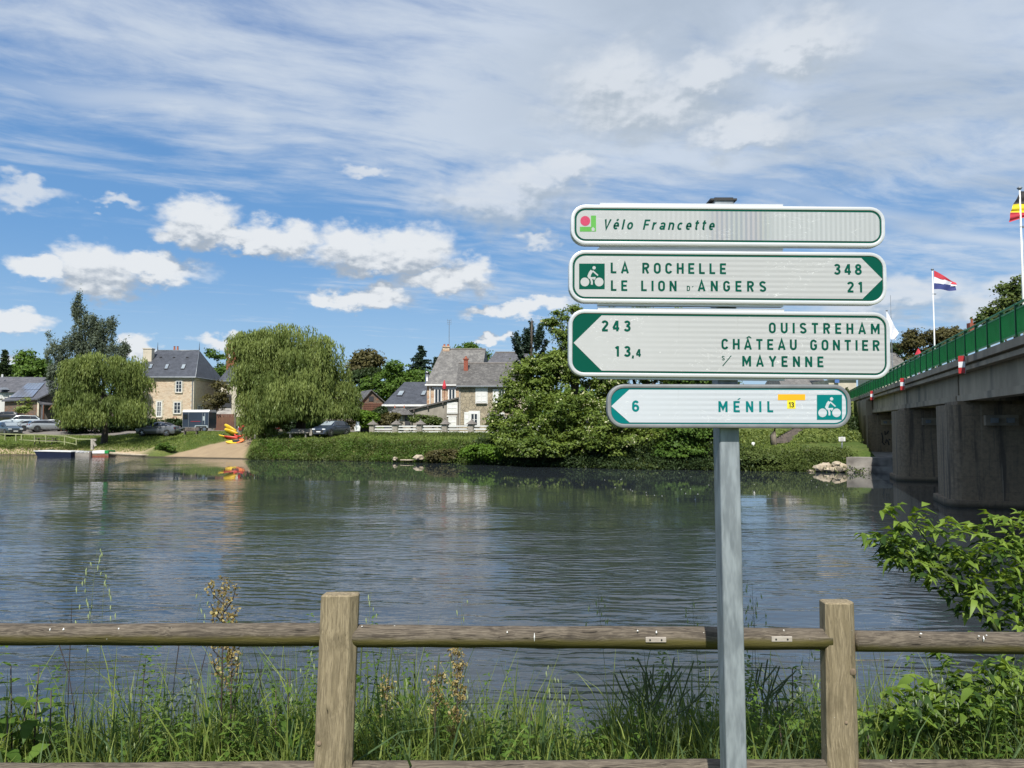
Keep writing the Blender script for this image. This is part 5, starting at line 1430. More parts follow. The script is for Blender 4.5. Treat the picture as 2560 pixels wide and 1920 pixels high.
# round trunk at the stair foot, white stone and white notice board
o = MB().tube([P(1934, 1122, 60), P(1933, 1090, 60), P(1940, 1060, 60.5), P(1950, 1030, 61)], [.28, .24, .20, .16], 9).build('tree_trunk', 'pale_bark', None, True)
tag(o, 'bare grey tree trunk at the foot of the log steps', 'tree trunk')
p = P(1883, 1116, 60); o = MB().tube([p - Vector((0, 0, .2)), p + Vector((0, 0, .25)), p + Vector((0, 0, .33))], [.13, .13, .09], 10).build('bollard', 'white_paint', None, True)
tag(o, 'short white marker stone right of the sign pole on the far bank', 'marker stone')
N = thing('notice_board', 'small white notice board on a thin post by the bridge abutment', 'notice board', P(2105, 1135, 57))
q0 = P(2105, 1135, 57); MB().tube([q0 - Vector((0, 0, .3)), P(2105, 1091, 57)], .045, 8).build('post', 'zinc', N, True)
nb_ = MB().box(P(2105, 1098, 56.9), (.50, .03, .32)).build('board', 'white_paint', N, bevel=.02)
mb = MB()
for k, w_ in enumerate((.22, .3, .26)): mb.box(P(2105, 1095 + k * 3, 56.88), (w_, .01, .02))
mb.build('faded_lines', 'concrete', nb_)
# loose stones at the waterline
def rock(name, label, c, r, mat='dry_stone', group=None, seed=0):
    rr = random.Random(seed)
    bm_ = bpy.data.meshes.new(name)
    import bmesh
    bm = bmesh.new(); bmesh.ops.create_icosphere(bm, subdivisions=2, radius=1)
    for v in bm.verts:
        f = 1 + .22 * math.sin(v.co.x * 3 + seed) * math.cos(v.co.y * 4 + seed * 2) + rr.uniform(-.09, .09)
        v.co = Vector((v.co.x * r[0] * f, v.co.y * r[1] * f, v.co.z * r[2] * f))
    bm.to_mesh(bm_); bm.free()
    o = link(name, bm_, None, None, mat); o.location = c
    return tag(o, label, 'stone', group)
pm('pale_rock', (.46, .39, .29), (.30, .25, .18), 3, .9, .5)
spots = [('buff boulder in the river edge, leftmost of the heap by the quay', 2052, 1170, .55, .32), ('upright buff stone second in the heap by the quay', 2066, 1168, .40, .34), ('flat buff slab low in the heap by the quay', 2082, 1174, .6, .24),
         ('squarish buff block touching the concrete quay', 2100, 1168, .48, .36), ('small buff stone topping the heap by the quay', 2091, 1160, .35, .2), ('small pale stone at the water left of the heap by the quay', 2030, 1178, .35, .12)]
for k, (lb, x, y, rx, rz_) in enumerate(spots):
    X = px_X(x, 55); c = P(x, y, bank_y(X) - .2); rock('stone', lb, c, (rx, .4, rz_), 'pale_rock', None, k)
for k, (lb, x, y, rx, rz_) in enumerate([('white pointed stone at the waterline left of the brown scrub', 988, 1147, .22, .2), ('large buff boulder over a dark hollow beside the brown scrub', 1047, 1144, .45, .26), ('long flat pale stone lying in the shallows', 1018, 1150, .6, .06)]):
    X = px_X(x, 69); rock('stone', lb, P(x, y, bank_y(X) - .8), (rx, .5, rz_), 'pale_rock', None, k + 20)
# ================================================================== vehicles, boats and bank furniture
def paint(name, c, rough=.28, metal=.0):
    m, g, b = new_mat(name)
    co = g.n('ShaderNodeTexCoord').outputs['Object']
    dirt = g.mr(g.sep(co)[2], .25, .7, .55, 0)
    n = g.mr(g.noise(co, 5, 5, .6), .3, .7)
    g.set(b.inputs['Base Color'], g.mix(g.m('MULTIPLY', dirt, n), c, (.12, .105, .085)))
    b.inputs['Roughness'].default_value = rough; b.inputs['Metallic'].default_value = metal
    b.inputs['Coat Weight'].default_value = .6; b.inputs['Coat Roughness'].default_value = .06
    MATS[name] = m; return name
paint('paint_silver', (.42, .45, .48), .3, .45); paint('paint_grey', (.19, .205, .235), .3, .4)
paint('paint_navy', (.028, .040, .065)); pm('hull_navy', (.010, .016, .042), (.008, .013, .032), 3, .8, spec=.2); paint('paint_white', (.68, .70, .70)); paint('paint_red', (.38, .02, .02)); paint('paint_dark', (.03, .045, .055)); paint('paint_black', (.018, .018, .02)); paint('paint_light', (.50, .56, .58), .3, .3)
pm('headlight', (.75, .78, .8), (.6, .63, .66), 5, .15, spec=.9); pm('taillight', (.25, .01, .012), (.18, .01, .01), 5, .2)
pm('plastic_black', (.02, .02, .021), (.03, .03, .03), 5, .6)
pm('number_plate', (.75, .75, .73), (.7, .7, .68), 5, .4)
SHAPES = {   # x from the front bumper, belt height, roof height, half width, roof half width
 'suv': (4.5, [(0, .62, .64, .72, .6), (.10, .82, .84, .84, .7), (.55, .94, .97, .90, .72), (1.15, 1.02, 1.06, .92, .66), (1.95, 1.06, 1.56, .93, .62), (2.6, 1.07, 1.63, .93, .62), (3.5, 1.08, 1.60, .93, .61), (4.05, 1.08, 1.48, .92, .60), (4.38, 1.02, 1.10, .88, .66), (4.5, .70, .72, .80, .6)], (3, 4, 7, 8)),
 'wagon': (4.65, [(0, .56, .58, .70, .6), (.10, .74, .76, .84, .7), (.60, .86, .90, .89, .72), (1.30, .95, .98, .90, .66), (2.15, .98, 1.42, .91, .60), (2.8, .99, 1.48, .91, .60), (3.7, 1.00, 1.45, .91, .59), (4.25, 1.00, 1.34, .90, .58), (4.55, .92, .98, .86, .64), (4.65, .62, .64, .80, .6)], (3, 4, 7, 8)),
 'coupe': (4.8, [(0, .55, .57, .72, .6), (.12, .74, .76, .86, .7), (.65, .88, .92, .93, .72), (1.35, .98, 1.02, .95, .66), (2.15, 1.04, 1.52, .95, .60), (2.6, 1.06, 1.60, .95, .60), (3.3, 1.09, 1.52, .95, .58), (4.25, 1.10, 1.16, .93, .62), (4.68, 1.05, 1.09, .90, .66), (4.8, .66, .70, .82, .6)], (3, 4, 6, 7)),
 'pickup': (5.1, [(0, .72, .74, .74, .6), (.12, .92, .94, .86, .7), (.6, 1.04, 1.08, .92, .74), (1.35, 1.12, 1.16, .93, .68), (2.05, 1.15, 1.72, .93, .66), (2.7, 1.16, 1.80, .93, .66), (3.5, 1.16, 1.76, .93, .65), (4.4, 1.16, 1.72, .93, .64), (4.95, 1.14, 1.30, .92, .66), (5.1, .85, .87, .85, .6)], (3, 4, 7, 8)),
}
def car(label, x, y, Y, heading, shape, mat, group=None, name='parked_car', cat='car', seats=None, lift=0.0):
    """x, y: photo pixel of the ground under the middle; heading: degrees, 0 = nose to +X (right), 90 = nose away"""
    L, S, (w0, w1, r0, r1) = SHAPES[shape]
    g0 = P(x, y, Y); g0.z = hz_(g0.x, g0.y) + .02
    t = thing(name, label, cat, g0, rad(heading), group)
    ROOT[t.name] = Vector((0, 0, 0))
    def sec(i):
        X, bz, rz_, hw, rw = S[i]
        X = L / 2 - X
        return [(X, -hw * .9, .24), (X, -hw, .42), (X, -hw, bz * .80), (X, -hw * .955, bz), (X, -rw, rz_ - .06), (X, -rw * .62, rz_), (X, rw * .62, rz_), (X, rw, rz_ - .06), (X, hw * .955, bz), (X, hw, bz * .80), (X, hw, .42), (X, hw * .9, .24)]
    mb = MB(); n = len(S)
    for i in range(n): mb.v += sec(i)
    for i in range(n - 1):
        for j in range(12):
            a, b_ = i * 12 + j, i * 12 + (j + 1) % 12
            mb.f.append((a, b_, b_ + 12, a + 12))
    mb.f.append(tuple(range(12))); mb.f.append(tuple(range((n - 1) * 12, n * 12))[::-1])
    body_ = mb.build('body', mat, t, True, world=False)
    body_.data.set_sharp_from_angle(angle=rad(32)) if hasattr(body_.data, 'set_sharp_from_angle') else None
    def lerp(p, q, f): return tuple(p[k] + (q[k] - p[k]) * f for k in range(3))
    # side glass
    for s in (0, 1):
        bi, ti = (3, 4) if s == 0 else (8, 7)
        sg = -1 if s == 0 else 1
        lo, hi = [], []
        for i in range(w0, r1 + 1):
            q = sec(i); a, b_ = q[bi], q[ti]
            lo.append((a[0], a[1] + sg * .012, a[2] + .05)); hi.append((b_[0], b_[1] + sg * .03, b_[2] - .035))
        lo[0] = lerp(lo[0], lo[1], .25); hi[0] = lerp(lo[0], hi[1], .12)
        lo[-1] = lerp(lo[-2], lo[-1], .75); hi[-1] = lerp(lo[-1], hi[-2], .25)
        k = len(lo)
        MB().add(lo + hi, [(i, i + 1, k + i + 1, k + i) for i in range(k - 1)]).build('side_window', 'dark_glass', t, world=False)
        m2 = MB()
        for i in range(1, k - 2): 
            f = lo[i]; h_ = hi[i]
            if i % 2: m2.bar((f[0] - .3, f[1] + sg * .01, f[2]), (h_[0] - .3, h_[1] + sg * .012, h_[2]), .07, .02)
        if m2.v: m2.build('door_pillar', 'plastic_black', t, world=False)
    def wind(i, j, nm, up):
        a, b_ = sec(i), sec(j)
        p = [lerp(a[5], b_[5], .10), lerp(a[6], b_[6], .10), lerp(a[6], b_[6], .92), lerp(a[5], b_[5], .92)]
        p = [lerp(a[4], b_[4], .10), lerp(a[7], b_[7], .10), lerp(a[7], b_[7], .92), lerp(a[4], b_[4], .92)]
        off = Vector((up * .02, 0, .075))
        MB().poly([Vector(q) + off for q in p]).build(nm, 'sky_glass' if nm == 'windscreen' else 'dark_glass', t, world=False)
    wind(w0, w1, 'windscreen', 1); wind(r1, r0, 'rear_window', -1)
    R_ = .345 if shape != 'pickup' else .40
    wm = None
    for X in (L / 2 - .88, -L / 2 + .92):
        for s in (-1, 1):
            hw = .90
            MB().tube([(X, s * (hw - .16), R_ - .0), (X, s * (hw + .035), R_)], R_ + .06, 16).build('wheel_arch', 'plastic_black', t, world=False)
            w = MB().tube([(X, s * (hw - .2), R_), (X, s * (hw + .045), R_)], R_, 18).build('wheel', 'tyre', t, world=False)
            mb = MB()
            mb.tube([(X, s * (hw + .04), R_), (X, s * (hw + .052), R_)], R_ * .22, 10)
            for k in range(5):
                a = 2 * PI * k / 5
                mb.bar((X, s * (hw + .052), R_), (X + math.cos(a) * R_ * .66, s * (hw + .052), R_ + math.sin(a) * R_ * .66), .06, .02, (0, 1, 0))
            mb.build('rim', 'chrome', w, world=False)
    for s in (-1, 1):
        MB().box((L / 2 - .12, s * .62, .72 if shape not in ('pickup',) else .84), (.30, .34, .13)).build('headlight', 'headlight', t, world=False)
        MB().box((-L / 2 + .12, s * .66, .86), (.22, .34, .14)).build('taillight', 'taillight', t, world=False)
        MB().box((L / 2 - 1.55, s * 1.0, 1.08), (.14, .18, .13)).build('mirror', mat, t, world=False)
    MB().box((L / 2 - .03, 0, .50), (.10, 1.1, .26)).build('grille', 'plastic_black', t, world=False)
    MB().box((L / 2 + .03, 0, .46), (.02, .5, .11)).build('number_plate', 'number_plate', t, world=False)
    MB().box((-L / 2 - .0, 0, .66), (.03, .5, .11)).build('number_plate', 'number_plate', t, world=False)
    MB().box((0, 0, .24), (L - .25, 1.62, .12)).box((-L / 2 + .08, 0, .38), (.22, 1.5, .18)).build('sill_trim', 'plastic_black', t, world=False)
    return t
gp = 'cars parked on the gravel left of the willows'
car('grey sloping-back coupe parked nose left behind the lawn by the horse trailer', 396, 1081, 92, 176, 'coupe', 'paint_grey')
car('dark blue estate car facing the river right of the big willow trunk', 829, 1089, 80.5, -112, 'suv', 'paint_navy')
car('red car mostly hidden by the trailing edge of the big willow', 647, 1084, 93, 172, 'suv', 'paint_red')
car('silver estate car seen from behind, nearest the red box', 121, 1074, 100, 42, 'wagon', 'paint_silver', gp)
car('dark teal car at the left picture edge facing right with bright headlights', 22, 1075, 97, -38, 'suv', 'paint_dark', gp)
car('tall pale silver pick-up behind the other parked cars', 52, 1066, 111, 205, 'pickup', 'paint_light', gp)
car('silver saloon with its bonnet toward the river, second left of the silver estate', 62, 1071, 103, 222, 'wagon', 'paint_light', gp)
car('white car between the silver saloon and the silver estate', 86, 1072, 103.5, 225, 'wagon', 'paint_silver', gp)
car('white estate roof showing above the silver estate car', 118, 1068, 107, 200, 'wagon', 'paint_white', gp)
car('black car at the far left behind the pale pick-up', 12, 1062, 118, 190, 'wagon', 'paint_black', gp)
# scooter
c0 = P(893, 1090, 83.5)
T = thing('motor_scooter', 'white and black motor scooter standing front-on under the bright green bush', 'scooter', c0)
MB().tube([c0 + Vector((-.07, .1, .28)), c0 + Vector((.07, .1, .28))], .28, 16).build('wheel', 'tyre', T, True)
MB().tube([c0 + Vector((-.07, 1.35, .28)), c0 + Vector((.07, 1.35, .28))], .28, 16).build('wheel', 'tyre', T, True)
MB().prism([c0 + Vector(p) for p in ((-.28, 0, .5), (.28, 0, .5), (.34, 0, .95), (.2, 0, 1.12), (-.2, 0, 1.12), (-.34, 0, .95))], (0, .22, .02)).build('front_fairing', 'paint_white', T, bevel=.04)
MB().prism([c0 + Vector(p) for p in ((-.2, .3, .35), (.2, .3, .35), (.2, .3, .55), (-.2, .3, .55))], (0, 1.1, 0)).build('floor_board', 'plastic_black', T)
MB().prism([c0 + Vector(p) for p in ((-.2, .8, .5), (.2, .8, .5), (.17, .8, .85), (-.17, .8, .85))], (0, .8, .05)).build('seat', 'plastic_black', T, bevel=.03)
MB().tube([c0 + Vector((-.38, .25, 1.1)), c0 + Vector((0, .18, 1.14)), c0 + Vector((.38, .25, 1.1))], .03, 6).build('handlebar', 'plastic_black', T)
MB().prism([c0 + Vector(p) for p in ((-.2, .05, 1.12), (.2, .05, 1.12), (.15, .2, 1.55), (-.15, .2, 1.55))], (0, .03, 0)).build('wind_shield', 'sky_glass', T)
MB().tube([c0 + Vector((0, -.04, .98)), c0 + Vector((0, .02, .98))], .10, 12).build('headlight', 'headlight', T)

# ---- horse trailer
g0, g1 = P(463, 1079, 92), P(534, 1079, 92); g0.z = g1.z = hz_(g1.x, 92)
Lt = (g1 - g0).x
T = thing('horse_trailer', 'navy blue horse trailer with a white roof parked beside the brown gate', 'trailer', (g0 + g1) / 2, rad(-6)); ROOT[T.name] = Vector((0, 0, 0))
hl = Lt / 2 - .05; ht = 2.62
prof = [(-hl, .42), (hl - .05, .42), (hl, 1.0), (hl, ht - .25), (-hl + .0, ht - .25), (-hl, .9)]
MB().prism([(x_, -.95, z_) for x_, z_ in prof], (0, 1.9, 0)).build('body', 'paint_navy', T, world=False, bevel=.05)
MB().prism([(-hl, -.97, ht - .27), (hl, -.97, ht - .27), (hl, -.75, ht), (hl, .75, ht), (hl, .97, ht - .27), (-hl, .97, ht - .27), (-hl, .75, ht), (-hl, -.75, ht)][:2] + [(hl, -.72, ht), (-hl, -.72, ht)], (0, .24, 0)).build('roof_edge', 'paint_white', T, world=False)
mb = MB(); mb.add([(-hl, -.97, ht - .27), (hl, -.97, ht - .27), (hl, .97, ht - .27), (-hl, .97, ht - .27), (-hl, -.7, ht), (hl, -.7, ht), (hl, .7, ht), (-hl, .7, ht)], [(0, 1, 5, 4), (1, 2, 6, 5), (2, 3, 7, 6), (3, 0, 4, 7), (4, 5, 6, 7), (0, 3, 2, 1)])
mb.build('roof', 'paint_white', T, world=False)
mb = MB()
for x_ in (-hl + .05, -hl * .52, hl * .52, hl - .03): mb.box((x_, -.97, ht / 2 + .05), (.05, .03, ht - .75))
mb.box((0, -.97, .55), (2 * hl, .03, .08)); mb.build('edge_trim', 'zinc', T, world=False)
MB().box((hl * .70, -.965, 1.55), (.05, .02, 1.3)).box((hl * .62, -.975, 1.6), (.22, .02, .5)).build('rear_door_panel', 'paint_light', T, world=False)
MB().box((-hl * .76, -.965, 1.8), (.5, .02, .55)).build('window', 'dark_glass', T, world=False)
MB().box((0, -.972, 1.25), (1.2, .01, .04)).build('red_line', 'red_board', T, world=False)
for x_ in (.35, 1.15):
    w = MB().tube([(x_, -1.02, .34), (x_, -.80, .34)], .34, 18).build('wheel', 'tyre', T, world=False)
    MB().tube([(x_, -1.035, .34), (x_, -1.0, .34)], .19, 12).build('rim', 'chrome', w, world=False)
MB().prism([(-.1, -1.04, .5), (.0, -1.04, .78), (1.5, -1.04, .78), (1.6, -1.04, .5), (1.45, -1.04, .5), (1.4, -1.04, .70), (.1, -1.04, .70), (.05, -1.04, .5)], (0, .25, 0)).build('mudguard', 'paint_light', T, world=False)
MB().bar((-hl, 0, .45), (-hl - 1.2, 0, .45), .10).tube([(-hl - 1.0, 0, .0), (-hl - 1.0, 0, .6)], .04, 6).build('drawbar', 'zinc', T, world=False)

def bench(label, x0, x1, y, Y, mat='old_planks', name='park_bench', group=None):
    a, b_ = P(x0, y, Y), P(x1, y, Y); c = (a + b_) / 2; L = (b_ - a).length; c.z = hz_(c.x, c.y)
    T = thing(name, label, 'bench', c, rad(-3)); ROOT[T.name] = Vector((0, 0, 0))
    o = MB()
    for k in range(3): MB().box((0, -.15 + .13 * k, .46), (L, .11, .05)).build('seat_slat', mat, T, world=False)
    for k in range(2): MB().box((0, .26 + .03 * k, .62 + .16 * k), (L, .04, .12)).build('back_slat', mat, T, world=False)
    for s in (-1, 1):
        MB().box((s * L * .42, -.1, .22), (.1, .1, .44)).box((s * L * .42, .22, .22), (.1, .1, .44)).build('leg', mat, T, world=False)
        MB().bar((s * L * .42, .22, .4), (s * L * .42, .32, .86), .08).build('back_post', mat, T, world=False)
    return T
bench('old wooden bench on the lawn in front of the horse trailer', 459, 495, 1083, 88)
# picnic table
c0 = P(115, 1087, 90); c0.z = hz_(c0.x, c0.y); T = thing('picnic_table', 'dark wooden picnic table on the lawn in front of the silver estate', 'picnic table', c0, rad(4)); ROOT[T.name] = Vector((0, 0, 0))
for k in range(5): MB().box((0, -.32 + .16 * k, .74), (2.5, .14, .05)).build('table_plank', 'old_planks', T, world=False)
for s in (-1, 1):
    MB().box((0, s * .78, .44), (2.6, .26, .05)).build('seat_plank', 'old_planks', T, world=False)
    MB().bar((s * .95, -.62, 0), (s * .95, -.24, .72), .09).bar((s * .95, .62, 0), (s * .95, .24, .72), .09).bar((s * .95, -.85, .40), (s * .95, .85, .40), .08).build('trestle', 'old_planks', T, world=False)
# grey slab bench under the big willow, stone posts, white post
a, b_ = P(722, 1098, 80), P(772, 1098, 80); c = (a + b_) / 2; c.z = hz_(c.x, c.y)
T = thing('slab_bench', 'long grey slab table and bench in the shade below the big willow', 'bench', c, rad(-2)); ROOT[T.name] = Vector((0, 0, 0))
MB().box((0, 0, .56), (2.25, .95, .12)).build('seat', 'concrete', T, world=False, bevel=.02)
MB().prism([(-1.05, .35, .62), (1.0, .35, .62), (.95, .55, .95), (-.95, .55, .95)], (0, .08, 0)).build('backrest', 'concrete', T, world=False)
for s in (-1, 1): MB().box((s * .8, 0, .25), (.16, .7, .52)).build('leg', 'concrete', T, world=False)
o = MB().box(P(777, 1080, 80), (.34, .3, .75)).build('stone_post', 'concrete_post', None, bevel=.03); tag(o, 'squat grey stone post at the right end of the slab bench', 'stone post')
o = MB().box(P(788, 1085, 84), (.18, .18, .36)).build('stone_post', 'concrete_post', None, bevel=.02); tag(o, 'tiny stone stub between the slab bench and the blue car', 'stone post')
a = gh(637, 1098); o = MB().tube([a - Vector((0, 0, .2)), P(640, 1069, a.y)], .065, 8).build('white_post', 'white_paint', None, True); tag(o, 'slim white post in front of the trailing willow strands', 'post')
a = P(616, 1092, 84); o = MB().box(a + Vector((0, 0, .2)), (.34, .3, 1.0)).tube([a + Vector((0, 0, .7)), a + Vector((0, 0, .85))], .16, 8).build('wooden_post', 'brown_planks', None); tag(o, 'stubby red-brown post behind the kayaks', 'post')
# red container and dark pole
c0 = P(161, 1063, 101); o = MB().box(c0, (.75, .6, 1.55)).box(c0 + Vector((0, 0, .8)), (.82, .66, .08)).box(c0 + Vector((0, -.31, .35)), (.5, .03, .12)).build('red_box', 'red_board', None, bevel=.02); tag(o, 'tall red collection box beside the parked cars', 'collection box')
a, b_ = P(152.5, 1080, 100), P(153, 1012, 100); o = MB().tube([a, b_], .08, 8).box(b_, (.4, .08, .3)).build('dark_pole', 'brown_planks', None); tag(o, 'thin dark red-brown pole with a small box on top next to the red box', 'pole')
a, b_ = P(1164 / 10.05 + 740 + 5.5, 1078, 88), P(861, 1052, 88)
o = MB().tube([a, b_], .06, 6).build('grey_post', 'zinc', None); tag(o, 'thin grey post just right of the blue car', 'post')
t0 = P(874, 1086, 84)
tree('young_tree', 'bare brown young tree between the blue car and the scooter', 'tree', 874, 1085, 84, [(874, 1062, 10, 16)], (26, 20), .2, 'leaf_brownish', .4, .06)

# ---- kayaks
def kayak(label, c, L, yaw, pitch, roll, m1, m2, open_top=True):
    T = thing('kayak', label, 'kayak', c, 0, 'kayaks lying by the slipway'); ROOT[T.name] = Vector((0, 0, 0))
    T.rotation_euler = (rad(roll), rad(pitch), rad(yaw))
    n, k = 14, 12
    for nm, mat, f0, f1 in (('front_hull', m1, 0, .52), ('rear_hull', m2, .52, 1)):
        v, f = [], []
        for i in range(n + 1):
            s = f0 + (f1 - f0) * i / n; X = (s - .5) * L
            w = .39 * max(math.sin(PI * min(max(s, .015), .985)), .0) ** .55; up = .14 * (abs(s - .5) * 2) ** 2.6
            for j in range(k):
                a = 2 * PI * j / k; z = math.sin(a) * (.17 if math.sin(a) < 0 else .10 * (1 - .9 * math.exp(-((s - .5) / .14) ** 2)))
                v.append((X, math.cos(a) * w, .2 + z + up))
        for i in range(n):
            for j in range(k):
                a, b_ = i * k + j, i * k + (j + 1) % k; f.append((a, b_, b_ + k, a + k))
        f.append(tuple(range(k))); f.append(tuple(range(n * k, (n + 1) * k))[::-1])
        MB().add(v, f).build(nm, mat, T, True, world=False)
    MB().box((0.05, 0, .255), (.75, .44, .08)).build('cockpit_well', 'plastic_black', T, world=False, bevel=.03)
    MB().box((-.32, 0, .36), (.08, .38, .24)).build('seat_back', 'plastic_black', T, world=False, bevel=.02)
    return T
pm('kayak_yellow', (.72, .50, .03), (.66, .44, .03), 2, .4); pm('kayak_orange', (.78, .20, .04), (.70, .16, .035), 2, .4); pm('kayak_red', (.62, .06, .04), (.55, .05, .03), 2, .4)
kayak('longest kayak of the pile, yellow bow fading to a red stern', gh(562, 1097) + Vector((0, 0, .05)), 3.0, -12, 7, -25, 'kayak_yellow', 'kayak_red')
kayak('orange and yellow kayak lying across the edge of the slipway', gh(590, 1107), 2.1, 26, -9, 30, 'kayak_yellow', 'kayak_orange')
kayak('yellow kayak tipped up against the willow strands, topmost of the pile', gh(572, 1092) + Vector((-.2, .4, .9)), 1.8, -22, 24, -60, 'kayak_yellow', 'kayak_yellow')
kayak('yellow kayak on its side in the middle of the pile', gh(572, 1092) + Vector((0, .2, .45)), 1.8, -16, 16, -50, 'kayak_yellow', 'kayak_yellow')
kayak('small plain red kayak at the right end of the pile', gh(598, 1096) + Vector((0, 0, .1)), 1.2, -8, 0, 0, 'kayak_red', 'kayak_red')
# ---- pontoon, float and landing stage
T = thing('pontoon_boat', 'flat dark blue pontoon with a pale deck moored by the sandy bank', 'pontoon', P(130, 1139, 80.5))
a, b_ = P(91, 1140, 80), P(177, 1141, 80); a.z = b_.z = -.15
MB().prism([(a.x + .2, a.y, -.15), (b_.x, b_.y, -.15), (b_.x, b_.y, .48), (a.x - .25, a.y, .56)], (.15, 2.2, 0)).build('hull', 'hull_navy', T)
MB().prism([(a.x - .3, a.y - .05, .57), (b_.x + .05, b_.y - .05, .49), (b_.x + .2, b_.y + 2.2, .49), (a.x - .1, a.y + 2.2, .57)], (0, 0, .07)).build('deck', 'white_board', T)
T = thing('landing_stage', 'weathered grey landing stage between the blue pontoon and the red float', 'jetty', P(204, 1139, 80.5))
a, b_ = P(178, 1137, 80.6), P(229, 1134, 80.6)
for k in range(5):
    f0, f1 = k / 5 + .01, (k + 1) / 5 - .01; p, q = a.lerp(b_, f0), a.lerp(b_, f1)
    MB().prism([(p.x, p.y, .42), (q.x, q.y, .46), (q.x + .1, q.y + 2, .46), (p.x + .1, p.y + 2, .42)], (0, 0, .08)).build('deck_plank', 'white_board', T)
MB().prism([(a.x, a.y, -.1), (b_.x, b_.y, -.1), (b_.x, b_.y, .40), (a.x, a.y, .36)], (0, .2, 0)).build('side_beam', 'concrete', T)
for f in (.05, .95): p = a.lerp(b_, f); MB().bar((p.x, p.y - .05, -.4), (p.x, p.y - .05, .55), .16).build('pile', 'old_planks', T)
T = thing('float', 'white topped float with a red side and a green end at the landing stage', 'float', P(250, 1138, 80.5))
a, b_ = P(231, 1138, 80.3), P(271, 1137, 80.3)
c = a.lerp(b_, .76)
MB().prism([(a.x, a.y, -.1), (b_.x, b_.y, -.1), (b_.x, b_.y, .34), (a.x, a.y, .34)], (0, 1.4, 0)).build('hull', 'brown_stone', T)
MB().prism([(a.x, a.y - .02, .0), (b_.x, b_.y - .02, .0), (b_.x, b_.y - .02, .12), (a.x, a.y - .02, .12)], (0, .02, 0)).build('red_band', 'brick', T)
MB().prism([(a.x, a.y - .03, .35), (c.x, c.y - .03, .35), (c.x, c.y + 1.4, .35), (a.x, a.y + 1.4, .35)], (0, 0, .27)).build('white_top', 'white_board', T)
MB().prism([(c.x + .01, c.y - .03, .35), (b_.x, b_.y - .03, .35), (b_.x, b_.y + 1.4, .35), (c.x + .01, c.y + 1.4, .35)], (0, 0, .30)).build('green_end', 'rail_green', T)
mb = MB(); pts = [P(272, 1133, 80.6), P(300, 1135, 80.4), P(335, 1137, 80.2), P(372, 1138, 80)]
mb.tube([(p.x, p.y, max(p.z, .1)) for p in pts], [.16, .15, .13, .07], 8); o = mb.build('mooring_log', 'pale_rock', None, True); tag(o, 'long pale log lying at the waterline right of the float', 'log')
# ---- green rail down to the landing stage
pm('rail_lichen', (.30, .32, .16), (.20, .22, .10), 3, .8)
T = thing('bank_railing', 'weathered green-yellow handrail running down to the landing stage', 'railing', P(120, 1105, 84.5))
top = [(-40, 1084, 87), (0, 1084.5, 86.5), (40, 1085.5, 86), (114, 1087, 85), (163, 1090, 84), (192, 1097.4, 83), (233, 1098, 82)]
pts = [P(*p) for p in top]
for k in range(len(pts) - 1): MB().bar(pts[k], pts[k + 1], .09, .11).build('handrail', 'rail_lichen', T)
low = [(48, 1099, 86), (114, 1103, 85), (150, 1104, 84.3), (163, 1105, 84), (190, 1111, 83)]
lp = [P(*p) for p in low]
for k in range(len(lp) - 1): MB().bar(lp[k], lp[k + 1], .06, .07).build('lower_rail', 'rail_lichen', T)
for (x, y0_, y1_, Y_) in ((13, 1085, 1099, 86.3), (40, 1086, 1101, 86), (54, 1086, 1099, 85.8), (87, 1087, 1103, 85.4), (115, 1087, 1104, 85), (162, 1090, 1110, 84), (191, 1097, 1111, 83)):
    MB().bar(P(x, y0_, Y_), P(x, y1_ + 2, Y_), .10).build('post', 'rail_lichen', T)
MB().bar(P(231, 1099, 81.9), P(231, 1124, 81.9), .24, .24).bar(P(228, 1099, 81.9), P(241, 1100, 81.9), .2).bar(P(233, 1104, 81.8), P(239, 1115, 81.8), .2).build('end_post', 'concrete_post', T)
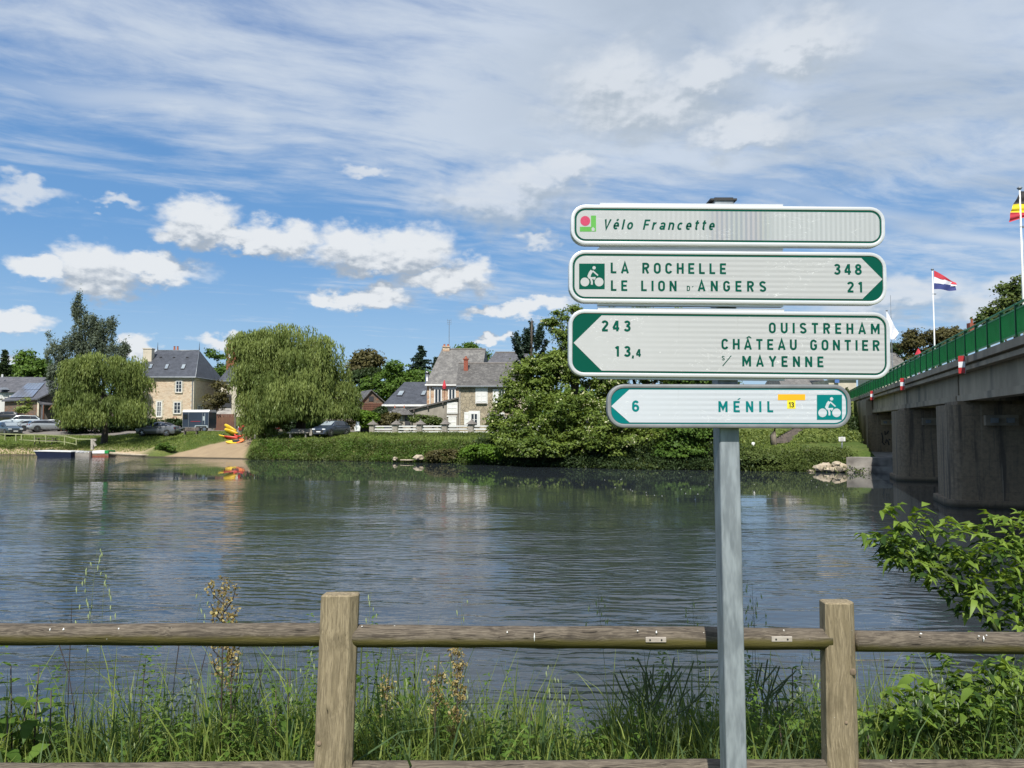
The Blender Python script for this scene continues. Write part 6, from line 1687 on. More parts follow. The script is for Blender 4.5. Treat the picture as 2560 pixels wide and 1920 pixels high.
# ================================================================== the direction sign
pm('sign_green', (.001, .078, .052), (.001, .072, .048), 3, .55, spec=.08)
pm('sign_teal', (.001, .165, .165), (.001, .15, .15), 3, .55, spec=.08)
pm('sticker_orange', (.90, .42, .01), (.86, .39, .01), 4, .4)
pm('sticker_yellow', (.85, .72, .03), (.8, .68, .03), 4, .4)
pm('logo_red', (.50, .045, .11), (.42, .035, .09), 300, .4)
pm('logo_green', (.10, .36, .06), (.09, .33, .05), 30, .4)
pm('ink_black', (.015, .015, .015), (.02, .02, .02), 30, .5)
def sheeting(name, base, along, rainbow=None):
    "retro-reflective sheeting: alternate bands, fine scratches and a thin interference coat"
    m, g, b = new_mat(name)
    co = g.n('ShaderNodeTexCoord').outputs['Object']
    x, y, z = g.sep(co)
    s = g.m('MULTIPLY', x if along == 'x' else z, 2 * PI / (.0153 if along == 'x' else .0162))
    w = g.m('SINE', s)
    st = g.mr(w, -.35, .35)
    n = g.noise(co, 26, 5, .6)
    fade = g.mr(x, -.40, .02, .10, 1.0)
    dark = tuple(q * .84 for q in base)
    col = g.mix(g.m('MULTIPLY', st, fade), base, dark)
    col = g.mix(g.mr(n, .3, .75, 0, .5), col, tuple(q * .93 for q in base))
    # scratches and scuffs
    sc_ = g.noise(g.v('MULTIPLY', g.v('ADD', co, g.v('SCALE', g.noise(co, 4, 3, .5, color=True), .15)), (3.0, 1, 16.0)), 5.5, 2, .5)
    scr = g.mr(g.m('ABSOLUTE', g.m('SUBTRACT', sc_, .5)), .0, .006, 1, 0)
    spots = g.mr(g.noise(co, 95, 2, .5), .74, .80, 0, .8)
    col = g.mix(g.m('MULTIPLY', g.m('MULTIPLY', scr, g.mr(g.noise(co, 7, 2, .5), .50, .58)), .75), col, (.86, .87, .86))
    col = g.mix(spots, col, (.84, .85, .84))
    run = g.noise(g.v('MULTIPLY', co, (1, 1, .05)), 60, 4, .6)
    col = g.mix(g.mr(run, .60, .76, 0, .20), col, (.32, .32, .30))
    col = g.mix(g.mr(g.noise(co, 3.2, 5, .6), .5, .7, 0, .10), col, (.36, .36, .34))
    g.set(b.inputs['Base Color'], col)
    b.inputs['Roughness'].default_value = .32
    b.inputs['Specular IOR Level'].default_value = .5
    if rainbow:
        b.inputs['Specular IOR Level'].default_value = 1.0
        g.set(b.inputs['Thin Film Thickness'], g.mr(x, rainbow[0], rainbow[1], 620, 330, False))
        b.inputs['Thin Film IOR'].default_value = 1.9
        g.set(b.inputs['Metallic'], g.m('MULTIPLY', g.m('MULTIPLY', g.m('SUBTRACT', 1.0, st), .55), g.m('MULTIPLY', g.mr(x, rainbow[0] - .03, rainbow[0] + .03), g.mr(x, rainbow[1] - .04, rainbow[1] + .02, 1, 0))))
    MATS[name] = m
sheeting('sheet_plain_a', (.45, .455, .455), 'x', (-.06, .14))
sheeting('sheet_plain_b', (.46, .465, .465), 'z')
sheeting('sheet_plain_c', (.47, .475, .475), 'z')
sheeting('sheet_blue', (.53, .56, .60), 'z')

YS = 2.40
MPP = YS / F_PX
# glyphs drawn as constant-width strokes in a box one unit high
Sw = .165; h_ = Sw / 2
def arc(cx, cy, rx, ry, a0, a1, n=9): return [(cx + rx * math.cos(rad(a0 + (a1 - a0) * k / n)), cy + ry * math.sin(rad(a0 + (a1 - a0) * k / n))) for k in range(n + 1)]
W_ = .62; l_, r_ = h_, W_ - h_
O_ = arc(W_ / 2, .69, W_ / 2 - h_, .31 - h_, 0, 180) + arc(W_ / 2, .31, W_ / 2 - h_, .31 - h_, 180, 360)
GL = {
 'A': (.68, [[(.06, 0), (.34, .97), (.62, 0)], [(.15, .27), (.53, .27)]]),
 'C': (W_, [arc(W_ / 2, .68, W_ / 2 - h_, .32 - h_, 15, 180) + arc(W_ / 2, .32, W_ / 2 - h_, .32 - h_, 180, 345)]),
 'D': (W_, [[(l_, 0), (l_, 1)], [(l_, 1 - h_)] + arc(.30, .66, r_ - .30, .34 - h_, 90, 0) + arc(.30, .34, r_ - .30, .34 - h_, 0, -90) + [(l_, h_)]]),
 'E': (.56, [[(l_, 0), (l_, 1)], [(l_, 1 - h_), (.56, 1 - h_)], [(l_, .5), (.50, .5)], [(l_, h_), (.56, h_)]]),
 'F': (.54, [[(l_, 0), (l_, 1)], [(l_, 1 - h_), (.54, 1 - h_)], [(l_, .5), (.48, .5)]]),
 'G': (W_, [arc(W_ / 2, .68, W_ / 2 - h_, .32 - h_, 15, 180) + arc(W_ / 2, .32, W_ / 2 - h_, .32 - h_, 180, 350) + [(r_, .47)], [(r_ + h_, .47), (.34, .47)]]),
 'H': (W_, [[(l_, 0), (l_, 1)], [(r_, 0), (r_, 1)], [(l_, .5), (r_, .5)]]),
 'I': (Sw, [[(h_, 0), (h_, 1)]]),
 'L': (.52, [[(l_, 0), (l_, 1)], [(l_, h_), (.52, h_)]]),
 'M': (.80, [[(l_, 0), (l_, 1)], [(.80 - h_, 0), (.80 - h_, 1)], [(l_, .96), (.40, .30), (.80 - h_, .96)]]),
 'N': (.64, [[(l_, 0), (l_, 1)], [(.64 - h_, 0), (.64 - h_, 1)], [(l_, .95), (.64 - h_, .05)]]),
 'O': (W_, [O_ + [O_[0]]]),
 'R': (.62, [[(l_, 0), (l_, 1)], [(l_, 1 - h_), (.34, 1 - h_)] + arc(.34, .72, .20, .28 - h_, 90, -90) + [(l_, .44)], [(.33, .44), (.53, 0)]]),
 'S': (W_, [arc(.31, .735, .23, .265 - h_, 20, 200) + [(.16, .58), (.46, .42)] + arc(.31, .265, .23, .265 - h_, 30, -165)]),
 'T': (.60, [[(.30, 0), (.30, 1)], [(0, 1 - h_), (.60, 1 - h_)]]),
 'U': (W_, [[(l_, 1), (l_, .32)] + arc(W_ / 2, .32, W_ / 2 - h_, .32 - h_, 180, 360) + [(r_, 1)]]),
 'Y': (.68, [[(.06, 1), (.34, .45), (.62, 1)], [(.34, .5), (.34, 0)]]),
 'V': (.64, [[(.07, 1), (.32, .04), (.57, 1)]]),
 '1': (.36, [[(.27, 0), (.27, 1)], [(.27, .95), (.05, .78)]]),
 '2': (.60, [arc(.30, .72, .22, .28 - h_, 165, -30) + [(.10, .10)], [(.03, h_), (.58, h_)]]),
 '3': (.60, [arc(.29, .745, .20, .255 - h_, 160, -80) + [(.24, .55)], [(.24, .55)] + arc(.29, .29, .225, .29 - h_, 80, -160)]),
 '4': (.64, [[(.44, 0), (.44, 1)], [(.40, .97), (.07, .29)], [(.03, .27), (.62, .27)]]),
 '6': (.62, [arc(.31, .32, .225, .32 - h_, 0, 360, 14), [(.085, .32), (.095, .60)] + arc(.32, .66, .225, .34 - h_, 170, 30, 6)]),
 '8': (.62, [arc(.31, .745, .19, .255 - h_, 0, 360, 14), arc(.31, .285, .225, .285 - h_, 0, 360, 14)]),
 ',': (.16, [[(.10, .12), (.10, -.02), (.06, -.20)]]),
 'é': (.54, [[(.08, .36), (.46, .36)] + arc(.27, .37, .19, .37 - h_, 0, 310, 12), [(.22, .86), (.36, 1.02)]]),
 'e': (.54, [[(.08, .36), (.46, .36)] + arc(.27, .37, .19, .37 - h_, 0, 310, 12)]),
 'l': (Sw, [[(h_, 0), (h_, 1)]]),
 'o': (.56, [arc(.28, .37, .20, .37 - h_, 0, 360, 14)]),
 'r': (.40, [[(h_, 0), (h_, .74)], [(h_, .50)] + arc(.30, .46, .18, .20, 165, 75, 4)]),
 'a': (.54, [[(.45, 0), (.45, .50)] + arc(.27, .50, .18, .24 - h_, 0, 160, 7), arc(.25, .215, .17, .215 - h_, 0, 360, 12)]),
 'n': (.54, [[(h_, 0), (h_, .74)], [(h_, .48)] + arc(.27, .47, .19, .27 - h_, 165, 0, 7) + [(.46, 0)]]),
 'c': (.52, [arc(.28, .37, .20, .37 - h_, 50, 310, 12)]),
 't': (.38, [[(.16, .96), (.16, .18)] + arc(.28, .18, .12, .10, 180, 280, 4), [(0, .70), (.36, .70)]]),
}
def ribbon(mb, pts, w, tf, zoff):
    pts = [Vector((p[0], p[1])) for p in pts]
    cl = (pts[0] - pts[-1]).length < 1e-4
    if cl: pts = pts[:-1]
    n = len(pts); Lp, Rp = [], []
    for i, p in enumerate(pts):
        a = pts[i - 1] if (i > 0 or cl) else None; b = pts[(i + 1) % n] if (i < n - 1 or cl) else None
        d1 = (p - a).normalized() if a is not None and (p - a).length > 1e-6 else None
        d2 = (b - p).normalized() if b is not None and (b - p).length > 1e-6 else None
        if d1 is None: d1 = d2
        if d2 is None: d2 = d1
        t = (d1 + d2)
        t = t.normalized() if t.length > 1e-4 else d1
        nrm = Vector((-t.y, t.x)); k = 1 / max(abs(nrm.dot(Vector((-d1.y, d1.x)))), .42)
        Lp.append(p + nrm * w / 2 * k); Rp.append(p - nrm * w / 2 * k)
    base = len(mb.v)
    for q in Lp + Rp: mb.v.append(tf(q.x, q.y, zoff))
    m_ = n if cl else n - 1
    for i in range(m_):
        j = (i + 1) % n; mb.f.append((base + i, base + j, base + n + j, base + n + i))
class Sign:
    "one sign plate: local x to the right, z up, facing -y; pixel positions of the photo"
    def __init__(s, post, label, cx, cy, w, h, roll, face, border, rimmat, r_out, rail):
        s.c = P(cx, cy, YS); s.roll = rad(roll); s.cx, s.cy = cx, cy
        s.o = None; W, H, R = w * MPP, h * MPP, r_out * MPP
        s.W, s.H, s.R = W, H, R
        # board with a rolled aluminium rim
        def rr(W, H, R, y, n=7):
            out = []
            for (sx, sz, a0) in ((1, 1, 0), (-1, 1, 90), (-1, -1, 180), (1, -1, 270)):
                for k in range(n + 1):
                    a = rad(a0 + 90 * k / n); out.append((sx * (W / 2 - R) + R * math.cos(a), y, sz * (H / 2 - R) + R * math.sin(a)))
            return out
        s.rr = rr
        rim = .0145
        rings = [rr(W - .004, H - .004, R - .002, .030), rr(W, H, R, .024), rr(W, H, R, .004), rr(W - .004, H - .004, R - .002, -.001), rr(W - .014, H - .014, R - .007, -.0025), rr(W - .024, H - .024, R - .012, -.001), rr(W - .0265, H - .0265, R - .0132, .0025)]
        mb = MB(); n = len(rings[0])
        for q in rings: mb.v += q
        for i in range(len(rings) - 1):
            for j in range(n):
                a, b = i * n + j, i * n + (j + 1) % n; mb.f.append((a, b, b + n, a + n))
        mb.f.append(tuple(range(n))[::-1]); mb.f.append(tuple(range((len(rings) - 1) * n, len(rings) * n)))
        s.o = mb.build('sign_plate', rimmat, post, True, world=False)
        s.o['label'] = label
        s.o.location = s.c - Vector(post.location); s.o.rotation_euler = (0, -s.roll * -1, 0)
        s.o.data.set_sharp_from_angle(angle=rad(50))
        MB().poly(rr(W - .0268, H - .0268, R - .0134, .0008)).build('border', border, s.o, world=False)
        s.face = face
        if rail:
            x0, x1 = (rail[0] - cx) * MPP, (rail[1] - cx) * MPP
            for sg in (1, -1):
                MB().box(((x0 + x1) / 2, .024, sg * (H / 2 + (.0045 if sg > 0 else .0015))), (x1 - x0, .024, .009)).build('mounting_rail', 'aluminium', s.o, world=False)
    def L(s, x, y, lift=0.0):
        "photo pixel -> local point on the face (undoing the roll)"
        q = P(x, y, YS) - s.c; c_, n_ = math.cos(s.roll), math.sin(s.roll)
        return (q.x * c_ - q.z * n_, -lift, q.x * n_ + q.z * c_)
    def white(s, left=None, right=None, bw=.0055):
        W, H, R = s.W - .0268 - 2 * bw, s.H - .0268 - 2 * bw, s.R - .0134 - bw
        pts = s.rr(W, H, R, -.0003)
        n = len(pts) // 4
        q = [pts[i * n:(i + 1) * n] for i in range(4)]   # ++, -+, --, +-
        if left: # tip, upper corner, lower corner
            tp, uc, lc = left
            q[1] = [(uc[0], -.0003, H / 2), (tp[0], -.0003, tp[2])]; q[2] = [(lc[0], -.0003, -H / 2)]
        if right:
            tp, uc, lc = right
            q[0] = [(tp[0], -.0003, tp[2]), (uc[0], -.0003, H / 2)]; q[3] = [(lc[0], -.0003, -H / 2)]
        MB().poly(q[0] + q[1] + q[2] + q[3]).build('face_sheet', s.face, s.o, world=False)
    def text(s, txt, x0, x1, yb, cap, mat, slant=0.0, bold=1.0, track=None):
        o = None; A = s.L(x0, yb); B = s.L(x1, yb)
        Hc = cap * MPP
        ws = [GL[ch][0] if ch != ' ' else .40 for ch in txt]
        tot = (B[0] - A[0]) / Hc - slant * 1.0
        xs_ = min(1.12, max(.82, 1.0)); gap = (tot - sum(ws)) / max(len(txt) - 1, 1)
        if track is not None: gap = track
        px = 0; kk = 0
        for ch, w in zip(txt, ws):
            if ch != ' ':
                mb = MB()
                for st_ in GL[ch][1]:
                    kk += 1
                    tf = lambda u, v, zo, px=px: (A[0] + (px + u + v * slant) * Hc, -.0006 - zo, A[2] + v * Hc)
                    ribbon(mb, st_, Sw * bold * 1.22, tf, .00003 * (kk % 4))
                o = mb.build('letter', mat, s.o, world=False)
                if mat == 'ink_black': o.location = (0, -.0008, 0)
            px += w + gap
        return o
    def quad(s, name, x0, y0, x1, y1, mat, lift=.0008, par=None):
        a, b, c, d = s.L(x0, y0, lift), s.L(x1, y0, lift), s.L(x1, y1, lift), s.L(x0, y1, lift)
        return MB().poly([a, b, c, d]).build(name, mat, par or s.o, world=False)
    def cyclist(s, x0, y0, sz, mat):
        s.quad('pictogram', x0, y0, x0 + sz, y0 + sz, mat, .0007)
        mb = MB(); f = sz / 320.0
        def T(u, v, zo=0): return s.L(x0 + (u - 240) * f, y0 + (v - 900) * f, .0010 + zo)
        def disc(u, v, r, zo):
            mb.poly([T(u + r * math.cos(2 * PI * k / 24), v + r * math.sin(2 * PI * k / 24), zo) for k in range(24)])
        disc(312, 1130, 55, 0); disc(490, 1130, 55, 0); disc(427, 953, 21, 0)
        tf = lambda u, v, zo: T(u, v, zo)
        for k, (pp, w) in enumerate((([(400, 988), (378, 1020), (362, 1062)], 38), ([(408, 990), (440, 1018), (476, 1050)], 17), ([(368, 1070), (395, 1082), (446, 1078)], 22), ([(368, 1066), (392, 1098), (400, 1130), (398, 1164)], 24), ([(440, 1074), (424, 1104)], 14), ([(352, 1050), (372, 1085)], 24))):
            ribbon(mb, pp, w, tf, .00004 * (k + 1))
        return mb.build('cyclist', s.face, s.o, world=False)

GX = (1820 - 1280) / F_PX * (YS + .06)
POST = thing('direction_sign', 'galvanised post carrying four green-edged cycle route signs stacked above the fence', 'signpost', (GX, YS + .065, 1.75))
ROOT[POST.name] = Vector(POST.location)
lean = .010
Yfr = YS + .034
cxp = (1818 - 1280) / F_PX * Yfr; cxb = (1829 - 1280) / F_PX * Yfr
zt = P(1820, 507, YS + .06).z
ps = .064; pdp = .080
mb = MB(); rings = []
zb_ = P(1829, 1920, Yfr).z
for (X_, z_) in ((cxb + (cxb - cxp) * (zb_ - 1.4) / (zt - zb_), 1.4), (cxp, zt)):
    q = []
    for (sx, sy, a0) in ((1, 1, 0), (-1, 1, 90), (-1, -1, 180), (1, -1, 270)):
        for k in range(5):
            a = rad(a0 + 90 * k / 4); q.append((X_ + sx * (ps / 2 - .006) + .006 * math.cos(a), Yfr + pdp / 2 + sy * (pdp / 2 - .006) + .006 * math.sin(a), z_))
    rings.append(q); mb.v += q
n = len(rings[0])
for j in range(n): a, b = j, (j + 1) % n; mb.f.append((a, b, b + n, a + n))
mb.f.append(tuple(range(n))); mb.f.append(tuple(range(n, 2 * n)))
pole = mb.build('post', 'galvanised', POST)
MB().prism([(cxp - .045, YS + .03, zt), (cxp + .04, YS + .03, zt), (cxp + .04, YS + .105, zt), (cxp - .045, YS + .105, zt)], (0, 0, .006)).box((cxp, YS + .067, zt + .008), (.06, .06, .006)).build('post_cap', 'plastic_black', POST)
s1 = Sign(POST, 'top sign reading Vélo Francette', 1820, 564.5, 797, 104, .45, 'sheet_plain_a', 'sign_green', 'aluminium', 38, (1497, 1963))
s2 = Sign(POST, 'second sign to La Rochelle and Le Lion d Angers, arrow right', 1819.5, 693.5, 803, 134.5, .46, 'sheet_plain_b', 'sign_green', 'aluminium', 42, (1493, 1962))
s3 = Sign(POST, 'third and tallest sign to Ouistreham and Château Gontier, arrow left', 1823.5, 860.5, 809, 169.5, .55, 'sheet_plain_c', 'sign_green', 'aluminium', 40, (1494, 1965))
s4 = Sign(POST, 'lowest and shortest sign to Ménil, arrow left', 1823, 1015.5, 611, 110, .1, 'sheet_blue', 'sign_teal', 'dull_aluminium', 43, None)
s1.white(); s2.white(right=(s2.L(2206, 698), s2.L(2153, 644), s2.L(2156, 749)))
s3.white(left=(s3.L(1434, 857), s3.L(1504, 787), s3.L(1504, 929)))
s4.white(left=(s4.L(1528, 1015.5), s4.L(1573, 969), s4.L(1574, 1062)), bw=.004)
s1.text('Vélo Francette', 1507, 1790, 573.5, 26, 'sign_green', .21, .88)
# route logo
s1.quad('logo_bar', 1477.3, 539, 1490, 578.8, 'logo_green', .0007); s1.quad('logo_bar', 1449.5, 567, 1477.2, 579, 'logo_green', .0007)
MB().poly([s1.L(1463 + 12.3 * math.cos(2 * PI * k / 28), 552.3 + 12.3 * math.sin(2 * PI * k / 28), .0008) for k in range(28)]).build('logo_disc', 'logo_red', s1.o, world=False)
mb = MB(); mb.poly([s1.L(x, y, .001) for x, y in ((1478.5, 571), (1480.5, 570), (1482.5, 567), (1484.5, 570), (1487, 571), (1486, 577.5), (1479.5, 577.5))]); mb.build('logo_emblem', 'sheet_plain_a', s1.o, world=False)
s2.text('LA ROCHELLE', 1527, 1815, 683, 27, 'sign_green')
s2.text('LE LION', 1527.5, 1691, 727, 26.5, 'sign_green')
s2.text('D', 1717, 1727, 727.5, 13, 'sign_green', bold=.9, track=0)
mb = MB(); mb.poly([s2.L(x, y, .0008) for x, y in ((1729.5, 717), (1733, 715), (1733.5, 716.5), (1730, 718.5))]); mb.build('apostrophe', 'sign_green', s2.o, world=False)
s2.text('ANGERS', 1745, 1915, 728, 26.5, 'sign_green')
s2.text('348', 2085, 2154, 686.5, 27, 'sign_green'); s2.text('21', 2118, 2155, 731, 27, 'sign_green')
s2.cyclist(1447.7, 659, 64, 'sign_green')
s3.text('243', 1504, 1576, 828, 27, 'sign_green', bold=1.08)
s3.text('13', 1537.5, 1576, 891.5, 26.5, 'sign_green', bold=1.08); s3.text(',', 1580, 1584, 891.5, 24, 'sign_green', track=0); s3.text('4', 1590, 1605, 892, 19.5, 'sign_green', bold=1.1, track=0)
s3.text('OUISTREHAM', 1922.5, 2198.6, 832.8, 26.5, 'sign_green')
s3.text('CHATEAU GONTIER', 1804, 2198.6, 873.3, 26.5, 'sign_green')
mb = MB(); mb.poly([s3.L(x, y, .0008) for x, y in ((1865, 845), (1871, 840.5), (1874, 840.5), (1879, 845), (1874.5, 844.6), (1872.4, 842.8), (1870, 844.6))])
mb.poly([s3.L(x, y, .00085) for x, y in ((1864, 845.6), (1870, 840.6), (1874.4, 840.6), (1879.2, 845.6), (1875, 845.6), (1872.2, 843.2), (1869, 845.6))]); mb.build('circumflex', 'sign_green', s3.o, world=False)
s3.text('S', 1804.5, 1813, 901, 11.5, 'sign_green', bold=.85, track=0)
mb = MB(); ribbon(mb, [(1806.5, 915), (1828, 889)], 2.2, lambda u, v, zo: s3.L(u, v, .0008), 0); mb.build('slash', 'sign_green', s3.o, world=False)
s3.text('MAYENNE', 1856, 2058.6, 916, 26.5, 'sign_green')
s4.text('6', 1580.5, 1599, 1029, 27.5, 'sign_teal', bold=1.05, track=0)
s4.text('MENIL', 1796.5, 1933, 1030.3, 27.5, 'sign_teal')
mb = MB(); mb.poly([s4.L(x, y, .0008) for x, y in ((1843, 999.6), (1847, 995.5), (1852, 995.5), (1846.5, 999.6))]); mb.build('accent', 'sign_teal', s4.o, world=False)
s4.cyclist(2042, 986.8, 62.8, 'sign_teal')
s4.quad('orange_strip', 1944.5, 985.6, 2012.7, 1000.3, 'sticker_orange', .0009)
yk = s4.quad('yellow_sticker', 1967.6, 1000.8, 1988.5, 1021.6, 'sticker_yellow', .0009)
GLb = s4.text('13', 1971.5, 1985, 1018.5, 13, 'ink_black', bold=.9)
# clamps behind the plates
for s in (s1, s2, s3, s4):
    for dz in (-.02, .02): MB().box((cxp - s.c.x, .034, dz), (.10, .010, .022)).build('clamp', 'aluminium', s.o, world=False)

# ================================================================== wooden rail fence
def wood(name, c1, c2, c3, axis, algae=None):
    m, g, b = new_mat(name)
    co = g.n('ShaderNodeTexCoord').outputs['Object']
    st_ = (1, 1, .05) if axis == 'z' else (.05, 1, 1)
    oi = g.n('ShaderNodeObjectInfo').outputs['Random']
    v0 = g.v('ADD', co, g.xyz(g.m('MULTIPLY', oi, 7.0), 0.0, g.m('MULTIPLY', oi, 3.0)))
    w = g.v('MULTIPLY', g.v('ADD', v0, g.v('SCALE', g.noise(v0, 3.2, 3, .5, color=True), .06)), st_)
    n1 = g.noise(w, 85, 6, .65); n2 = g.noise(w, 260, 4, .6); n3 = g.noise(v0, 7, 6, .65)
    col = g.mix(g.mr(n1, .36, .62), c1, c2)
    col = g.mix(g.mr(n2, .45, .62, 0, .6), col, c3)
    col = g.mix(g.mr(n3, .5, .72, 0, .55), col, tuple(q * .6 for q in c2))
    crack = g.mr(g.noise(g.v('MULTIPLY', w, (1, 1, 1)), 110, 3, .4), .70, .74)
    col = g.mix(g.m('MULTIPLY', crack, .8), col, tuple(q * .18 for q in c2))
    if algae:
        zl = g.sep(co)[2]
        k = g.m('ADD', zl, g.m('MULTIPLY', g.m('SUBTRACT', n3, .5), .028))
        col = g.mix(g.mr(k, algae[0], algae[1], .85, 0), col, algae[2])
        col = g.mix(g.mr(k, algae[0] - .022, algae[0] - .006, .6, 0), col, tuple(q * .35 for q in algae[2]))  # second, much darker olive towards the bottom of the rail
    sp = g.mr(g.noise(co, 60, 2, .4), .76, .80, 0, .9)
    col = g.mix(sp, col, (.55, .54, .48))
    g.set(b.inputs['Base Color'], col); b.inputs['Roughness'].default_value = .88; b.inputs['Specular IOR Level'].default_value = .25
    bp = g.n('ShaderNodeBump'); bp.inputs['Strength'].default_value = .8; bp.inputs['Distance'].default_value = .004
    g.set(bp.inputs['Height'], g.m('SUBTRACT', g.m('ADD', g.m('MULTIPLY', n1, .7), g.m('MULTIPLY', n2, .6)), g.m('MULTIPLY', crack, 1.4))); g.set(b.inputs['Normal'], bp.outputs[0])
    MATS[name] = m
wood('post_wood', (.32, .262, .17), (.20, .162, .10), (.13, .105, .068), 'z')
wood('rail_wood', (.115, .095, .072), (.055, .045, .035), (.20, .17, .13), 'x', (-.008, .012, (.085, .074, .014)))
YF = 2.86
FE = thing('wooden_fence', 'round-railed wooden fence on square posts along the near river bank', 'fence', (0, YF, 1.7))
def post(x0, x1, ytop, xb0, xb1, dp, yf):
    A, B = P(x0, ytop, yf), P(x1, ytop, yf); a, b = P(xb0, 1920, yf), P(xb1, 1920, yf)
    f = (A.z - 1.35) / (A.z - a.z)
    a2, b2 = A + (a - A) * f, B + (b - B) * f
    mb = MB(); bv = .010; n_ = 26
    cs = lambda L, R_, z, ins=0: [(L.x + ins, yf + bv + ins, z), (L.x + bv + ins, yf + ins, z), (R_.x - bv * 2.5 - ins, yf + ins, z), (R_.x - ins, yf + bv * 2.5 + ins, z), (R_.x - .004 - ins, yf + dp - ins, z), (L.x + .004 + ins, yf + dp - ins, z)]
    R1, R2, R3 = cs(a2, b2, a2.z), cs(A, B, A.z - .005), cs(A, B, A.z, .005)
    mb.v += R1 + R2 + R3
    for i in range(2):
        for j in range(6): k = i * 6; mb.f.append((k + j, k + (j + 1) % 6, k + 6 + (j + 1) % 6, k + 6 + j))
    mb.f.append(tuple(range(12, 18))); mb.f.append(tuple(range(6))[::-1])
    o = mb.build('post', 'post_wood', FE)
    return o
p1 = post(801, 893, 1489, 783, 876, .068, YF - .03)
p2 = post(2065, 2142, 1508, 2071, 2155, .072, YF - .02)
p0 = post(-560, -465, 1490, -560, -465, .11, YF); p3 = post(3280, 3370, 1500, 3290, 3380, .11, YF)
p_ = post(-1840, -1745, 1490, -1840, -1745, .07, YF); p_ = post(4560, 4650, 1508, 4570, 4660, .07, YF)
# knots
pm('knot', (.13, .095, .065), (.24, .18, .12), 60, .9)
for (x, y, r, yy) in ((797, 1860, .011, YF - .0315), (2133, 1681, .014, YF - .0215), (2116, 1808, .007, YF - .0215)):
    c0 = P(x, y, yy); mb = MB(); mb.tube([c0 + Vector((0, .003, 0)), c0 + Vector((0, -.0008, 0))], [r, r * .75], 14); mb.build('knot', 'knot', p1 if x < 1000 else p2, True)
def rail(pxs, r, yf, nm='top_rail'):
    "pxs: centre-line pixels; slightly uneven round pole with the object origin on its axis"
    pts = [P(x, y, yf) for x, y in pxs]
    a, b = pts[0], pts[-1]
    o_c = (a + b) / 2
    mb = MB(); n = 60; k = 20
    for i in range(n + 1):
        f = i / n; c = a.lerp(b, f)
        for j in range(k):
            t = 2 * PI * j / k
            rr = r * (1 + .035 * math.sin(f * 9 + t * 2 + a.x) + .02 * math.sin(f * 31 + t * 3))
            mb.v.append((c.x - o_c.x, math.cos(t) * rr, c.z - o_c.z + math.sin(t) * rr))
    for i in range(n):
        for j in range(k): q, w_ = i * k + j, i * k + (j + 1) % k; mb.f.append((q, w_, w_ + k, q + k))
    mb.f.append(tuple(range(k))); mb.f.append(tuple(range(n * k, (n + 1) * k))[::-1])
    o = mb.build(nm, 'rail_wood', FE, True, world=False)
    o.location = o_c - ROOT[FE.name]
    return o
RY = YF + .018
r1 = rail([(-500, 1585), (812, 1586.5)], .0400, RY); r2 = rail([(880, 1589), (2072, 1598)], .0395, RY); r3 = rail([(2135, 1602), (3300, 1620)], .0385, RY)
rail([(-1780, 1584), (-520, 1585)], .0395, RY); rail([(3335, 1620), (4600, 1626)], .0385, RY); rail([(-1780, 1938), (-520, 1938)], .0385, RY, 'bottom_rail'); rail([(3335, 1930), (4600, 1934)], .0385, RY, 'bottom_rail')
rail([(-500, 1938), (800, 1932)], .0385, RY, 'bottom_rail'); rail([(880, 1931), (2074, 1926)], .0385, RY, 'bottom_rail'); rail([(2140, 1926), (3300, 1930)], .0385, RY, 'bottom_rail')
pm('bleached_wood', (.42, .38, .33), (.30, .26, .22), 80, .85, stretch=(.2, 1, 1))
for (x, y) in ((1640, 1599.5), (1955, 1598)):
    c0 = P(x, y, RY - .0405); o = MB().box(c0 - Vector((0, -.002, 0)), (.075, .006, .019)).build('bleached_patch', 'bleached_wood', FE, bevel=.002)
    for dx in (-.022, .020): MB().tube([c0 + Vector((dx, -.0016, 0)), c0 + Vector((dx, -.0030, 0))], .0032, 8).build('screw_hole', 'ink_black', o)
# droppings
mb = MB()
for (x, y, w_, hh) in ((125, 1575, 4, 9), (159, 1574, 6, 8), (147, 1565, 5, 4), (297, 1572, 5, 6), (314, 1565, 4, 4), (905, 1566, 5, 4), (1268, 1581, 4, 7), (1336, 1593, 4, 20), (1594, 1577, 6, 5), (1641, 1581, 5, 8), (2459, 1597, 5, 14), (2447, 1590, 6, 4), (2466, 1588, 5, 4), (2302, 1584, 8, 4)):
    yy = 1591; dz = (yy - y) * RY / F_PX; dyy = math.sqrt(max(.0405 ** 2 - min(dz, .039) ** 2, 0))
    c0 = P(x, y, RY - dyy)
    mb.tube([c0 + Vector((0, .001, hh * .5 * .0015)), c0 + Vector((0, -.0012, 0)), c0 + Vector((0, .001, -hh * .5 * .0015))], [.0008, w_ * .0006, .0006], 7)
mb.build('bird_droppings', 'white_paint', FE)

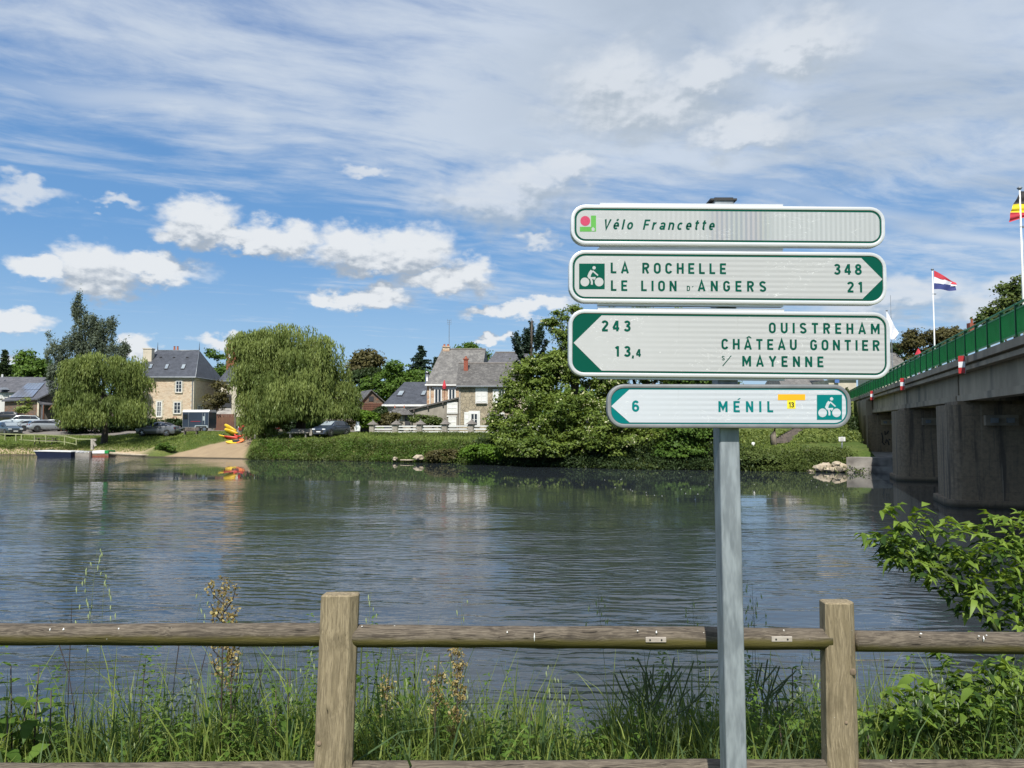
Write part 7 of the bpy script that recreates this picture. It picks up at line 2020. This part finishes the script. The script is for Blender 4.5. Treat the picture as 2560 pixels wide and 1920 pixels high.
# ================================================================== near bank plants
def blades(n, X0, X1, Ya, Yb, h0, h1, w, mat, name, label, bend=.35, tint=(.56, .27), dens=None, seg=4, kind='stuff', zf=None):
    X = rng.uniform(X0, X1, n); Yp = rng.uniform(Ya, Yb, n)
    if dens is not None:
        keep = rng.uniform(0, 1, n) < dens(X, Yp); X, Yp = X[keep], Yp[keep]; n = len(X)
    z = height(X, Yp) - .02
    H = rng.uniform(h0, h1, n) * (zf(X) if zf is not None else 1)
    az_ = rng.uniform(0, 2 * PI, n); bd = rng.uniform(.1, 1, n) * bend * H
    wd = w * rng.uniform(.6, 1.4, n)
    fa = rng.uniform(0, PI, n); sx, sy = np.cos(fa), np.sin(fa)
    pts = []
    for k in range(seg + 1):
        f = k / seg
        x = X + np.cos(az_) * bd * f * f * 1.2; y = Yp + np.sin(az_) * bd * f * f * .8; zz = z + H * (f - .28 * (bd / H) * f ** 3 * 2)
        ww = wd * (1 - f ** 1.6) * .5 + .0004
        pts.append((np.stack([x - sx * ww, y - sy * ww, zz], 1), np.stack([x + sx * ww, y + sy * ww, zz], 1)))
    Q = np.concatenate([np.stack([pts[k][0], pts[k][1], pts[k + 1][1], pts[k + 1][0]], 1) for k in range(seg)])
    tn = np.tile(np.clip(rng.normal(*tint, n), 0, 1), seg)
    return tag(np_quads(name, Q, mat, None, kind, tn), label, 'grass')
low = lambda X: np.interp(X, [-2.6, -1.9, -1.3, -.75, -.2, .1, .35, .6, .8, 1.1, 1.35, 2.6], [.70, .68, .78, .86, .78, .58, .50, .74, .64, .74, .68, .74]) * (1 + .22 * np.sin(X * 23) * np.sin(X * 9.1 + 1) + .12 * np.sin(X * 51 + 2))
patch = lambda X, Yp: np.clip(.55 + .5 * np.sin(X * 7.3 + 1) * np.sin(X * 3.1 + Yp * 2) + .35 * np.sin(X * 17 + Yp * 5), .12, 1)
blades(28000, -4.2, 4.4, 3.0, 4.0, .26, .60, .0075, 'blade', 'near_grass', 'green grass standing behind the wooden fence', .55, zf=low)
blades(5500, -4.2, 4.4, 3.0, 4.2, .50, .98, .0075, 'blade', 'tall_grass', 'sparse tall grass blades reaching up toward the rail', .45, zf=low, dens=patch)
blades(6400, -4.2, 4.4, 3.0, 3.9, .34, .86, .0135, 'blade_blue', 'broad_grass', 'broad bluish grass blades mixed in behind the fence', .6, zf=low, dens=patch)
blades(13500, -4.2, 4.4, 2.95, 3.5, .16, .48, .009, 'blade', 'short_grass', 'short pale grass at the foot of the fence', .75, tint=(.85, .2), zf=low)
# soft leafy filler
nL = 7500
X = rng.uniform(-4.2, 4.4, nL); Yp = rng.uniform(3.05, 4.1, nL); z = height(X, Yp) + rng.uniform(0, .42, nL) * low(X) * np.where(np.abs(X + .9) < .5, 1.15, .9)
tag(np_quads('leafy_weeds', leaves(np.stack([X, Yp, z], 1), .042, .55), 'nettle_leaf', None, 'stuff', rng.uniform(0, 1, nL)), 'small leafy weeds between the grass stems', 'weeds')

# many small leafy stems standing among the grass
Q, T_ = [], []
for k in range(350):
    x0_ = rng.uniform(-4.1, 4.3); y0_ = rng.uniform(3.05, 3.7); zg = float(height(x0_, y0_)); hh = rng.uniform(.3, .90) * min(float(low(np.array(x0_))), .78) * 1.1
    tn = rng.uniform(.2, 1); nn_ = int(hh / .035); lx, ly = rng.normal(size=2) * .06
    for j in range(nn_):
        f = (j + 1) / nn_
        if f < .25: continue
        c_ = np.array((x0_ + lx * f * f, y0_ + ly * f * f, zg + hh * f)); a0 = rng.uniform(0, 2 * PI)
        for q_ in range(3):
            a_ = a0 + q_ * 2.1; Lf = (.055 - .030 * f) * rng.uniform(.8, 1.4); u_ = np.array((math.cos(a_), math.sin(a_), rng.uniform(-.2, .5))); w_ = np.array((-math.sin(a_), math.cos(a_), 0))
            Q.append([c_, c_ + u_ * Lf * .5 + w_ * Lf * .24, c_ + u_ * Lf + np.array((0, 0, -.008)), c_ + u_ * Lf * .5 - w_ * Lf * .24]); T_.append(min(1, tn * .6 + rng.uniform(0, .4)))
tag(np_quads('leafy_stems', np.array(Q), 'nettle_leaf', None, 'stuff', T_), 'upright leafy weed stems mixed into the near grass', 'weeds')

def leaf_mesh(name, L, W, fold=.25, droop=.35, n=6, mat='nettle_leaf', serr=0.0):
    v, f = [], []
    for i in range(n + 1):
        t = i / n; w = W * .5 * math.sin(PI * t ** .72) ** .9 * (1 - .12 * t); w += serr * W * (.5 if i % 2 else -.3) * (0 < i < n)
        x = L * t * (1 - droop * .18 * t); z = -droop * L * t * t * .6
        v += [(x, -w, z + abs(w) * fold), (x, 0, z), (x, w, z + abs(w) * fold)]
    for i in range(n):
        a = i * 3
        f += [(a, a + 1, a + 4, a + 3), (a + 1, a + 2, a + 5, a + 4)]
    me = bpy.data.meshes.new(name); me.from_pydata(v, [], f); me.shade_smooth()
    at_ = me.attributes.new('tint', 'FLOAT', 'POINT'); at_.data.foreach_set('value', np.full(len(v), random.uniform(.1, .9), dtype=np.float32))
    me.materials.append(M[mat]); me.update()
    return me
NL = [leaf_mesh('nettle_leaf', .085, .05, .25, d, 7, 'nettle_leaf', .12) for d in (.2, .5, .8, 1.1)]
def put(name, me, parent, loc, yaw, pitch, s=1.0, roll=0.0):
    o = bpy.data.objects.new(name, me); COL.objects.link(o); o.parent = parent
    o.location = Vector(loc) - ROOT[parent.name]
    q = Matrix.Rotation(yaw, 4, 'Z') @ Matrix.Rotation(-pitch, 4, 'Y') @ Matrix.Rotation(roll, 4, 'X')
    o.rotation_euler = q.to_euler(); o.scale = (s, s, s)
    return o
pm('stem_green', (.07, .10, .03), (.05, .07, .025), 20, .6); pm('stem_dark', (.055, .035, .03), (.04, .03, .025), 20, .6); pm('stem_straw', (.36, .30, .15), (.25, .20, .10), 20, .7)
def nettle(label, x, ytop, Y, n=6, s=1.0, stem='stem_dark', group='broad-leaved nettles behind the fence'):
    top = P(x, ytop, Y); z0 = hz_(top.x, Y)
    t = thing('nettle_plant', label, 'nettle', (top.x, Y, z0), 0, group)
    dx = random.uniform(-.05, .05)
    b0 = Vector((top.x + dx, Y, z0 - .03)); MB().tube([b0, b0.lerp(top, .5) + Vector((.01, 0, 0)), top], [.0045, .0038, .0022], 6).build('stem', stem, t, True)
    H = (top - b0).length
    for k in range(n):
        f = 1 - k * (.072 / max(H, .3)) * 1.0 - .0
        if f < .15: break
        c0 = b0.lerp(top, f); sz = s * min(.45 + .26 * k, 1.25); a0 = (k % 2) * PI / 2 + random.uniform(-.3, .3)
        for j in (0, 1):
            put('leaf', random.choice(NL), t, c0, a0 + j * PI + random.uniform(-.2, .2), .5 - .16 * k if k < 3 else random.uniform(-.35, .1), sz * random.uniform(.85, 1.15))
    return t
for (lb, x, y, Y, n_, s_) in (('nettle at the left picture edge, tallest of the pair there', 27, 1665, 3.35, 8, 1.15), ('second nettle from the left picture edge', 97, 1668, 3.3, 8, 1.1), ('lower nettle between the second one and the grass', 128, 1726, 3.25, 7, 1.0),
        ('nettle top just left of the left fence post', 726, 1676, 3.4, 8, .9), ('thin nettle low down left of the left fence post', 690, 1712, 3.5, 7, .8), ('dark nettle between the sign post and the right fence post', 1981, 1672, 3.5, 9, .9), ('shorter nettle leaning right of the sign post', 1940, 1735, 3.4, 8, .9),
        ('nettle just right of the right fence post', 2172, 1768, 3.4, 7, .9), ('pale young nettle low beneath the left grass', 20, 1790, 3.2, 7, 1.1), ('nettle hidden low beside the left nettle pair', 62, 1760, 3.4, 7, 1.1), ('small nettle in the middle gap between posts', 1330, 1760, 3.4, 6, .8), ('low nettle to the right of the dry stalk', 1210, 1800, 3.3, 6, .8), ('low nettle at the right picture edge by the grass', 2470, 1800, 3.3, 6, 1.0)):
    nettle(lb, x, y, Y, n_, s_)

def oat(label, x, ytop, Y, n=10, lean_=0.0, hang_len=.30, group='wild oat stalks rising above the top rail'):
    top = P(x, ytop, Y); bx = top.x - lean_; z0 = hz_(bx, Y)
    t = thing('wild_oat', label, 'wild oat', (bx, Y, z0), 0, group)
    b0 = Vector((bx, Y, z0)); MB().tube([b0, b0.lerp(top, .6) - Vector((lean_ * .15, 0, 0)), top], [.0016, .0012, .0005], 5).build('stem', 'stem_green', t, True)
    H = (top - b0).length
    rg = random.Random(int(x * 7 + ytop))
    mb2 = MB()
    for k in range(n):
        c0 = b0.lerp(top, 1 - hang_len / H * (k + .3) / n)
        a = rg.uniform(0, 2 * PI); r = rg.uniform(.015, .075) * (.4 + k / n)
        e = c0 + Vector((math.cos(a) * r, math.sin(a) * r * .5, .012 + r * .2)); e2 = e + Vector((math.cos(a) * .008, 0, -.018))
        mb2.tube([c0, e, e2], .0005, 3, False)
        L = rg.uniform(.020, .030)
        tip = e2 + Vector((rg.uniform(-.006, .006), rg.uniform(-.004, .004), -L))
        sp = MB().tube([e2, e2.lerp(tip, .4), tip], [.0008, .0038, .0004], 5, False)
        o = sp.build('spikelet', 'oat', t, True)
    mb2.build('panicle_branches', 'stem_green', t)
    return t
for (lb, x, y, Y, n_, ln) in (('tallest wild oat, rising high over the rail on the left', 243, 1368, 3.3, 26, .06), ('wild oat spray right beside the tallest one', 262, 1420, 3.3, 10, .02), ('oat stalk over the rail left of the brown dock', 505, 1480, 3.3, 8, .12), ('oat stalk poking up beside the left post', 928, 1480, 3.4, 8, .04), ('single slim oat above the dry looped stalk', 1155, 1490, 3.4, 5, .01), ('oat left of the bleached patch on the rail', 1495, 1486, 3.3, 14, -.06), ('oat left of the sign post over the rail', 1730, 1500, 3.4, 9, -.05),
        ('oat right of the sign post, tallest of that clump', 1880, 1455, 3.4, 10, -.02), ('oat second right of the sign post', 1890, 1500, 3.4, 12, .05), ('oat hanging between sign post and right fence post', 2025, 1625, 3.3, 12, .05), ('oat by the right fence post low', 2010, 1690, 3.2, 12, .02), ('oat right of the right fence post under the rail', 2335, 1670, 3.3, 12, -.14), ('oat near the lower elder branch', 2300, 1720, 3.3, 12, .05), ('oat low at the right picture edge', 2545, 1690, 3.3, 12, .04),
        ('oat below the rail left of the left post', 770, 1620, 3.3, 8, .02), ('oat in the grass under the brown dock', 480, 1690, 3.2, 12, .03), ('pale oat left of the dry stalk', 1010, 1690, 3.2, 14, .04), ('pale oat in the middle gap', 1378, 1660, 3.3, 10, -.03), ('pale oat right of the dry stalk', 1170, 1690, 3.3, 10, -.02), ('oat head low in the left grass', 345, 1735, 3.2, 12, .05)):
    oat(lb, x, y, Y, n_, ln, .36 if y < 1450 else .22)
def dock(label, x, ytop, ybot, Y, w, n, mat, seed, branches=5, cat='dock'):
    rg = random.Random(seed)
    top, lowp = P(x, ytop, Y), P(x - 5, ybot, Y)
    t = thing('dry_dock', label, cat, (lowp.x, Y, hz_(lowp.x, Y)))
    b0 = Vector((lowp.x, Y, hz_(lowp.x, Y))); mb = MB(); mb.tube([b0, b0.lerp(top, .5), top], [.0042, .0034, .0014], 6)
    C = []
    H = (top - b0).length; f0 = 1 - (top - lowp).length / H
    for k in range(branches):
        f = f0 + (1 - f0) * (k + .2) / branches * .8; c0 = b0.lerp(top, f); sg = 1 if k % 2 else -1
        e = c0 + Vector((sg * w * rg.uniform(.6, 1), rg.uniform(-.03, .03), w * rg.uniform(1.0, 2.2)))
        mb.tube([c0, c0.lerp(e, .55) + Vector((sg * w * .15, 0, -.01)), e], [.0028, .0022, .0012], 5, False)
        C += [(c0.lerp(e, rg.uniform(.25, 1)), .010) for _ in range(n // (branches + 2))]
    C += [(b0.lerp(top, rg.uniform(f0 + (1 - f0) * .45, 1)), .014) for _ in range(n // 3)]
    mb.build('stem', 'stem_dark', t, True)
    pts = np.array([[p[0] + rg.gauss(0, s), p[1] + rg.gauss(0, s), p[2] + rg.gauss(0, s)] for p, s in C])
    np_quads('seed_clusters', leaves(np.repeat(pts, 3, 0) + rng.normal(size=(len(pts) * 3, 3)) * .005, .013, .7), mat, t, 'stuff', rng.uniform(0, 1, len(pts) * 3))
    return t
dock('brown seeding dock stalk rising over the rail left of the left post', 560, 1440, 1700, 3.3, .06, 210, 'leaf_dry', 3, 9)
dock('thin dry side stalk leaning beside the brown dock', 582, 1545, 1740, 3.3, .035, 90, 'leaf_dry', 5, 4)
dock('dry looped straw-brown stalk right of the left post', 1145, 1605, 1850, 3.3, .038, 190, 'leaf_dry', 9, 7, 'dry stalk')
dock('low straw-coloured seed head between left post and looped stalk', 1090, 1660, 1800, 3.35, .03, 80, 'leaf_dry', 11, 4, 'dry stalk')
dock('second low straw-coloured seed head close to the left post', 968, 1690, 1800, 3.4, .03, 60, 'leaf_dry', 13, 4, 'dry stalk')
# tall thin stalks and the dark sedge clump
def stalks(label, specs, name='grass_stalks', head=.05, mat='stem_green', group=None):
    c0 = P(specs[0][0], 1900, 3.3); t = thing(name, label, 'grass stalks', (c0.x, 3.3, 1.7), 0, group)
    for (xb, xt, yt, Y) in specs:
        top = P(xt, yt, Y); b0 = P(xb, 1900, Y); m_ = b0.lerp(top, .6) + Vector(((b0.x - top.x) * .18, 0, 0))
        q = [b0.lerp(m_, .0), b0.lerp(m_, .5), m_, m_.lerp(top, .5) + Vector((0, 0, .004)), top]
        MB().tube(q + [top + (top - q[3]) * .1], [.002, .0018, .0016, .0022 + head * .03, .0030 * (head > 0) + .0005, .0003], 5, False).build('stalk', mat, t, True)
    return t
sp_ = []
rg = random.Random(4)
for k in range(30):
    xt = 1545 + k * 7.3 + rg.uniform(-8, 8); sp_.append((1640 + rg.uniform(-55, 60), xt + rg.uniform(-14, 14), 1640 + abs(k - 16) * 3.5 + rg.uniform(-20, 60), 3.4 + rg.uniform(-.1, .1)))
stalks('dark clump of arching sedge stalks left of the sign post', sp_, 'sedge_clump', .05, 'stem_green')
sp_ = [(1840 + rg.uniform(-20, 60), 1880 + k * 11 + rg.uniform(-6, 6), 1650 + k * 6 + rg.uniform(-22, 50), 3.4) for k in range(12)]
stalks('dark arching sedge stalks right of the sign post', sp_, 'sedge_clump', .05, 'stem_green')
stalks('tall thin dark stems crossing behind the left rail', [(205, 122, 1540, 3.5), (165, 180, 1500, 3.5), (275, 292, 1620, 3.4), (345, 365, 1640, 3.4), (420, 455, 1560, 3.4), (470, 520, 1610, 3.4), (580, 600, 1600, 3.4), (560, 612, 1660, 3.4), (640, 655, 1650, 3.4)], 'tall_stems', 0, 'stem_dark')
stalks('thin upright grass stems between the left post and the looped stalk', [(895, 905, 1600, 3.4), (960, 980, 1620, 3.4), (985, 1000, 1640, 3.3), (1040, 1035, 1650, 3.4), (1080, 1098, 1640, 3.3), (920, 918, 1660, 3.3), (1290, 1300, 1740, 3.3), (1400, 1430, 1720, 3.3), (1480, 1440, 1720, 3.3), (1250, 1270, 1760, 3.3)], 'tall_stems', .05)

# ---- elder bush reaching in from the right
EL = [leaf_mesh('elder_leaf', .085, w_, .22, d, 6, 'elder_leaf') for d, w_ in ((.2, .030), (.5, .036), (.8, .028), (1.1, .034), (1.5, .040), (1.9, .030), (.4, .026))]
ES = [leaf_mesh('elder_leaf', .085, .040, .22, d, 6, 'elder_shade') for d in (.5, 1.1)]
E = thing('elder_shrub', 'bright green elder branches reaching in over the water from the right edge', 'shrub', (3.4, 4.4, hz_(3.4, 4.4)))
stems = MB()
root_ = Vector((3.3, 4.35, hz_(3.4, 4.4)))
def brc(pts, r0, r1): stems.tube([Vector(p) for p in pts], [r0 + (r1 - r0) * k / (len(pts) - 1) for k in range(len(pts))], 6, False)
YE = 4.3
main = [root_, P(2640, 1640, YE + .1), P(2500, 1590, YE), P(2440, 1500, YE), P(2370, 1440, YE), P(2280, 1400, YE), P(2210, 1350, YE)]
brc(main, .022, .004)
brc([root_, P(2660, 1560, YE), P(2590, 1460, YE + .05), P(2520, 1380, YE)], .018, .004)
brc([P(2440, 1500, YE), P(2420, 1440, YE), P(2470, 1330, YE)], .007, .003)
brc([P(2370, 1440, YE), P(2330, 1370, YE), P(2280, 1300, YE)], .006, .003)
brc([root_, P(2700, 1720, YE - .3), P(2560, 1720, YE - .4), P(2400, 1690, YE - .4)], .016, .004)
brc([root_, P(2640, 1850, YE - .5), P(2480, 1800, YE - .5)], .012, .004)
stems.build('branch', 'stem_green', E, True)
tips = [(2210, 1275, 0), (2270, 1290, .0), (2175, 1345, -.05), (2230, 1335, 0), (2205, 1385, 0), (2290, 1335, .1), (2330, 1345, 0), (2350, 1310, 0), (2250, 1400, .1), (2300, 1395, 0), (2370, 1380, .05), (2400, 1400, .1), (2340, 1430, -.1), (2400, 1450, 0),
        (2440, 1330, 0), (2480, 1310, .1), (2510, 1300, 0), (2540, 1330, 0), (2460, 1370, -.1), (2500, 1380, .05), (2550, 1390, 0), (2440, 1410, 0), (2480, 1430, .1), (2530, 1440, -.1), (2560, 1470, 0), (2430, 1480, 0), (2470, 1490, -.1), (2510, 1490, .1), (2550, 1530, 0), (2480, 1540, .05), (2520, 1560, -.1), (2560, 1590, 0), (2440, 1560, .1), (2500, 1610, .1),
        (2400, 1660, -.85), (2450, 1680, -.85), (2500, 1670, -.85), (2540, 1700, -.85), (2350, 1700, -.85), (2420, 1730, -.85), (2480, 1740, -.95), (2550, 1760, -.85), (2300, 1740, -.95), (2380, 1775, -.95), (2450, 1790, -.95), (2520, 1800, -.95), (2230, 1760, -.95), (2190, 1800, -.95), (2560, 1660, -.3), (2600, 1500, 0), (2600, 1400, 0), (2310, 1800, -.95)]
slots = []
rg = random.Random(21)
tips += [(2545, 1350, .1), (2500, 1345, .0), (2575, 1430, .0), (2545, 1450, .1), (2420, 1350, .0), (2395, 1365, .0), (2560, 1510, .0), (2530, 1500, .1), (2320, 1400, 0), (2265, 1365, 0), (2240, 1300, 0), (2570, 1300, .1)]
for (x, y, dY) in tips:
    c = P(x, y, YE + dY)
    nc = 3 if y < 1600 else 3
    for k in range(nc):
        yaw0 = rg.uniform(0, 2 * PI); stp = Vector((math.cos(yaw0), math.sin(yaw0), rg.uniform(.1, .9))).normalized() * .075
        cc = c + Vector((rg.uniform(-.05, .05), rg.uniform(-.05, .05), rg.uniform(-.05, .03)))
        for j, (f, sd) in enumerate(((1, 0), (.72, 1), (.72, -1), (.30, 1), (.30, -1))):
            slots.append((cc + stp * f, yaw0 + sd * 1.05, rg.uniform(-.5, .4) + (.35 if sd == 0 else .1), rg.uniform(.45, 1.12), rg.uniform(-.5, .5), y, cc))
# the 300 that show largest are leaves of their own
rg.shuffle(slots)
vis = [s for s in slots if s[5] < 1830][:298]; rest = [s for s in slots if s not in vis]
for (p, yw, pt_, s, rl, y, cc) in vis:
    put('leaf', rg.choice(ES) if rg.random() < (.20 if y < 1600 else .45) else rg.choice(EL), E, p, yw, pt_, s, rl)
def merge_leaves(lst, name, mat, parent, L=.085, W=.038):
    Q = []
    for (p, yw, pt_, s, rl, y, cc) in lst:
        R_ = Matrix.Rotation(yw, 3, 'Z') @ Matrix.Rotation(-pt_, 3, 'Y') @ Matrix.Rotation(rl, 3, 'X')
        for (a, b_) in (((0, 0, 0), (.4, -.5, .02)), ((0, 0, 0), (.4, .5, .02))):
            pass
        v = [(0, 0, 0), (.35 * L, -W / 2, .006), (L * .5, 0, -.012), (.35 * L, W / 2, .006), (L, 0, -.035)]
        w = [np.array(p) + np.array(R_ @ (Vector(q) * s)) for q in v]
        Q.append([w[0], w[1], w[2], w[3]]); Q.append([w[1], w[4], w[2], w[2] + (w[4] - w[2]) * .01]); Q.append([w[2], w[2] + (w[4] - w[2]) * .01, w[4], w[3]])
    Q = np.array(Q); return np_quads(name, Q, mat, parent, 'stuff', np.repeat(np.random.default_rng(1).uniform(0, 1, len(lst)), 3))
# deeper foliage behind the front leaves
extra = []
for k in range(1000):
    t_ = rg.random(); 
    reg = rg.random()
    if reg < .55:
        x = rg.uniform(2200, 2620); lo_ = np.interp(x, [2200, 2300, 2400, 2500, 2620], [1385, 1440, 1520, 1600, 1640]); hi_ = np.interp(x, [2200, 2300, 2400, 2450, 2620], [1330, 1350, 1380, 1345, 1330]); y = rg.uniform(hi_, lo_); Yk = YE + rg.uniform(.0, .5)
    else:
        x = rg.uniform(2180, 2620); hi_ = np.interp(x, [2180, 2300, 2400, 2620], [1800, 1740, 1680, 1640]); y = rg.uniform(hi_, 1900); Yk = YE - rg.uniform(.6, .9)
    extra.append((P(x, y, Yk), rg.uniform(0, 2 * PI), rg.uniform(-.6, .5), rg.uniform(.7, 1.15), rg.uniform(-.6, .6), y, None))
merge_leaves(rest + extra[:450], 'foliage', 'elder_leaf', E); merge_leaves(extra[450:], 'shade_toned_foliage', 'elder_shade', E)
# white specks of blossom drifting on the river
mb = MB()
rg = random.Random(8)
for k in range(26):
    x, y = rg.uniform(1500, 2100), rg.uniform(1185, 1240)
    d = ray(x, y); p = Vector((0, 0, CAM_Z)) + d * ((.012 - CAM_Z) / d.z)
    mb.box(p, (.035, .035, .01))
o = mb.build('floating_petals', 'white_paint', None, kind='stuff'); tag(o, 'white petals drifting on the dark water below the acacias', 'petals')
